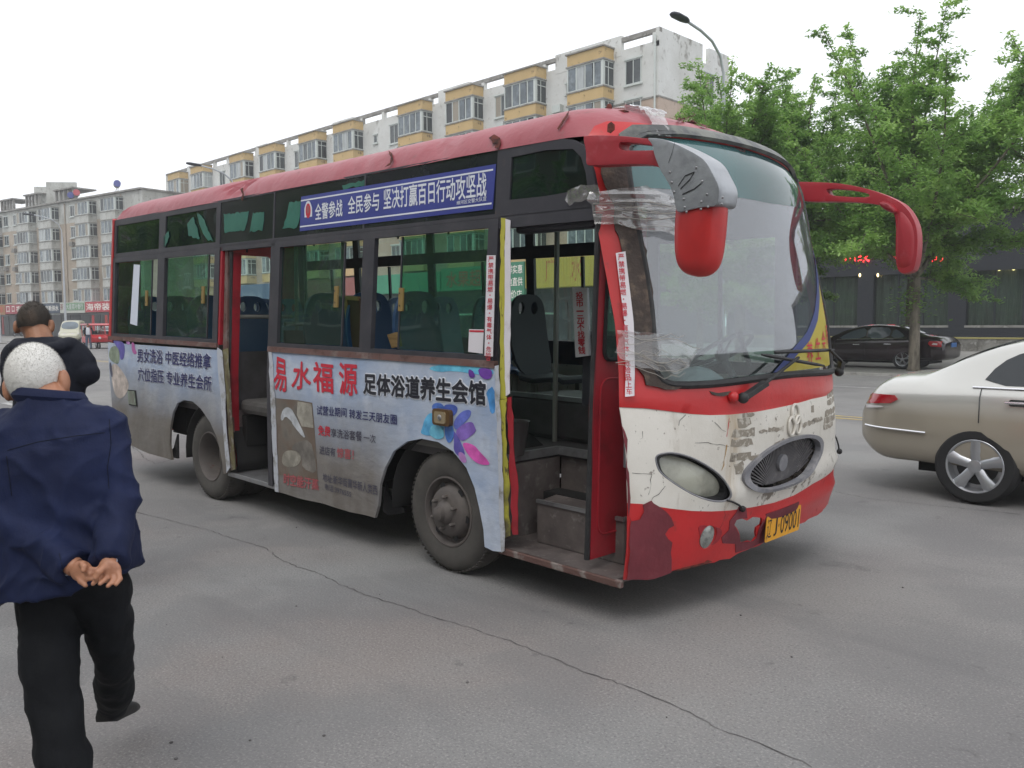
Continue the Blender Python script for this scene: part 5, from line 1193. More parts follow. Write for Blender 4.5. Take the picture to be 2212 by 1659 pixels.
for l in [((1458, 306), (1452, 330), (1444, 352)), ((1474, 420), (1500, 408), (1515, 396)), ((1465, 402), (1480, 380), (1500, 372), (1490, 388), (1470, 408))]:
    V = []; 
    for q in l: x_, z_ = byp(*q, -.134); V += [(x_, -.1345, z_+.003), (x_, -.1345, z_-.003)]
    mesh('sheet_seam', V, [(2*i, 2*i+1, 2*i+3, 2*i+2) for i in range(len(l)-1)], m_ink, sv)
FM = slab('mirror_arm', [(1722, 395), (1728, 394), (1807, 396), (1848, 402), (1886, 411), (1930, 427), (1960, 445), (1980, 474), (1988, 504), (1987, 550), (1980, 582), (1971, 589), (1952, 592), (1942, 579), (1940, 538), (1942, 475), (1932, 456), (1904, 442), (1833, 436), (1742, 437), (1728, 430)],
          [[(1790, 412), (1797, 408.5), (1840, 411), (1882, 419), (1885, 428), (1840, 427), (1797, 423)]], 2.42, .09, m_mred, BUS, bev=.02)
FM['label'] = 'red mirror arm on the driver side'
pillow('mirror_shell', [(1948, 430), (1980, 465), (1990, 504), (1988, 550), (1981, 584), (1968, 592), (1950, 594), (1942, 580), (1940, 538), (1942, 470)], 2.44, .16, m_mred, FM, 2)
pillow('mirror_cup', [(1900, 438), (1915, 434), (1938, 446), (1946, 462), (1930, 462), (1910, 452)], 2.40, .14, m_darkred, FM, 1)
# tape over pillar and roof
def tape(name, pts, mf, off, seed, m_tape=m_tape): 
    return patch(name, jag(pts, .008, .03, seed), lambda y, z, o_=0: mf(y, z, o_+.010*mn.noise(Vector((y*30, z*30, seed)))+.006*math.sin(z*160)), m_tape, BUS, step=.02, thick=.001, off=off)
tape('packing_tape', Fr((1352, 240), (1375, 243), (1393, 262), (1412, 300), (1440, 305), (1428, 262), (1412, 240), (1385, 232)), fmap, .030, 1)
TQ = [(.05, 2.255), (.05, 2.10), (.25, 2.06), (.40, 2.04), (.55, 2.12), (.42, 2.20), (.25, 2.30)]
tape('packing_tape', TQ, fmap, .045, 2)
o = patch('packing_tape', jag(S((1229, 430), (1236, 412), (1262, 402), (1300, 398), (1306, 425), (1285, 432), (1250, 438), (1238, 444)), .006, .03, 4), lambda x, z, o_=0: smap(x, z, o_+.01*mn.noise(Vector((x*40, z*40, 1)))), m_tape, BUS, step=.02, thick=.002, off=.03)
tape('packing_tape', [(.03, 1.56), (.02, 1.42), (.1, 1.38), (.24, 1.35), (.34, 1.40), (.36, 1.46), (.26, 1.52), (.15, 1.56)], fmap, .040, 5, m_tape2)
m_strand = mat('wrinkled_tape_edge', H('#a9a49c'), .4)
for i in range(9):
    rs = random.Random(90+i); z0 = rs.uniform(1.36, 1.56); y0 = rs.uniform(.0, .1); ln = rs.uniform(.15, .33)
    Q = [fmap(y0+ln*k/8, z0+.02*math.sin(k*.7+i)-.008*k*rs.uniform(.2, 1), .044) for k in range(9)]; G().tube(Q, rs.uniform(.0008, .0018), 4).build('tape_strand', m_strand, BUS)
for i in range(8):
    rs = random.Random(190+i); z0 = rs.uniform(2.06, 2.24); y0 = rs.uniform(.05, .2); ln = rs.uniform(.18, .40)
    Q = [fmap(y0+ln*k/8, z0+.012*math.sin(k*.7+i), .056) for k in range(9)]; G().tube(Q, rs.uniform(.0008, .0018), 4).build('tape_strand', m_strand, BUS)
# door-side warning sticker on the pillar
SP = [(1329, 551), (1349, 547), (1366, 855), (1347, 857)]
sq = Fr(*SP)
patch('warning_sticker', sq, fm4, m_sticker, BUS, step=.05, thick=.001, off=.035)
vtext('严禁携带易燃·易爆·有毒气体·危险品上车', (1339.5, 552), (1356, 853), 12, m_redink, fm4, front, .038)
# wipers
def wp(px, py, off): y, z = front(px, py); return fmap(y, z, off)
def wiper(name, piv, mid, tip, b0, b1, offs, label):
    a, b, c_ = wp(*piv, offs), wp(*mid, offs+.02), wp(*tip, offs+.03)
    o = G().bar(a, b, .045, .03).bar(b, c_, .018, .014).build(name, m_black, BUS, bevel=.004); o['label'] = label
    n_ = 8; P = [wp(b0[0]+(b1[0]-b0[0])*k/n_, b0[1]+(b1[1]-b0[1])*k/n_, offs+.004) for k in range(n_+1)]
    G().tube(P, [.006]+[.011]*(n_-1)+[.006], 6, True, 1).build('wiper_blade', m_black, o)
    G().ball(a, (.03, .03, .03)).build('wiper_pivot', m_black, o, True); return o
wiper('wiper', (1586, 860), (1627, 827), (1693, 773), (1624, 767), (1757, 791), .06, 'door-side wiper angled up from its pivot')
wiper('wiper', (1823, 806), (1795, 783), (1760, 757), (1651, 762), (1778, 757), .06, 'driver-side wiper lying along the bottom of the glass')
G().ball(wp(1574, 858, .03), (.03, .035, .03)).build('wiper_pivot_boss', m_red, BUS, True)
# dangling cable at the far corner and by the bumper
P = [fmap(2.25, .86, .01), fmap(2.2, .82, .03), fmap(2.24, .77, .05), fmap(2.25, .72, .06)]; G().tube(P, .006, 6).ball(P[-1], .02, 8, 6).build('loose_cable', m_ink, BUS)
P = [front(*z5(x, y)) for x, y in ((960, 965), (1000, 975), (1050, 1000), (1078, 1030))]; P = [fmap(*p, .03) for p in P]; G().tube(P, .006, 6).ball(P[-1], .018, 8, 6).build('loose_cable', m_ink, BUS)

F4 = lambda *l: Fr(*[z4(*q) for q in l])
for i, l in enumerate([((515, 142), (545, 150), (600, 176), (650, 186), (690, 205), (735, 165)), ((690, 205), (680, 190), (700, 180)), ((1130, 242), (1175, 255), (1205, 275), (1240, 302)), ((760, 160), (830, 170), (890, 205), (930, 240)), ((820, 178), (870, 200), (900, 235), (945, 262)), ((640, 150), (700, 158), (740, 162))]):
    crack(F4(*l), .012 if i < 3 else .006, fmap, 60+i, m_hole, 'roof_crack', .012)
patch('peeled_decal', jag(F4((830, 185), (900, 205), (950, 245), (920, 255), (860, 220)), .01, .04, 77), fmap, m_maroon, BUS, step=.05, thick=.001, off=.010)
patch('roof_grime', jag(F4((1130, 262), (1240, 300), (1400, 352), (1500, 420), (1590, 470), (1640, 545), (1560, 480), (1420, 400), (1250, 330)), .012, .05, 78), fmap, m_visor, BUS, step=.05, thick=.001, off=.012)
# ---------------------------------------------------------------- wheels
def wheel(x, y, z, front_, flip=1, label=None):
    g = G(); r = .385; w_ = .105
    prof = [(.215, -w_+.012), (.235, -w_), (.30, -w_-.006), (.345, -w_), (.372, -w_+.025), (.384, -w_+.055), (.386, 0), (.384, w_-.055), (.372, w_-.025), (.345, w_), (.30, w_+.006), (.235, w_), (.215, w_-.012)]
    t = g.lathe(prof, 'y', (0, 0, 0), 56, True).build('wheel', m_tyre, BUS, True); fixn(t); t['label'] = label
    t.location = (x, y, z)
    # tread blocks
    gt_ = G()
    for k in range(72):
        for s_ in (-1, 1):
            a = 2*PI*k/72+(.02 if s_ > 0 else 0); c_, s2 = math.cos(a), math.sin(a)
            def q(rr, da, yy): return (rr*math.cos(a+da), yy, rr*math.sin(a+da))
            y0, y1 = (.05*s_, .088*s_); V = [q(rr if yy == y0 or rr < .38 else .3795, da, yy) for rr in (.372, .387) for da, yy in ((-.022, y0), (.022, y0), (.018, y1), (-.018, y1))]
            gt_.add(V, [(4, 5, 6, 7), (0, 1, 5, 4), (1, 2, 6, 5), (2, 3, 7, 6), (3, 0, 4, 7)])
    gt_.build('tread_blocks', m_tyre, t)['kind'] = 'stuff'
    g = G()
    if front_:
        pr = [(.225, -w_+.015), (.222, -w_+.002), (.212, -w_), (.205, -w_+.012), (.195, -w_+.05), (.18, -w_+.055), (.165, -w_+.03), (.15, -w_-.0), (.13, -w_-.012), (.075, -w_-.02), (.07, -w_-.035), (.045, -w_-.055), (.042, -w_-.085), (.02, -w_-.095), (.001, -w_-.096)]
        rm = g.lathe(pr, 'y', (0, 0, 0), 48).build('rim', m_rim, t, True)
        for k in range(6):
            a = 2*PI*k/6+.4; G().lathe([(.013, -w_-.01), (.013, -w_-.045), (.007, -w_-.055), (.001, -w_-.056)], 'y', (.102*math.cos(a), 0, .102*math.sin(a)), 6).build('wheel_nut', m_rim, rm)
            a += .5; G().lathe([(.026, -w_+.01), (.001, -w_+.012)] if 0 else [(.024, -w_+.021), (.001, -w_+.0215)], 'y', (.166*math.cos(a), -.006, .166*math.sin(a)), 12).build('vent_hole', m_ink, rm)
    else:
        pr = [(.225, -w_+.015), (.222, -w_+.002), (.212, -w_), (.205, -w_+.012), (.195, -w_+.05), (.185, .02), (.178, .08), (.16, .10), (.12, .11), (.10, .105), (.098, .03), (.06, .02), (.001, .02)]
        g.lathe(pr, 'y', (0, 0, 0), 48).build('rim', m_rim, t, True)
    t.scale.y = flip
    return t
hz = lambda X_, r_=.385: r_-BZ+math.sin(TILT)*X_
wf_z = .385/1.0-BZ+_s*WB; wr_z = .385-BZ
fx_w = 3.215
wheel(fx_w, .14, wf_z, True, 1, 'door-side front wheel with six nuts on a dusty rim')
wheel(0, .14, wr_z, False, 1, 'door-side outer rear wheel with deep dished rim')
t = wheel(0, .37, wr_z, False, 1, 'inner rear wheel of the door side'); 
wheel(fx_w, WD-.14, wf_z, True, -1, 'driver-side front wheel'); wheel(0, WD-.16, wr_z, False, -1, 'driver-side rear wheel')
# ---------------------------------------------------------------- underside, arches
g = G(); g.box((-1.7, .45, .36), (4.45, .60, .55)).box((-1.7, 1.7, .36), (4.45, 1.85, .55)).box((-.08, .3, .30), (.08, 2.0, .46)).box((3.12, .3, .30), (3.28, 2.0, .46)).box((1.3, .3, .38), (2.4, 1.9, .70))
g.box((-1.75, .12, .50), (-.65, WD-.12, .76)).box((.45, .12, .5), (.52, WD-.12, .76)).box((1.18, .06, .34), (1.24, WD-.12, .76)).box((2.45, .06, .50), (2.5, WD-.12, .76))
g.build('chassis', m_chassis, BUS)
for xc, zc, r_ in ((0.03, wr_z, .50), (fx_w-.04, wf_z, .52)):
    V = []; Fc = []
    for k in range(17):
        a = R(-8)+PI*1.09*k/16
        for y in (.03, .62): V.append((min(3.605, xc+r_*math.cos(a)), y, zc+r_*.93*math.sin(a)))
        if k: Fc.append((2*k-2, 2*k-1, 2*k+1, 2*k))
    o = mesh('wheel_arch_liner', V, Fc, m_chassis, BUS, True); sdm = o.modifiers.new('thick', 'SOLIDIFY'); sdm.thickness = .01
P = Z8((826, 950), (840, 1000), (880, 1080), (940, 1100), (945, 1130), (850, 1145), (815, 1120))
patch('mud_flap', [byp(*q, .25) for q in P], lambda x, z, o_=0: (x, .25-o_, z), m_black, BUS, step=.1, thick=.02)
patch('mud_flap', S(*Z2((545, 900), (548, 1080), (470, 1062), (520, 1000))), lambda x, z, o_=0: (x, .05-o_, z), m_black, BUS, step=.1, thick=.02)
# ---------------------------------------------------------------- floor, steps, doors
FZ = .80
fl_ = [(-2.1, .06), (.40, .06), (.40, .62), (1.20, .62), (1.20, .06), (3.62, .06), (3.62, .60), (4.40, .60), (4.55, .9), (4.62, 2.24), (-2.1, 2.24)]
G().prism(fl_, FZ-.05, FZ).build('floor', m_floor, BUS)
G().bar((3.63, .06, FZ-.01), (3.63, .60, FZ-.01), .03, .05).bar((3.63, .60, FZ-.01), (4.4, .60, FZ-.01), .03, .05).build('floor_edge', m_alu, BUS)
st = G().box((3.60, .0, .27), (4.56, .66, .30)).build('front_step', m_step, BUS); st['label'] = 'cracked lower front step'
G().box((3.615, .0, .30), (3.645, .60, FZ-.05)).box((3.64, .62, .30), (4.50, .65, FZ-.05)).build('step_well', m_step, BUS)
G().prism([(3.80, .225), (4.44, .225), (4.44, .62), (3.70, .62)], .30, .545).build('front_step', m_step, BUS, bevel=.008)['label'] = 'upper front step'
G().bar((3.80, .225, .55), (4.44, .225, .55), .02, .02).build('step_edge', m_alu, BUS)
G().box((3.72, -.012, .262), (4.60, .02, .300)).build('sill_plate', mat('rusty_sill_plate', H('#5f4640'), .75, layers=[dict(col=H('#8d8782'), scale=9, lo=.5, hi=.6, amt=.7)], bump=(20, .004)), BUS, bevel=.006)
P = S((1125, 1208), (1150, 1207), (1175, 1203), (1200, 1206), (1230, 1211))
G().box((.40, .0, .245), (1.22, .62, .285)).build('rear_step', m_alu, BUS, bevel=.006)
G().box((.40, .60, .285), (1.22, .63, FZ)).box((.38, .02, .285), (.41, .62, FZ)).build('rear_step_well', m_step, BUS)
G().prism([(.62, .30), (1.2, .30), (1.2, .6), (.62, .6)], .285, .53).build('rear_step', m_step, BUS, bevel=.008)
# rear door: jambs, folded leaf
for x0, x1, m_ in ((.262, .295, m_darkred), (1.10, 1.165, m_frame)):
    patch('rear_door_jamb', [(x0, 1.36 if x0 < .5 else .27), (x1, 1.36 if x0 < .5 else .27), (x1, 2.19), (x0, 2.19)], smap, m_, BUS, step=.2, thick=.06, off=-.05)
patch('rear_door_jamb', [(.42, .30), (.455, .30), (.40, 1.3), (.36, 2.19), (.315, 2.19), (.33, 1.3)], smap, m_rust, BUS, step=.1, thick=.05, off=-.055)
def leaf(px0, mat_, x, y0, y1, z0, z1, name, label, parts=True):
    """a folded door leaf standing across the doorway, at x, from y0 to y1"""
    mp = lambda a, b, o_=0: (x+o_+.02*(a-y0), inset(b)*.9+a, b)
    wn = rrect(y0+.06, z0+1.05, y1-.04, z1-.10, .05) if y1-y0 > .2 else None
    o = patch(name, rect(y0, z0, y1, z1), mp, mat_, BUS, [wn] if wn else [], step=.2, thick=.03); o['label'] = label
    if wn:
        patch('door_window', wn, mp, m_teal_g, o, step=.3, thick=.005, off=.012)
        P = [mp(a, b, .034) for a, b in wn]; P.append(P[0]); G().tube(P, .012, 6).build('window_rubber', m_black, o, True)
        P = [mp(a, b, .031) for a, b in rrect(y0+.05, z0+.12, y1-.04, z0+.95, .06)]; P.append(P[0]); G().tube(P, .006, 6).build('pressed_panel', mat_, o, True)
    G().tube([mp(y0-.012, z0, .015), mp(y0-.012, z1, .015)], .016, 8).build('rubber_edge', m_black, o, True)
    return o
leaf(0, m_darkred, 4.35, .02, .40, .36, 2.16, 'front_door_leaf', 'red front door leaf folded against the pillar')
leaf(0, m_darkred, .40, .03, .10, .32, 2.14, 'rear_door_leaf', 'red rear door leaf folded inward')
G().tube([(4.30, .40, 2.18), (4.30, .40, .36)], .018, 8).build('door_shaft', m_pole, BUS, True)
# header over the doors, inner lining of the side
patch('door_header', rect(3.645, 2.13, 4.34, 2.20), smap, m_frame, BUS, step=.2, thick=.05, off=-.04)
patch('door_header', rect(.26, 2.155, 1.165, 2.20), smap, m_frame, BUS, step=.2, thick=.05, off=-.04)
G().box((3.72, .10, 2.10), (4.3, .20, 2.18)).build('door_motor_cover', m_frame, BUS, bevel=.02)
patch('door_post', [(3.60, .27), (3.665, .27), (3.665, 2.58), (3.60, 2.58)], smap, m_frame, BUS, step=.2, thick=.05, off=-.055)
for a, b in ((-2.1, .24), (1.2, 3.6)):
    patch('inner_lining', rect(a, FZ, b, 1.36), smap, m_inner, BUS, step=.5, thick=.01, off=-.06)
# far side of the body
fo_ = [rect(-2.0, 1.405, -.95, 2.14), rect(-.85, 1.405, .35, 2.14), rect(.45, 1.405, 1.75, 2.14), rect(1.85, 1.405, 3.1, 2.14), rect(3.2, 1.30, 4.2, 2.2)]
fu_ = [rect(-2.0, 2.25, -.95, 2.5), rect(-.85, 2.25, .35, 2.5), rect(.45, 2.25, 1.75, 2.5), rect(1.85, 2.25, 3.1, 2.5)]
patch('far_side_frame', rect(-2.13, 1.2, 4.36, 2.585), fsmap, m_frame, BUS, fo_+fu_, step=.3, thick=.03)
arch = lambda xc, zc, r_: [(xc+r_*math.cos(R(a)), zc+r_*.93*math.sin(R(a))) for a in range(-10, 191, 20)]
lw = [(-2.16, 1.2), (-2.1, .4), (-1.8, .27)]+[(-.5, .27)]+list(reversed(arch(0, wr_z, .48)))[:]+[(.5, .27), (2.7, .27)]+list(reversed(arch(fx_w, wf_z, .48)))+[(3.72, .3), (4.6, .33), (4.55, 1.2)]
patch('far_side_panel', lw, fsmap, m_white, BUS, step=.15, thick=.02)
for i, h_ in enumerate(fo_): 
    x0, x1 = h_[0][0], h_[1][0]; mid = x0+(x1-x0)*(.45 if i % 2 else .55)
    patch('far_window_pane', rect(x0, 1.41 if i < 4 else 1.305, mid+.05 if i in (0, 2) else x1, 2.135), fsmap, m_clear_g, BUS, step=.5, thick=.005, off=.01)
    patch('far_window_divider', rect(mid-.015, 1.41 if i < 4 else 1.305, mid+.015, 2.135), fsmap, m_frame, BUS, step=.5, thick=.02, off=.005)
for h_ in fu_: patch('far_window_pane', h_, fsmap, m_clear_g, BUS, step=.5, thick=.005, off=.01)
# rear wall
def rmap(y, z, off=0.0):
    t = (y-YC)/1.12; return (-2.165-.09*(1-t*t)+max(0, z-1.3)*.03+max(0, .45-z)*.8-off, y, z)
patch('rear_wall', [(.02, .80), (.3, .32), (WD-.02, .32), (WD-.02, 1.2), (WD-.09, 2.6), (.09, 2.6), (.02, 1.2)], rmap, m_red, BUS, [rrect(.35, 1.45, 1.95, 2.3, .1)], step=.12, thick=.03)
patch('rear_window', rrect(.35, 1.45, 1.95, 2.3, .1), rmap, m_clear_g, BUS, step=.2, thick=.006, off=.01)
# ceiling
V = []; Fc = []
for k in range(9):
    y = .10+(WD-.2)*k/8; z = 2.55+.16*math.sin(PI*k/8)
    V += [(-2.05, y, z), (4.25, y, z)]
    if k: Fc.append((2*k-2, 2*k-1, 2*k+1, 2*k))
mesh('ceiling', V, Fc, m_ceil, BUS, True)
# ---------------------------------------------------------------- interior
def seat(x, y, m_=None, label=None):
    """moulded seat facing forward, backrest with two finger holes"""
    m_ = m_ or m_seat
    mp = lambda a, b, o_=0: (x-.16*(b-1.2)-.05*math.sin(max(0, min(1, (b-1.15)/.65))*PI)+.25*abs(a)**2-o_, y+a, b)
    out = smoothloop([(-.20, 1.14), (.20, 1.14), (.215, 1.5), (.19, 1.70), (.12, 1.79), (0, 1.80), (-.12, 1.79), (-.19, 1.70), (-.215, 1.5)], 2)
    hl_ = [[(sg*.075+.036*math.cos(t*PI/6), 1.69+.05*math.sin(t*PI/6)) for t in range(12)] for sg in (-1, 1)]
    b = patch('seat_back', out, mp, m_, BUS, hl_, step=.05, thick=.028); b['label'] = label or 'blue moulded seat with two holes in its backrest'
    g = G(); rg = []
    for k, (xx, zz2, hw2) in enumerate(((-.02, 1.20, .19), (.0, 1.165, .205), (.15, 1.15, .215), (.33, 1.17, .21), (.40, 1.175, .19), (.42, 1.15, .17))):
        rg.append([(x+xx, y-hw2, zz2), (x+xx, y+hw2, zz2), (x+xx, y+hw2, zz2-.04), (x+xx, y-hw2, zz2-.04)])
    g.loft(rg).build('seat_cushion', m_, b, False, bevel=.012)
    for lx, ly in ((.05, -.16), (.05, .12), (.30, -.16), (.30, .12)): G().box((x+lx, y+ly, FZ), (x+lx+.04, y+ly+.04, 1.13)).build('leg', m_pole, b)
    return b
for x, y in ((1.98, .42), (2.55, .42), (1.35, .45), (-.62, .40), (-.62, .84), (-1.3, .40), (-1.3, .84), (1.1, 1.90), (.45, 1.90), (1.75, 1.90), (-.2, 1.90), (-.85, 1.90)):
    seat(x, y)
for y in (.36, .8, 1.24, 1.68, 2.06): seat(-1.95, y, label='blue seat of the back row')
G().box((-2.1, .08, FZ), (-1.6, WD-.08, 1.12)).build('back_row_box', m_floor, BUS)
def pole(P, r_=.017): return G().tube(P, r_, 8).build('grab_pole', m_pole, BUS, True)
for x, y in ((3.42, .80), (.45, .66), (1.18, .66), (-.6, 1.4)): pole([(x, y, FZ), (x, y, 2.6)])
for y in (.75, 1.6): pole([(-1.9, y, 2.42), (3.6, y, 2.42)], .015)
for k in range(8): 
    o = G().tube([(-1.2+.6*k, .75, 2.40), (-1.2+.6*k, .75, 2.22)], .009, 5).build('hand_strap', m_black, BUS)
pole([(1.2, .64, 1.55), (1.2, .10, 1.55)]); pole([(.40, .64, 1.60), (.40, .10, 1.60)])
G().box((1.18, .10, FZ), (1.21, .62, 1.5)).build('door_partition', m_floor, BUS)
G().box((.36, .10, FZ), (.385, .62, 1.3)).build('door_partition', m_floor, BUS)
# engine cover, fare box with its notice, driver's place
G().prism([(2.95, .85), (3.95, .85), (4.25, .62), (4.25, 1.45), (2.95, 1.45)], FZ, 1.08).build('engine_cover', m_floor, BUS, bevel=.03)
G().box((2.95, .84, 1.07), (4.2, .87, 1.10)).build('cover_edge', m_alu, BUS)
fb = G().box((3.78, .64, 1.08), (4.02, .92, 1.52)).build('fare_box', m_frame, BUS, bevel=.01); fb['label'] = 'dark fare box behind the front pole'
G().box((3.77, .63, 1.52), (4.04, .93, 1.545)).build('fare_box_lid', m_alu, fb)
b1 = [bpl(px, py, 1, .60) for px, py in ((1243, 772), (1272, 768), (1268, 622), (1236, 620))]
nb = mesh('notice_board', [tuple(p) for p in b1]+[tuple(p+np.array((0, .02, 0))) for p in b1], [(0, 1, 2, 3), (7, 6, 5, 4), (0, 4, 5, 1), (1, 5, 6, 2), (2, 6, 7, 3), (3, 7, 4, 0)], m_sticker, BUS); nb['label'] = 'white fare notice with red characters'
def nbm(a, b, off=0.0): return (a, .60-off, b)
vtext('投币一元不找零钱', (1252, 630), (1258, 765), 15, m_redink, nbm, lambda px, py: byp(px, py, .60), .004, nb, 'notice_lettering', .03, .06)
# dash, steering wheel, driver's seat
rg = []
for y in np.linspace(.28, WD-.22, 12):
    xe = xf(y, 1.2)-.06; rg.append([(xe, y, .82), (xe, y, 1.22), (xe-.12, y, 1.25), (xe-.38, y, 1.22+.05*math.exp(-((y-1.7)/.3)**2)), (xe-.44, y, 1.12), (xe-.40, y, .82)])
G().loft(rg).build('dashboard', mat('dash_grey', H('#86878c'), .6), BUS, True)
sc = Vector((4.12, 1.68, 1.40)); ax = Vector((-.55, 0, .835)).normalized(); u_ = Vector((0, 1, 0)); v_ = ax.cross(u_)
P = [sc+u_*.23*math.cos(t*PI/16)+v_*.23*math.sin(t*PI/16) for t in range(33)]
m_whl = mat('grey_wheel_rim', H('#77777c'), .4)
sw = G().tube(P, .017, 8, False).build('steering_wheel', m_whl, BUS, True)
g = G(); g.ball(sc-ax*.03, .05)
for a in (0, 2.1, 4.2): g.tube([sc-ax*.03, sc+u_*.22*math.cos(a)+v_*.22*math.sin(a)], .010, 6)
g.tube([sc-ax*.03, sc-ax*.5], .025, 8); g.build('steering_column', m_whl, sw, True)
seat(3.35, 1.70, mat('pale_seat_cover', H('#b9b8b6'), .8, bump=(8, .01)), 'driver seat with a pale cover'); seat(2.55, 1.55, m_seatd, 'grey seat behind the engine cover')
G().ball((4.18, 1.30, 1.10), (.22, .25, .22)).build('bundle_on_dash', mat('pale_cloth', H('#c6c8d0'), .8, bump=(9, .01)), BUS, True)
G().bar(bpl(1594, 716, 0, 4.35), bpl(1620, 790, 0, 4.35), .025, .02).build('lever', m_black, BUS)
# yellow pennant and its blue border inside the driver's side of the glass
YB = [(1.96, 1.95), (2.02, 2.0), (2.07, 1.85), (2.09, 1.60), (2.09, 1.40), (2.06, 1.33), (1.10, 1.33), (1.28, 1.42), (1.48, 1.50), (1.66, 1.62), (1.80, 1.76)]
BL = [(1.90, 2.02), (2.03, 2.10), (2.02, 2.0), (1.96, 1.95), (1.80, 1.76), (1.66, 1.62), (1.48, 1.50), (1.28, 1.42), (1.10, 1.33), (.99, 1.33), (1.24, 1.46), (1.44, 1.55), (1.61, 1.67), (1.74, 1.80)]
ye = patch('yellow_pennant', YB, fmap, mat('yellow_sheet', H('#b6a63a'), .5, layers=[dict(col=H('#d2c878'), scale=3, lo=.5, hi=.7, amt=.5)]), BUS, step=.06, thick=.001, off=.004); ye['label'] = 'yellow printed sheet with red characters behind the glass'
patch('blue_border', BL, fmap, mat('blue_sheet', H('#34427a'), .5), ye, step=.06, thick=.001, off=.0055)
for i, (a, b) in enumerate(((1.42, 1.36), (1.57, 1.38), (1.72, 1.42), (1.86, 1.46), (1.95, 1.60))):
    text('pennant_lettering', '养生会所乐'[i], [(a, b), (a+.10, b), (a+.10, b+.13), (a, b+.13)], fmap, m_redink, ye, .0085, .02)
# boards and a bucket on board
m_wood = mat('raw_wood_board', H('#94794e'), .6, layers=[dict(col=H('#6d5330'), scale=5, lo=.45, hi=.65, amt=.7, stretch=(1, 1, 8))])
g = G(); g.bar(bpl(745, 690, 1, .22), bpl(762, 752, 1, .22), .03, .02); 
a_, b_, c_, d_ = [Vector(bpl(px, py, 1, .24)) for px, py in ((747, 643), (776, 645), (783, 750), (757, 752))]
bd = mesh('frame_board', [a_, b_, c_, d_]+[p+Vector((0, .02, 0)) for p in (a_, b_, c_, d_)], [(3, 2, 1, 0), (4, 5, 6, 7), (0, 1, 5, 4), (1, 2, 6, 5), (2, 3, 7, 6), (3, 0, 4, 7)], mat('dark_board', H('#4d3a2c'), .6), BUS); bd['label'] = 'dark board leaning inside the window'
G().bar(a_, d_, .022, .03).bar(a_, b_, .022, .03).build('wooden_border', m_wood, bd)
a_, b_, c_, d_ = [Vector(bpl(px, py, 1, .16)) for px, py in ((836, 723), (857, 717), (862, 748), (846, 752))]
mesh('wood_block', [a_, b_, c_, d_]+[p+Vector((0, .03, 0)) for p in (a_, b_, c_, d_)], [(3, 2, 1, 0), (4, 5, 6, 7), (0, 1, 5, 4), (1, 2, 6, 5), (2, 3, 7, 6), (3, 0, 4, 7)], m_wood, BUS)
bk = Vector((3.60, .22, FZ-.0)); G().lathe([(.07, 0), (.10, .20), (.105, .205), (.095, .20), (.065, .01), (.001, .01)], 'z', tuple(bk-Vector((0, 0, .0))), 20).build('bucket', mat('bucket_plastic', H('#4a4646'), .4), BUS, True)
m_cloth = mat('grubby_cloth', H('#4e4b49'), .9, bump=(12, .02))
G().prism([(.44, .10), (1.15, .10), (1.15, .58), (.44, .58)], FZ-.02, FZ+.10).build('folded_sheet', m_cloth, BUS, bevel=.04)

vq = Vector(bpl(1316, 234, 1, .42)); G().bar(vq+Vector((-.07, 0, -.025)), vq+Vector((.12, 0, -.04)), .04, .02).ball(vq+Vector((0, 0, .0)), (.018, .018, .026), 8, 6).build('roof_hatch_remnant', m_hole, BUS)
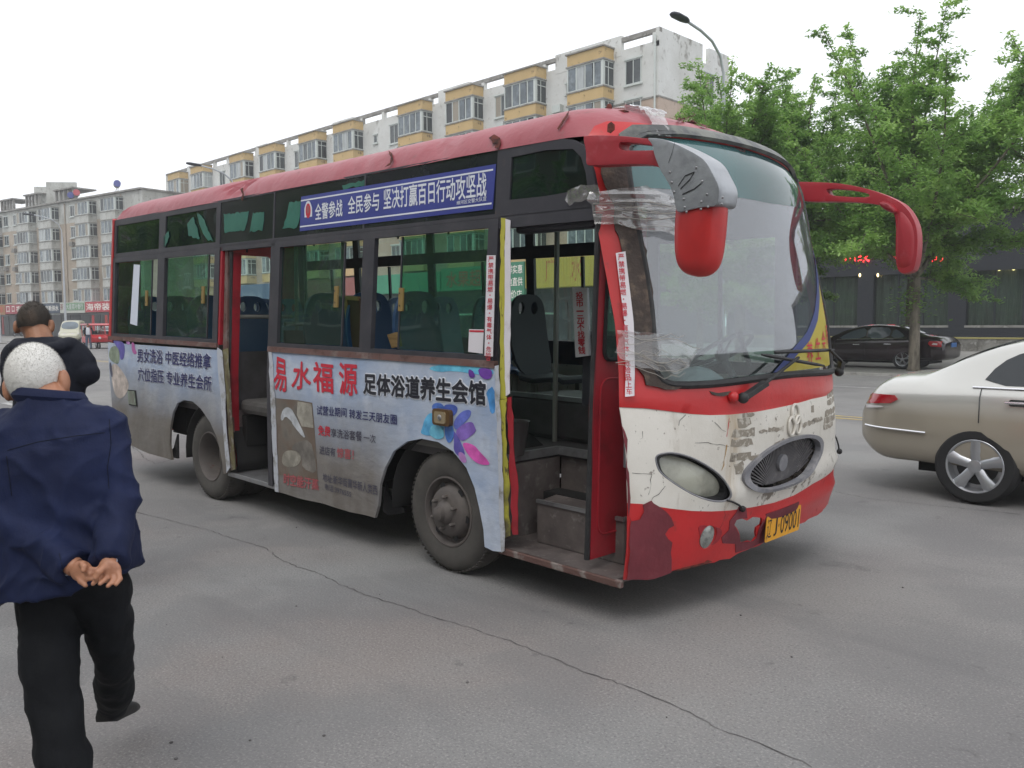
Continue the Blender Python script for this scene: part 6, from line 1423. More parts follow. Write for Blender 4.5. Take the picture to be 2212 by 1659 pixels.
# ================================================================ CARS
def interp(tab, x): 
    xs = [t[0] for t in tab]; return [float(np.interp(x, xs, [t[i] for t in tab])) for i in range(1, len(tab[0]))]
def smooth_tab(tab, n=90, s=2.2):
    xs = np.linspace(tab[0][0], tab[-1][0], n); k = np.exp(-.5*(np.arange(-6, 7)/s)**2); k /= k.sum(); out = [xs]
    for i in range(1, len(tab[0])):
        v = np.interp(xs, [t[0] for t in tab], [t[i] for t in tab]); p = np.pad(v, 6, mode='reflect', reflect_type='odd'); out.append(np.convolve(p, k, 'valid'))
    return [tuple(r_) for r_ in np.array(out).T]
class Car:
    """tab rows: x, bottom z, belt z, top z, half width, half width of the top"""
    def __init__(s, tab): s.t = smooth_tab(tab); s.x0 = tab[0][0]; s.x1 = tab[-1][0]
    def half(s, x):
        zb, zs, zt, w_, wr = interp(s.t, x); cab = zt-zs
        P = [(0, zb), (w_*.80, zb), (w_*.95, zb+.05), (w_*.99, zb+.16*(zs-zb)/.7), (w_, zb+.45*(zs-zb)), (w_*.995, zb+.72*(zs-zb)), (w_*.985, zs-.10*(zs-zb)), (w_*.95, zs-.015)]
        if cab > .16: P += [(w_*.90, zs+.03), (w_*.90+(wr-w_*.90)*.55, zs+cab*.50), (wr, zs+cab*.82), (wr*.93, zs+cab*.93), (wr*.75, zt-.012), (wr*.4, zt+.004), (0, zt+.008)]
        else:
            k = max(cab, .01); P += [(w_*.90, zs+k*.30), (w_*.82, zs+k*.55), (w_*.72, zs+k*.75), (w_*.60, zs+k*.88), (w_*.45, zs+k*.96), (w_*.25, zt), (0, zt+.004)]
        return P
    def Y(s, x, z):
        P = s.half(x); P = [p for p in P if p[0] > .001]; return float(np.interp(z, [p[1] for p in P], [p[0] for p in P]))
    def Z(s, x, y):
        P = s.half(x)[7:]; P = sorted(P); return float(np.interp(abs(y), [p[0] for p in P], [p[1] for p in P]))
    def side(s, sg, d=0.006): return lambda x, z, o=0.0: (x, sg*(s.Y(x, z)+d+o), z)
    def top(s, d=0.006):
        def f(x, y, o=0.0):
            e = .02; gx = (s.Z(x+e, y)-s.Z(x-e, y))/2/e; n = Vector((-gx, 0, 1)).normalized(); q = Vector((x, y, s.Z(x, y)))+n*(d+o); return tuple(q)
        return f
    def body(s, name, m, parent, wheels, wr, smoothing=1):
        g = G(); rings = []
        xs = np.linspace(s.x0, s.x1, 84)
        for x in xs:
            P = s.half(x); full = [(x, -p[0], p[1]) for p in P]+[(x, p[0], p[1]) for p in reversed(P[1:-1])]; rings.append(full)
        c0 = np.mean(np.array(rings[0]), 0); c1 = np.mean(np.array(rings[-1]), 0)
        r0 = [tuple(c0+(np.array(v)-c0)*.90+np.array((-.02, 0, 0))) for v in rings[0]]; r1 = [tuple(c1+(np.array(v)-c1)*.90+np.array((.02, 0, 0))) for v in rings[-1]]
        o = fixn(g.loft([r0]+rings+[r1]).build(name, m, parent, True))
        sub = o.modifiers.new('sub', 'SUBSURF'); sub.levels = 1; sub.render_levels = 1
        c = G()
        for wx in wheels: 
            for sg in (-1, 1): c.lathe([(.001, sg*.55), (wr, sg*.55), (wr, sg*1.3), (.001, sg*1.3)], 'y', (wx, 0, wr*.86), 32)
        co = fixn(c.build('cut')); b = o.modifiers.new('arch', 'BOOLEAN'); b.object = co; b.solver = 'EXACT'; b.operation = 'DIFFERENCE'
        dg = bpy.context.evaluated_depsgraph_get(); me = bpy.data.meshes.new_from_object(o.evaluated_get(dg)); o.modifiers.clear(); o.data = me; bpy.data.objects.remove(co)
        if not me.materials: me.materials.append(m)
        autosmooth(o, 38); return o
m_ctyre = mat('car_tyre', H('#262627'), .85, bump=(40, .001)); m_crim = mat('alloy_rim', H('#b4b6ba'), .3, .75); m_cglass = mat('dark_car_glass', H('#1d2327'), .06, spec=.7); m_chrome = mat('chrome_trim', (.8, .8, .82), .12, 1.0)
m_brake = mat('brake_disc', H('#3a3a3c'), .6)
def cwheel(x, y, r_, parent, sg, spokes=5, two=False):
    w_ = .10
    t = fixn(G().lathe([(r_*.66, -w_), (r_*.70, -w_-.004), (r_*.9, -w_), (r_*.985, -w_+.03), (r_, -w_*.4), (r_, w_*.4), (r_*.985, w_-.03), (r_*.9, w_), (r_*.66, w_)], 'y', (0, 0, 0), 40, True).build('wheel', m_ctyre, parent, True))
    t.location = (x, y, r_); t.scale.y = sg
    G().lathe([(r_*.70, -w_+.0), (r_*.68, -w_-.006), (r_*.64, -w_), (r_*.62, -w_+.03), (r_*.60, -.01), (.001, -.01)], 'y', (0, 0, 0), 40).build('rim', m_crim, t, True)
    G().lathe([(r_*.5, -.02), (.001, -.022)], 'y', (0, 0, 0), 24).build('brake_disc', m_brake, t)
    for k in range(spokes):
        a0 = 2*PI*k/spokes+.3
        for da in ((-.16, .16) if two else (0,)):
            a = a0+da; wd = .018 if two else .050; u1 = Vector((math.cos(a), 0, math.sin(a))); v1 = Vector((-math.sin(a), 0, math.cos(a)))
            a2 = a0+da*.3; u0 = Vector((math.cos(a2), 0, math.sin(a2)))
            P = []
            for rr, uu, ww, yy in ((r_*.10, u0, wd*.75, -w_+.015), (r_*.40, u0.lerp(u1, .5), wd*.8, -w_-.002), (r_*.66, u1, wd*1.15, -w_+.004)):
                c_ = uu*rr; P.append([c_+v1*ww+Vector((0, yy+.01, 0)), c_+v1*ww*.25+Vector((0, yy-.012, 0)), c_-v1*ww*.25+Vector((0, yy-.012, 0)), c_-v1*ww+Vector((0, yy+.01, 0)), c_-v1*ww+Vector((0, yy+.03, 0)), c_+v1*ww+Vector((0, yy+.03, 0))])
            fixn(G().loft([[tuple(q) for q in r__] for r__ in P]).build('spoke', m_crim, t, True))
    G().lathe([(r_*.17, -w_+.02), (r_*.16, -w_-.006), (.001, -w_-.012)], 'y', (0, 0, 0), 16).build('hub_cap', m_crim, t, True)
    return t
def glasshouse(c, root, side_w, rear, fr, m_g=None, chrome=True, hw=.62):
    m_g = m_g or m_cglass
    for sg in (-1, 1):
        for w_ in side_w:
            o = patch('side_window', smoothloop(w_, 1), c.side(sg), m_g, root, step=.06, thick=.004)
        if chrome:
            lo = [p for w_ in side_w for p in w_]; x0 = min(p[0] for p in lo); x1 = max(p[0] for p in lo)
            P = [c.side(sg, .012)(x, np.interp(x, [x0, x1], chrome)) for x in np.linspace(x0-.05, x1, 24)]
            G().tube(P, .010, 6).build('window_trim', m_chrome, root, True)
    for nm, (xa, xb, ha, hb) in (('rear_window', rear), ('windshield', fr)):
        P = [(xa, -ha), (xb, -hb), (xb, hb), (xa, ha)]; patch(nm, smoothloop(P, 2), c.top(), m_g, root, step=.06, thick=.004)
def lamps(c, root, x, z0, z1, wrap, m, name, end=-1, ylen=.35):
    for sg in (-1, 1):
        P = [(x, z0), (x+wrap*.8, z0+.02), (x+wrap, (z0+z1)/2+.01), (x+wrap*.9, z1), (x, z1)]
        patch(name, P, c.side(sg, .008), m, root, step=.05, thick=.01)
# ---- champagne saloon passing on the right
c1 = Car([(-1.04, .42, .74, .80, .70, .5), (-1.02, .34, .90, 1.0, .78, .52), (-.97, .28, .955, 1.065, .84, .56), (-.80, .27, .965, 1.08, .865, .58), (-.50, .28, .965, 1.085, .88, .60), (-.38, .27, .97, 1.13, .885, .62), (-.18, .26, .98, 1.26, .89, .64), (.10, .25, .985, 1.37, .90, .645), (.45, .24, .985, 1.44, .905, .65), (.95, .23, .98, 1.475, .91, .66),
          (1.5, .23, .97, 1.465, .91, .66), (1.95, .23, .96, 1.40, .91, .65), (2.4, .24, .95, 1.22, .905, .66), (2.75, .25, .94, 1.02, .90, .70), (3.2, .26, .89, .95, .88, .70), (3.55, .28, .80, .86, .84, .66), (3.72, .30, .66, .70, .76, .55), (3.78, .36, .56, .58, .66, .5)])
m_gold = mat('champagne_paint_sky_sheen', H('#aea697'), .26, .35, layers=[dict(col=H('#cccbc6'), kind='flat', axis=(2, .72, .90), rough=.22)], coat=.6)  # one champagne paint; reflected sky is put into the colour as a paler upper body
SC = empty('saloon_car', 'pale champagne saloon car driving past on the right, cut by the frame', 'car', (4.96, 4.37+.91, 0))
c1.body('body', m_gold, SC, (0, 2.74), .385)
glasshouse(c1, SC, [[(.0, 1.015), (.12, 1.20), (.30, 1.30), (.55, 1.345), (.78, 1.36), (.78, 1.015)], [(.86, 1.015), (.86, 1.362), (1.35, 1.36), (1.72, 1.32), (1.78, 1.01)], [(1.84, 1.0), (1.78, 1.30), (1.95, 1.26), (2.25, 1.10), (2.40, 1.0)]], (-.40, .28, .62, .52), (1.88, 2.62, .55, .68), chrome=[.995, .985])
m_tail = mat('red_tail_lamp', H('#a3121f'), .12, coat=1.0); m_tailw = mat('clear_tail_lamp', H('#c9c4c4'), .12, coat=1.0)
lamps(c1, SC, -.975, .80, .895, .33, m_tail, 'tail_lamp'); lamps(c1, SC, -.975, .755, .79, .20, m_tailw, 'reversing_lamp')
for sg in (-1, 1):
    P = [c1.side(sg, .012)(x, .60-.03*(x+1)) for x in np.linspace(-.97, -.40, 10)]; G().tube(P, .009, 6).build('bumper_trim', m_chrome, SC, True)
    for x in (.22, 1.25): 
        b0 = c1.side(sg, .03)(x, .885); b1 = c1.side(sg, .03)(x+.20, .885); G().tube([b0, b1], .012, 8).build('door_handle', m_chrome, SC, True)
        patch('handle_recess', rrect(x+.02, .855, x+.18, .91, .02), c1.side(sg, .004), m_cglass, SC, step=.1, thick=.002)
    for x, z0, z1 in ((.80, .34, 1.0), (1.86, .34, .98), (.02, .70, 1.0)):
        P = [c1.side(sg, .0045)(x, z) for z in np.linspace(z0, z1, 8)]; G().tube(P, .004, 4).build('door_gap', m_cglass, SC)
for x in (0, 2.74):
    for sg in (-1, 1): cwheel(x, sg*.795, .33, SC, -sg, 5)
G().box((-.55, -.6, .2), (3.3, .6, .34)).build('underbody', m_chassis if 'm_chassis' in globals() else m_ctyre, SC)
patch('number_plate', rect(-.22, .66, .22, .78), lambda a, b, o=0: (-1.03-o, a, b), mat('blue_plate', H('#27489a'), .4), SC, step=.2, thick=.01)
# ---- dark saloon parked under the tree
c2 = Car([(-1.20, .36, .80, .86, .78, .5), (-1.17, .30, .93, 1.01, .83, .54), (-1.06, .28, .98, 1.05, .86, .57), (-.75, .26, .99, 1.075, .86, .58), (-.55, .25, .985, 1.10, .88, .60), (-.3, .24, .975, 1.20, .89, .62), (.05, .23, .965, 1.32, .90, .63), (.5, .22, .95, 1.40, .90, .64), (.95, .22, .935, 1.425, .90, .65),
          (1.4, .22, .92, 1.40, .90, .65), (1.85, .22, .905, 1.28, .90, .66), (2.3, .23, .89, 1.08, .895, .68), (2.6, .24, .87, .95, .89, .70), (3.1, .26, .80, .88, .86, .68), (3.35, .30, .70, .76, .80, .6), (3.5, .36, .58, .62, .66, .5)])
BC = empty('saloon_car', 'dark maroon-black saloon car parked behind the tree trunk', 'car', (-2.93, 24.3+.9, .03), PI)
m_blk = mat('black_maroon_paint', H('#1d1418'), .16, layers=[dict(col=H('#38242a'), scale=1.2, lo=.45, hi=.65, amt=.6)], coat=.5)
c2.body('body', m_blk, BC, (0, 2.68), .375)
glasshouse(c2, BC, [[(-.05, 1.0), (.12, 1.18), (.35, 1.28), (.42, .985)], [(.48, .98), (.42, 1.29), (.8, 1.325), (1.15, 1.32), (1.15, .955)], [(1.21, .95), (1.21, 1.315), (1.55, 1.25), (1.9, 1.10), (2.15, .93)]], (-.58, .22, .60, .52), (1.55, 2.35, .54, .66), m_g=mat('blue_grey_car_glass', H('#4c565c'), .08, spec=.7), chrome=[.985, .925])
lamps(c2, BC, -1.13, .72, .90, .38, m_tail, 'tail_lamp')
for sg in (-1, 1): 
    patch('lamp_glint', [(-1.02, .78), (-.86, .79), (-.90, .84), (-1.02, .83)], c2.side(sg, .019), m_tailw, BC, step=.1, thick=.004)
    for x in (.35, 1.35): G().tube([c2.side(sg, .03)(x, .80-.05*x*.5), c2.side(sg, .03)(x+.22, .80-.05*x*.5)], .013, 8).build('door_handle', m_chrome, BC, True)
    for x, z0, z1 in ((1.18, .30, .94), (.45, .55, .97), (2.2, .32, .9)):
        G().tube([c2.side(sg, .0045)(x, z) for z in np.linspace(z0, z1, 8)], .004, 4).build('door_gap', m_ctyre, BC)
for x in (0, 2.68):
    for sg in (-1, 1): cwheel(x, sg*.79, .315, BC, -sg, 5, True)
patch('number_plate', rect(-.24, .70, .24, .84), lambda a, b, o=0: (-1.225-o, a, b), mat('blue_plate_small', H('#3f6fb0'), .4), BC, step=.2, thick=.01)
G().box((-.7, -.6, .18), (3.0, .6, .32)).build('underbody', m_ctyre, BC)
# ---- vehicles at the far left
def place(px, py): p = wpl(px, py, 2, .03); return p
vt = Car([(-.95, .45, .8, .86, .70, .6), (-.92, .40, 1.10, 1.75, .76, .62), (-.8, .36, 1.12, 1.88, .79, .64), (-.2, .34, 1.12, 1.92, .80, .66), (1.0, .34, 1.10, 1.92, .80, .66), (1.75, .34, 1.09, 1.86, .80, .66), (2.15, .34, 1.07, 1.50, .80, .68), (2.45, .36, 1.02, 1.12, .79, .7), (2.8, .38, .92, .98, .76, .66), (2.92, .42, .8, .84, .70, .6), (2.95, .46, .7, .72, .62, .5)])
p = place(150, 744)
VN = empty('minivan', 'cream minivan parked behind the young man at the far left', 'van', (p[0]-2.5, p[1]+1.3, .03), R(-28))
vt.body('body', mat('cream_paint', H('#b7b5a0'), .35, coat=.4), VN, (0, 2.2), .33)
glasshouse(vt, VN, [[(-.7, 1.17), (-.7, 1.70), (-.05, 1.72), (-.05, 1.17)], [(.05, 1.17), (.05, 1.72), (.85, 1.72), (.85, 1.17)], [(.95, 1.16), (.95, 1.72), (1.55, 1.68), (2.0, 1.35), (2.1, 1.14)]], (-.93, -.86, .5, .5), (1.80, 2.40, .56, .66), m_g=m_pane, chrome=None)
for x in (0, 2.2):
    for sg in (-1, 1): cwheel(x, sg*.70, .29, VN, -sg, 5)
lamps(vt, VN, 2.72, .78, .92, .16, m_tailw, 'headlight')
p = place(196, 741)
WC = empty('hatchback_car', 'white car behind the red tricycle', 'car', (p[0]-1.2, p[1]+2.0, .03), R(-20))
c2.body('body', mat('white_car_paint', H('#c4c9cd'), .25, coat=.6), WC, (0, 2.68), .375)
glasshouse(c2, WC, [[(-.05, 1.0), (.12, 1.18), (.35, 1.28), (.42, .985)], [(.48, .98), (.42, 1.29), (.8, 1.325), (1.15, 1.32), (1.15, .955)], [(1.21, .95), (1.21, 1.315), (1.55, 1.25), (1.9, 1.10), (2.15, .93)]], (-.58, .22, .60, .52), (1.55, 2.35, .54, .66), chrome=None)
for x in (0, 2.68):
    for sg in (-1, 1): cwheel(x, sg*.79, .315, WC, -sg, 5)
# red cabin tricycles
m_tri = mat('tricycle_red', H('#b3222a'), .35, coat=.5)
def tricycle(px, py, label, rz):
    p = place(px, py); t = empty('cabin_tricycle', label, 'tricycle', (p[0], p[1], 0), rz, 'red cabin tricycles')
    g = G(); g.box((-.95, -.48, .38), (.75, .48, .80)).prism([(.75, .38), (1.35, .45), (1.42, .75), (1.15, .92), (.75, .95)], -.46, .46, 'xz'); g.build('body', m_tri, t, bevel=.03)
    G().prism([(-1.05, 1.58), (-.9, 1.66), (1.0, 1.66), (1.25, 1.56), (1.22, 1.52), (-1.05, 1.54)], -.54, .54, 'xz').build('roof', m_tri, t, bevel=.02)
    for x in (-.92, -.3, .32, .75):
        for y in (-.46, .46): G().bar((x, y, .8), (x, y, 1.56), .05, .05).build('cabin_post', m_tri, t)
    G().bar((1.15, -.44, .92), (.98, -.44, 1.56), .04, .04).bar((1.15, .44, .92), (.98, .44, 1.56), .04, .04).build('screen_frame', m_tri, t)
    for y in (-.455, .455):
        for x0, x1 in ((-.88, -.34), (-.26, .28), (.36, .72)): G().box((x0, y-.006, .85), (x1, y+.006, 1.5)).build('side_window', m_rgl, t)
    G().box((-.85, -.4, .8), (-.5, .4, 1.15)).box((-.1, -.4, .7), (.2, .4, 1.0)).build('bench_seat', m_shopd, t, bevel=.03)
    for x, y in ((-.55, -.46), (-.55, .46), (1.2, 0)):
        w_ = fixn(G().lathe([(.15, -.045), (.19, -.05), (.225, -.03), (.225, .03), (.19, .05), (.15, .045)], 'y', (0, 0, 0), 20, True).build('wheel', m_ctyre, t, True)); w_.location = (x, y, .225)
        G().lathe([(.15, -.03), (.03, -.05), (.001, -.05)], 'y', (0, 0, 0), 14).build('hub', m_crim, w_)
    G().lathe([(.09, 1.40), (.07, 1.47), (.001, 1.48)], 'x', (0, 0, .72), 12).build('headlight', m_tailw, t)
    return t
tricycle(203, 752, 'red cabin tricycle beside the standing man', R(-4)); tricycle(229, 751, 'second red cabin tricycle, half hidden by the rear of the bus', R(-8))
# motorcycles by the kerb
def moto(px, py, label, rz):
    p = place(px, py); t = empty('motorcycle', label, 'motorcycle', (p[0], p[1], 0.03), rz, 'motorcycles parked at the left')
    for x in (-.62, .62):
        w_ = fixn(G().lathe([(.22, -.04), (.29, -.045), (.30, 0), (.29, .045), (.22, .04)], 'y', (0, 0, 0), 20, True).build('wheel', m_ctyre, t, True)); w_.location = (x, 0, .30)
        G().lathe([(.05, -.05), (.05, .05)], 'y', (0, 0, 0), 8).build('hub', m_crim, w_)
    G().bar((-.62, 0, .3), (.1, 0, .45), .06, .06).bar((.1, 0, .45), (.45, 0, .85), .07, .07).bar((.62, 0, .3), (.42, 0, .95), .05, .06).build('frame', m_ctyre, t)
    G().prism([(-.8, .72), (-.75, .80), (-.05, .76), (0, .70)], -.13, .13, 'xz').build('saddle', m_ctyre, t, bevel=.03)
    G().ball((.20, 0, .78), (.26, .14, .12)).build('fuel_tank', m_shopd, t, True); G().box((-.2, -.14, .28), (.2, .14, .58)).build('engine', m_brake, t, bevel=.03)
    G().tube([(.30, -.36, 1.02), (.40, 0, .96), (.30, .36, 1.02)], .018, 6).build('handlebar', m_chrome, t); G().ball((.52, 0, .88), .09, 8, 6).build('headlight', m_tailw, t, True)
    return t
moto(40, 727, 'motorcycle farthest left, by the dark shop fronts', R(-60)); moto(60, 728, 'motorcycle between two others left of the young man', R(-48)); moto(80, 729, 'motorcycle nearest the young man head', R(-62))
# wire guard at the left edge
p = place(2, 742); wg = empty('kerb_post', 'pale metal post with a white foot at the left edge', 'post', (p[0], p[1], 0))
G().box((-.9, -.25, 0), (.9, .25, .14)).build('foot', m_kerb, wg, bevel=.03); G().tube([(0, 0, .14), (0, 0, 2.6)], .06, 8).build('post', m_lamp, wg)
# ================================================================ PEOPLE
from mathutils.bvhtree import BVHTree
def remesh(o, vox, smooth=4, disp=None):
    m = o.modifiers.new('r', 'REMESH'); m.mode = 'VOXEL'; m.voxel_size = vox
    if smooth: s = o.modifiers.new('s', 'SMOOTH'); s.iterations = smooth; s.factor = .5
    if disp:
        for i, (sz, st) in enumerate(disp):
            t = bpy.data.textures.new('fold', 'CLOUDS'); t.noise_scale = sz; t.noise_depth = 3
            d = o.modifiers.new('d%d' % i, 'DISPLACE'); d.texture = t; d.strength = st; d.mid_level = .5
        s = o.modifiers.new('s2', 'SMOOTH'); s.iterations = 2
    dg = bpy.context.evaluated_depsgraph_get(); me = bpy.data.meshes.new_from_object(o.evaluated_get(dg)); mats = [m_ for m_ in o.data.materials]
    o.modifiers.clear(); o.data = me
    if not me.materials:
        for q in mats: me.materials.append(q)
    me.shade_smooth(); return o
def bvh(o): 
    me = o.data; return BVHTree.FromPolygons([v.co for v in me.vertices], [p.vertices for p in me.polygons])
m_skin = mat('weathered_skin', H('#a9775c'), .5, layers=[dict(col=H('#8c5c46'), scale=18, lo=.45, hi=.65, amt=.5)], bump=(60, .001))
m_skin2 = mat('tanned_skin', H('#96684c'), .5, layers=[dict(col=H('#7a503c'), scale=14, lo=.45, hi=.65, amt=.5)], bump=(60, .001))
m_whair = mat('white_stubble', H('#d6d4cf'), .8, layers=[dict(col=H('#b3a39a'), scale=8, lo=.55, hi=.75, amt=.35), dict(col=H('#dedcd8'), scale=45, lo=.5, hi=.65, amt=.25)], bump=(260, .0008))
m_bhair = mat('short_dark_hair', H('#39332d'), .8, layers=[dict(col=H('#5d4c3f'), scale=9, lo=.5, hi=.7, amt=.6)], bump=(180, .003))
m_jblue = mat('navy_work_jacket', H('#141d3c'), .8, layers=[dict(col=H('#1b264a'), scale=5, lo=.45, hi=.7, amt=.6), dict(col=H('#0f1630'), scale=3, lo=.5, hi=.7, amt=.6)], bump=(7, .012, (1, 1, .45)), bump2=(160, .0008), spec=.3)
m_trous = mat('black_trousers', H('#0c0e12'), .8, layers=[dict(col=H('#14161c'), scale=4, lo=.5, hi=.7, amt=.7)], bump=(8, .012, (1, 1, .5)), bump2=(160, .0006), spec=.25)
m_jdark = mat('dark_hooded_jacket', H('#151823'), .85, layers=[dict(col=H('#191c27'), scale=6, lo=.45, hi=.7, amt=.6)], bump=(9, .012), bump2=(120, .001), spec=.3)
m_shoe = mat('black_shoe', H('#161516'), .5)
def head(g, c, rot, k=1.0):
    """skull, jaw, nose, brows and ears; rot turns the head on the neck"""
    def T(p): return c+rot@(Vector(p)*k)
    def ell(p, r_, n=16, m_=10):
        h = G(); h.ball((0, 0, 0), r_, n, m_); g.add([c+rot@((Vector(v)+Vector(p))*k) for v in h.V], h.F)
    ell((0, -.005, .01), (.078, .098, .100)); ell((0, .022, -.055), (.060, .070, .070)); ell((0, .045, -.085), (.038, .042, .032))
    ell((0, .098, -.030), (.011, .016, .022), 8, 6); ell((0, .106, -.045), (.016, .015, .011), 8, 6)
    ell((-.030, .086, .0), (.022, .012, .008), 8, 6); ell((.030, .086, .0), (.022, .012, .008), 8, 6); ell((0, .088, -.074), (.024, .010, .009), 8, 6)
    ell((-.045, .068, -.035), (.020, .018, .020), 8, 6); ell((.045, .068, -.035), (.020, .018, .020), 8, 6)
    for s_ in (-1, 1): ell((s_*.090, -.004, -.022), (.015, .022, .038), 10, 8); ell((s_*.080, .008, -.045), (.008, .010, .014), 8, 6)
    return T
def face(T, k, parent):
    for s_ in (-1, 1):
        e = G().ball(T((s_*.030, .083, -.016)), .011*k, 10, 8).build('eye', mat('eye_white', H('#cfc8c0'), .3), parent, True)
        G().ball(T((s_*.030, .092, -.016)), .005*k, 8, 6).build('iris', m_ink, e, True)
def hair(T, k, m, parent, cap=.74, n=1500, ln=.006, seed=1, shell=1.035):
    V = []; F = []; nu, nv = 36, 20
    rs = np.random.RandomState(seed)
    for i in range(nv+1):
        a = PI*cap*i/nv
        for j in range(nu):
            t = 2*PI*j/nu; fr = math.sin(t); lim = (1.0 if fr < -.3 else 1-.30*((fr+.3)/.6)) if fr < .3 else .70-.20*((fr-.3)/.7)
            aa = a*lim; V.append(T((.078*shell*math.sin(aa)*math.cos(t), -.005+.098*shell*math.sin(aa)*fr, .01+.100*shell*math.cos(aa))))
    for i in range(nv):
        for j in range(nu): F.append((i*nu+j, (i+1)*nu+j, (i+1)*nu+(j+1) % nu, i*nu+(j+1) % nu))
    o = fixn(mesh('hair', V, F, m, parent, True)); V = []; F = []
    for q in range(n):
        t = rs.uniform(0, 2*PI); fr = math.sin(t); lim = (1.0 if fr < -.3 else 1-.30*((fr+.3)/.6)) if fr < .3 else .70-.20*((fr-.3)/.7); a = PI*cap*lim*math.sqrt(rs.uniform(0, 1)); 
        d = Vector((math.sin(a)*math.cos(t), math.sin(a)*fr, math.cos(a))); p = Vector((d.x*.078*shell, -.005+d.y*.098*shell, .01+d.z*.1*shell)); d2 = (d+Vector(rs.uniform(-.35, .35, 3))).normalized()
        s_ = d2.cross(Vector((0, 0, 1))+Vector(rs.uniform(-.2, .2, 3))).normalized()*.0007; i = len(V); V += [T(p-s_), T(p+s_), T(p+d2*ln)]; F.append((i, i+1, i+2))
    mesh('stubble', V, F, m, o)['kind'] = 'stuff'; return o
class Fig:
    def __init__(s, label, px, py, dep, group=None):
        p = depth(px, py, dep); s.root = Vector((p[0], p[1], 0)); s.a = math.atan2(.70424, .70996)
        s.e = empty('person', label, 'person', s.root, s.a, group); s.inv = Matrix.Rotation(-s.a, 3, 'Z')
    def __call__(s, px, py, dep): return s.inv@(Vector(depth(px, py, dep))-s.root)
# ---- the old man walking away in the left foreground
OM = Fig('white-haired old man in a navy jacket walking away with hands clasped behind', 150, 1250, 2.62)
P = OM; g = G()
hc = P(79, 818, 2.64); rot = (Matrix.Rotation(R(-8), 3, 'Y')@Matrix.Rotation(R(-12), 3, 'X'))
T = head(g, hc, rot, .99)
nk0, nk1 = P(108, 880, 2.60), P(90, 835, 2.64)
g.tube([nk0, nk1], [.062, .056], 14)
# hidden trunk and limbs of the same body, inside the clothes
g.tube([P(150, 1230, 2.62), P(130, 1050, 2.62), P(118, 930, 2.62), nk0], [.12, .12, .12, .06], 16)
armR = [P(228, 925, 2.62), P(257, 1092, 2.56), P(237, 1218, 2.42)]; armL = [P(12, 932, 2.62), P(-32, 1085, 2.55), P(163, 1226, 2.42)]
g.tube(armR, [.05, .042, .028], 12); g.tube(armL, [.05, .042, .028], 12); g.tube([P(118, 925, 2.62), armR[0]], .055, 10); g.tube([P(118, 925, 2.62), armL[0]], .055, 10)
legL = [P(112, 1240, 2.62), P(112, 1480, 2.58), P(150, 1765, 2.50)]; legR = [P(205, 1235, 2.62), P(243, 1425, 2.74), P(246, 1528, 3.02)]
for l in (legL, [P(212, 1250, 2.62), P(236, 1350, 2.69), P(246, 1430, 2.76), P(247, 1490, 2.90), P(246, 1522, 3.0)]): g.tube(l, [.055, .045, .035, .032, .03][:len(l)], 12)
def fingers(lst, r_=.0079):
    for l in lst:
        q = [P(*a) for a in l]; g.tube(q, [r_*1.08]+[r_]*(len(q)-2)+[r_*.82], 8); 
        for i, v in enumerate(q): g.ball(v, r_*(1.1 if i < len(q)-1 else .86), 8, 6)
g.add([P(236, 1234, 2.405)+Vector(v) for v in G().ball((0, 0, 0), (.036, .016, .036)).V], G().ball((0, 0, 0), (.036, .016, .036)).F)
g.add([P(176, 1234, 2.405)+Vector(v) for v in G().ball((0, 0, 0), (.034, .016, .032)).V], G().ball((0, 0, 0), (.034, .016, .032)).F)
fingers([((256, 1238, 2.40), (259, 1251, 2.39), (251, 1262, 2.375)), ((246, 1241, 2.40), (244, 1256, 2.385), (233, 1266, 2.37)), ((233, 1242, 2.40), (226, 1253, 2.385), (216, 1261, 2.37)), ((222, 1240, 2.40), (212, 1250, 2.385), (201, 1261, 2.375))])
fingers([((224, 1227, 2.39), (213, 1236, 2.375), (206, 1248, 2.37))], .0100)
fingers([((166, 1244, 2.40), (174, 1256, 2.39), (185, 1265, 2.385)), ((174, 1241, 2.40), (188, 1250, 2.39), (201, 1251, 2.39)), ((181, 1233, 2.40), (194, 1239, 2.39), (205, 1240, 2.395)), ((184, 1225, 2.40), (197, 1230, 2.395), (210, 1230, 2.40))])
fingers([((178, 1218, 2.39), (182, 1224, 2.38), (180, 1232, 2.375))], .0095)
bo = remesh(g.build('body', m_skin, OM.e), .0034, 2); face(T, .99, bo)
hair(T, .99, m_whair, OM.e, cap=.79, n=7500, ln=.005, shell=1.02)
# jacket
g = G(); rg = []
for px, py, dep, hw_, hd in ((108, 852, 2.60, .078, .075), (110, 872, 2.60, .10, .085), (116, 893, 2.60, .155, .10), (119, 915, 2.60, .195, .118), (122, 950, 2.60, .215, .135), (127, 1010, 2.60, .215, .145), (132, 1080, 2.60, .200, .14), (138, 1150, 2.60, .203, .145), (145, 1210, 2.60, .208, .155), (147, 1262, 2.60, .214, .16)):
    c_ = P(px, py, dep); slope = 0 if py < 1100 else (py-1100)/160*.11
    rg.append([c_+Vector((hw_*math.copysign(abs(math.cos(t))**.8, math.cos(t)), hd*math.copysign(abs(math.sin(t))**.85, math.sin(t)), slope*math.cos(t)*.45)) for t in [2*PI*k/32 for k in range(32)]])
g.loft(rg)
def sleeve(a, rr): 
    q = [a[0], a[0].lerp(a[1], .5), a[1], a[1].lerp(a[2], .5), a[2]]; g.tube(q, rr, 16)
    for v, r_ in zip(q[:-1], rr): g.ball(v, r_, 14, 10)
sleeve([P(218, 926, 2.61), P(257, 1090, 2.56), P(236, 1214, 2.435)], [.078, .068, .063, .056, .052]); sleeve([P(16, 938, 2.61), P(-26, 1088, 2.55), P(160, 1222, 2.435)], [.078, .068, .064, .056, .052])
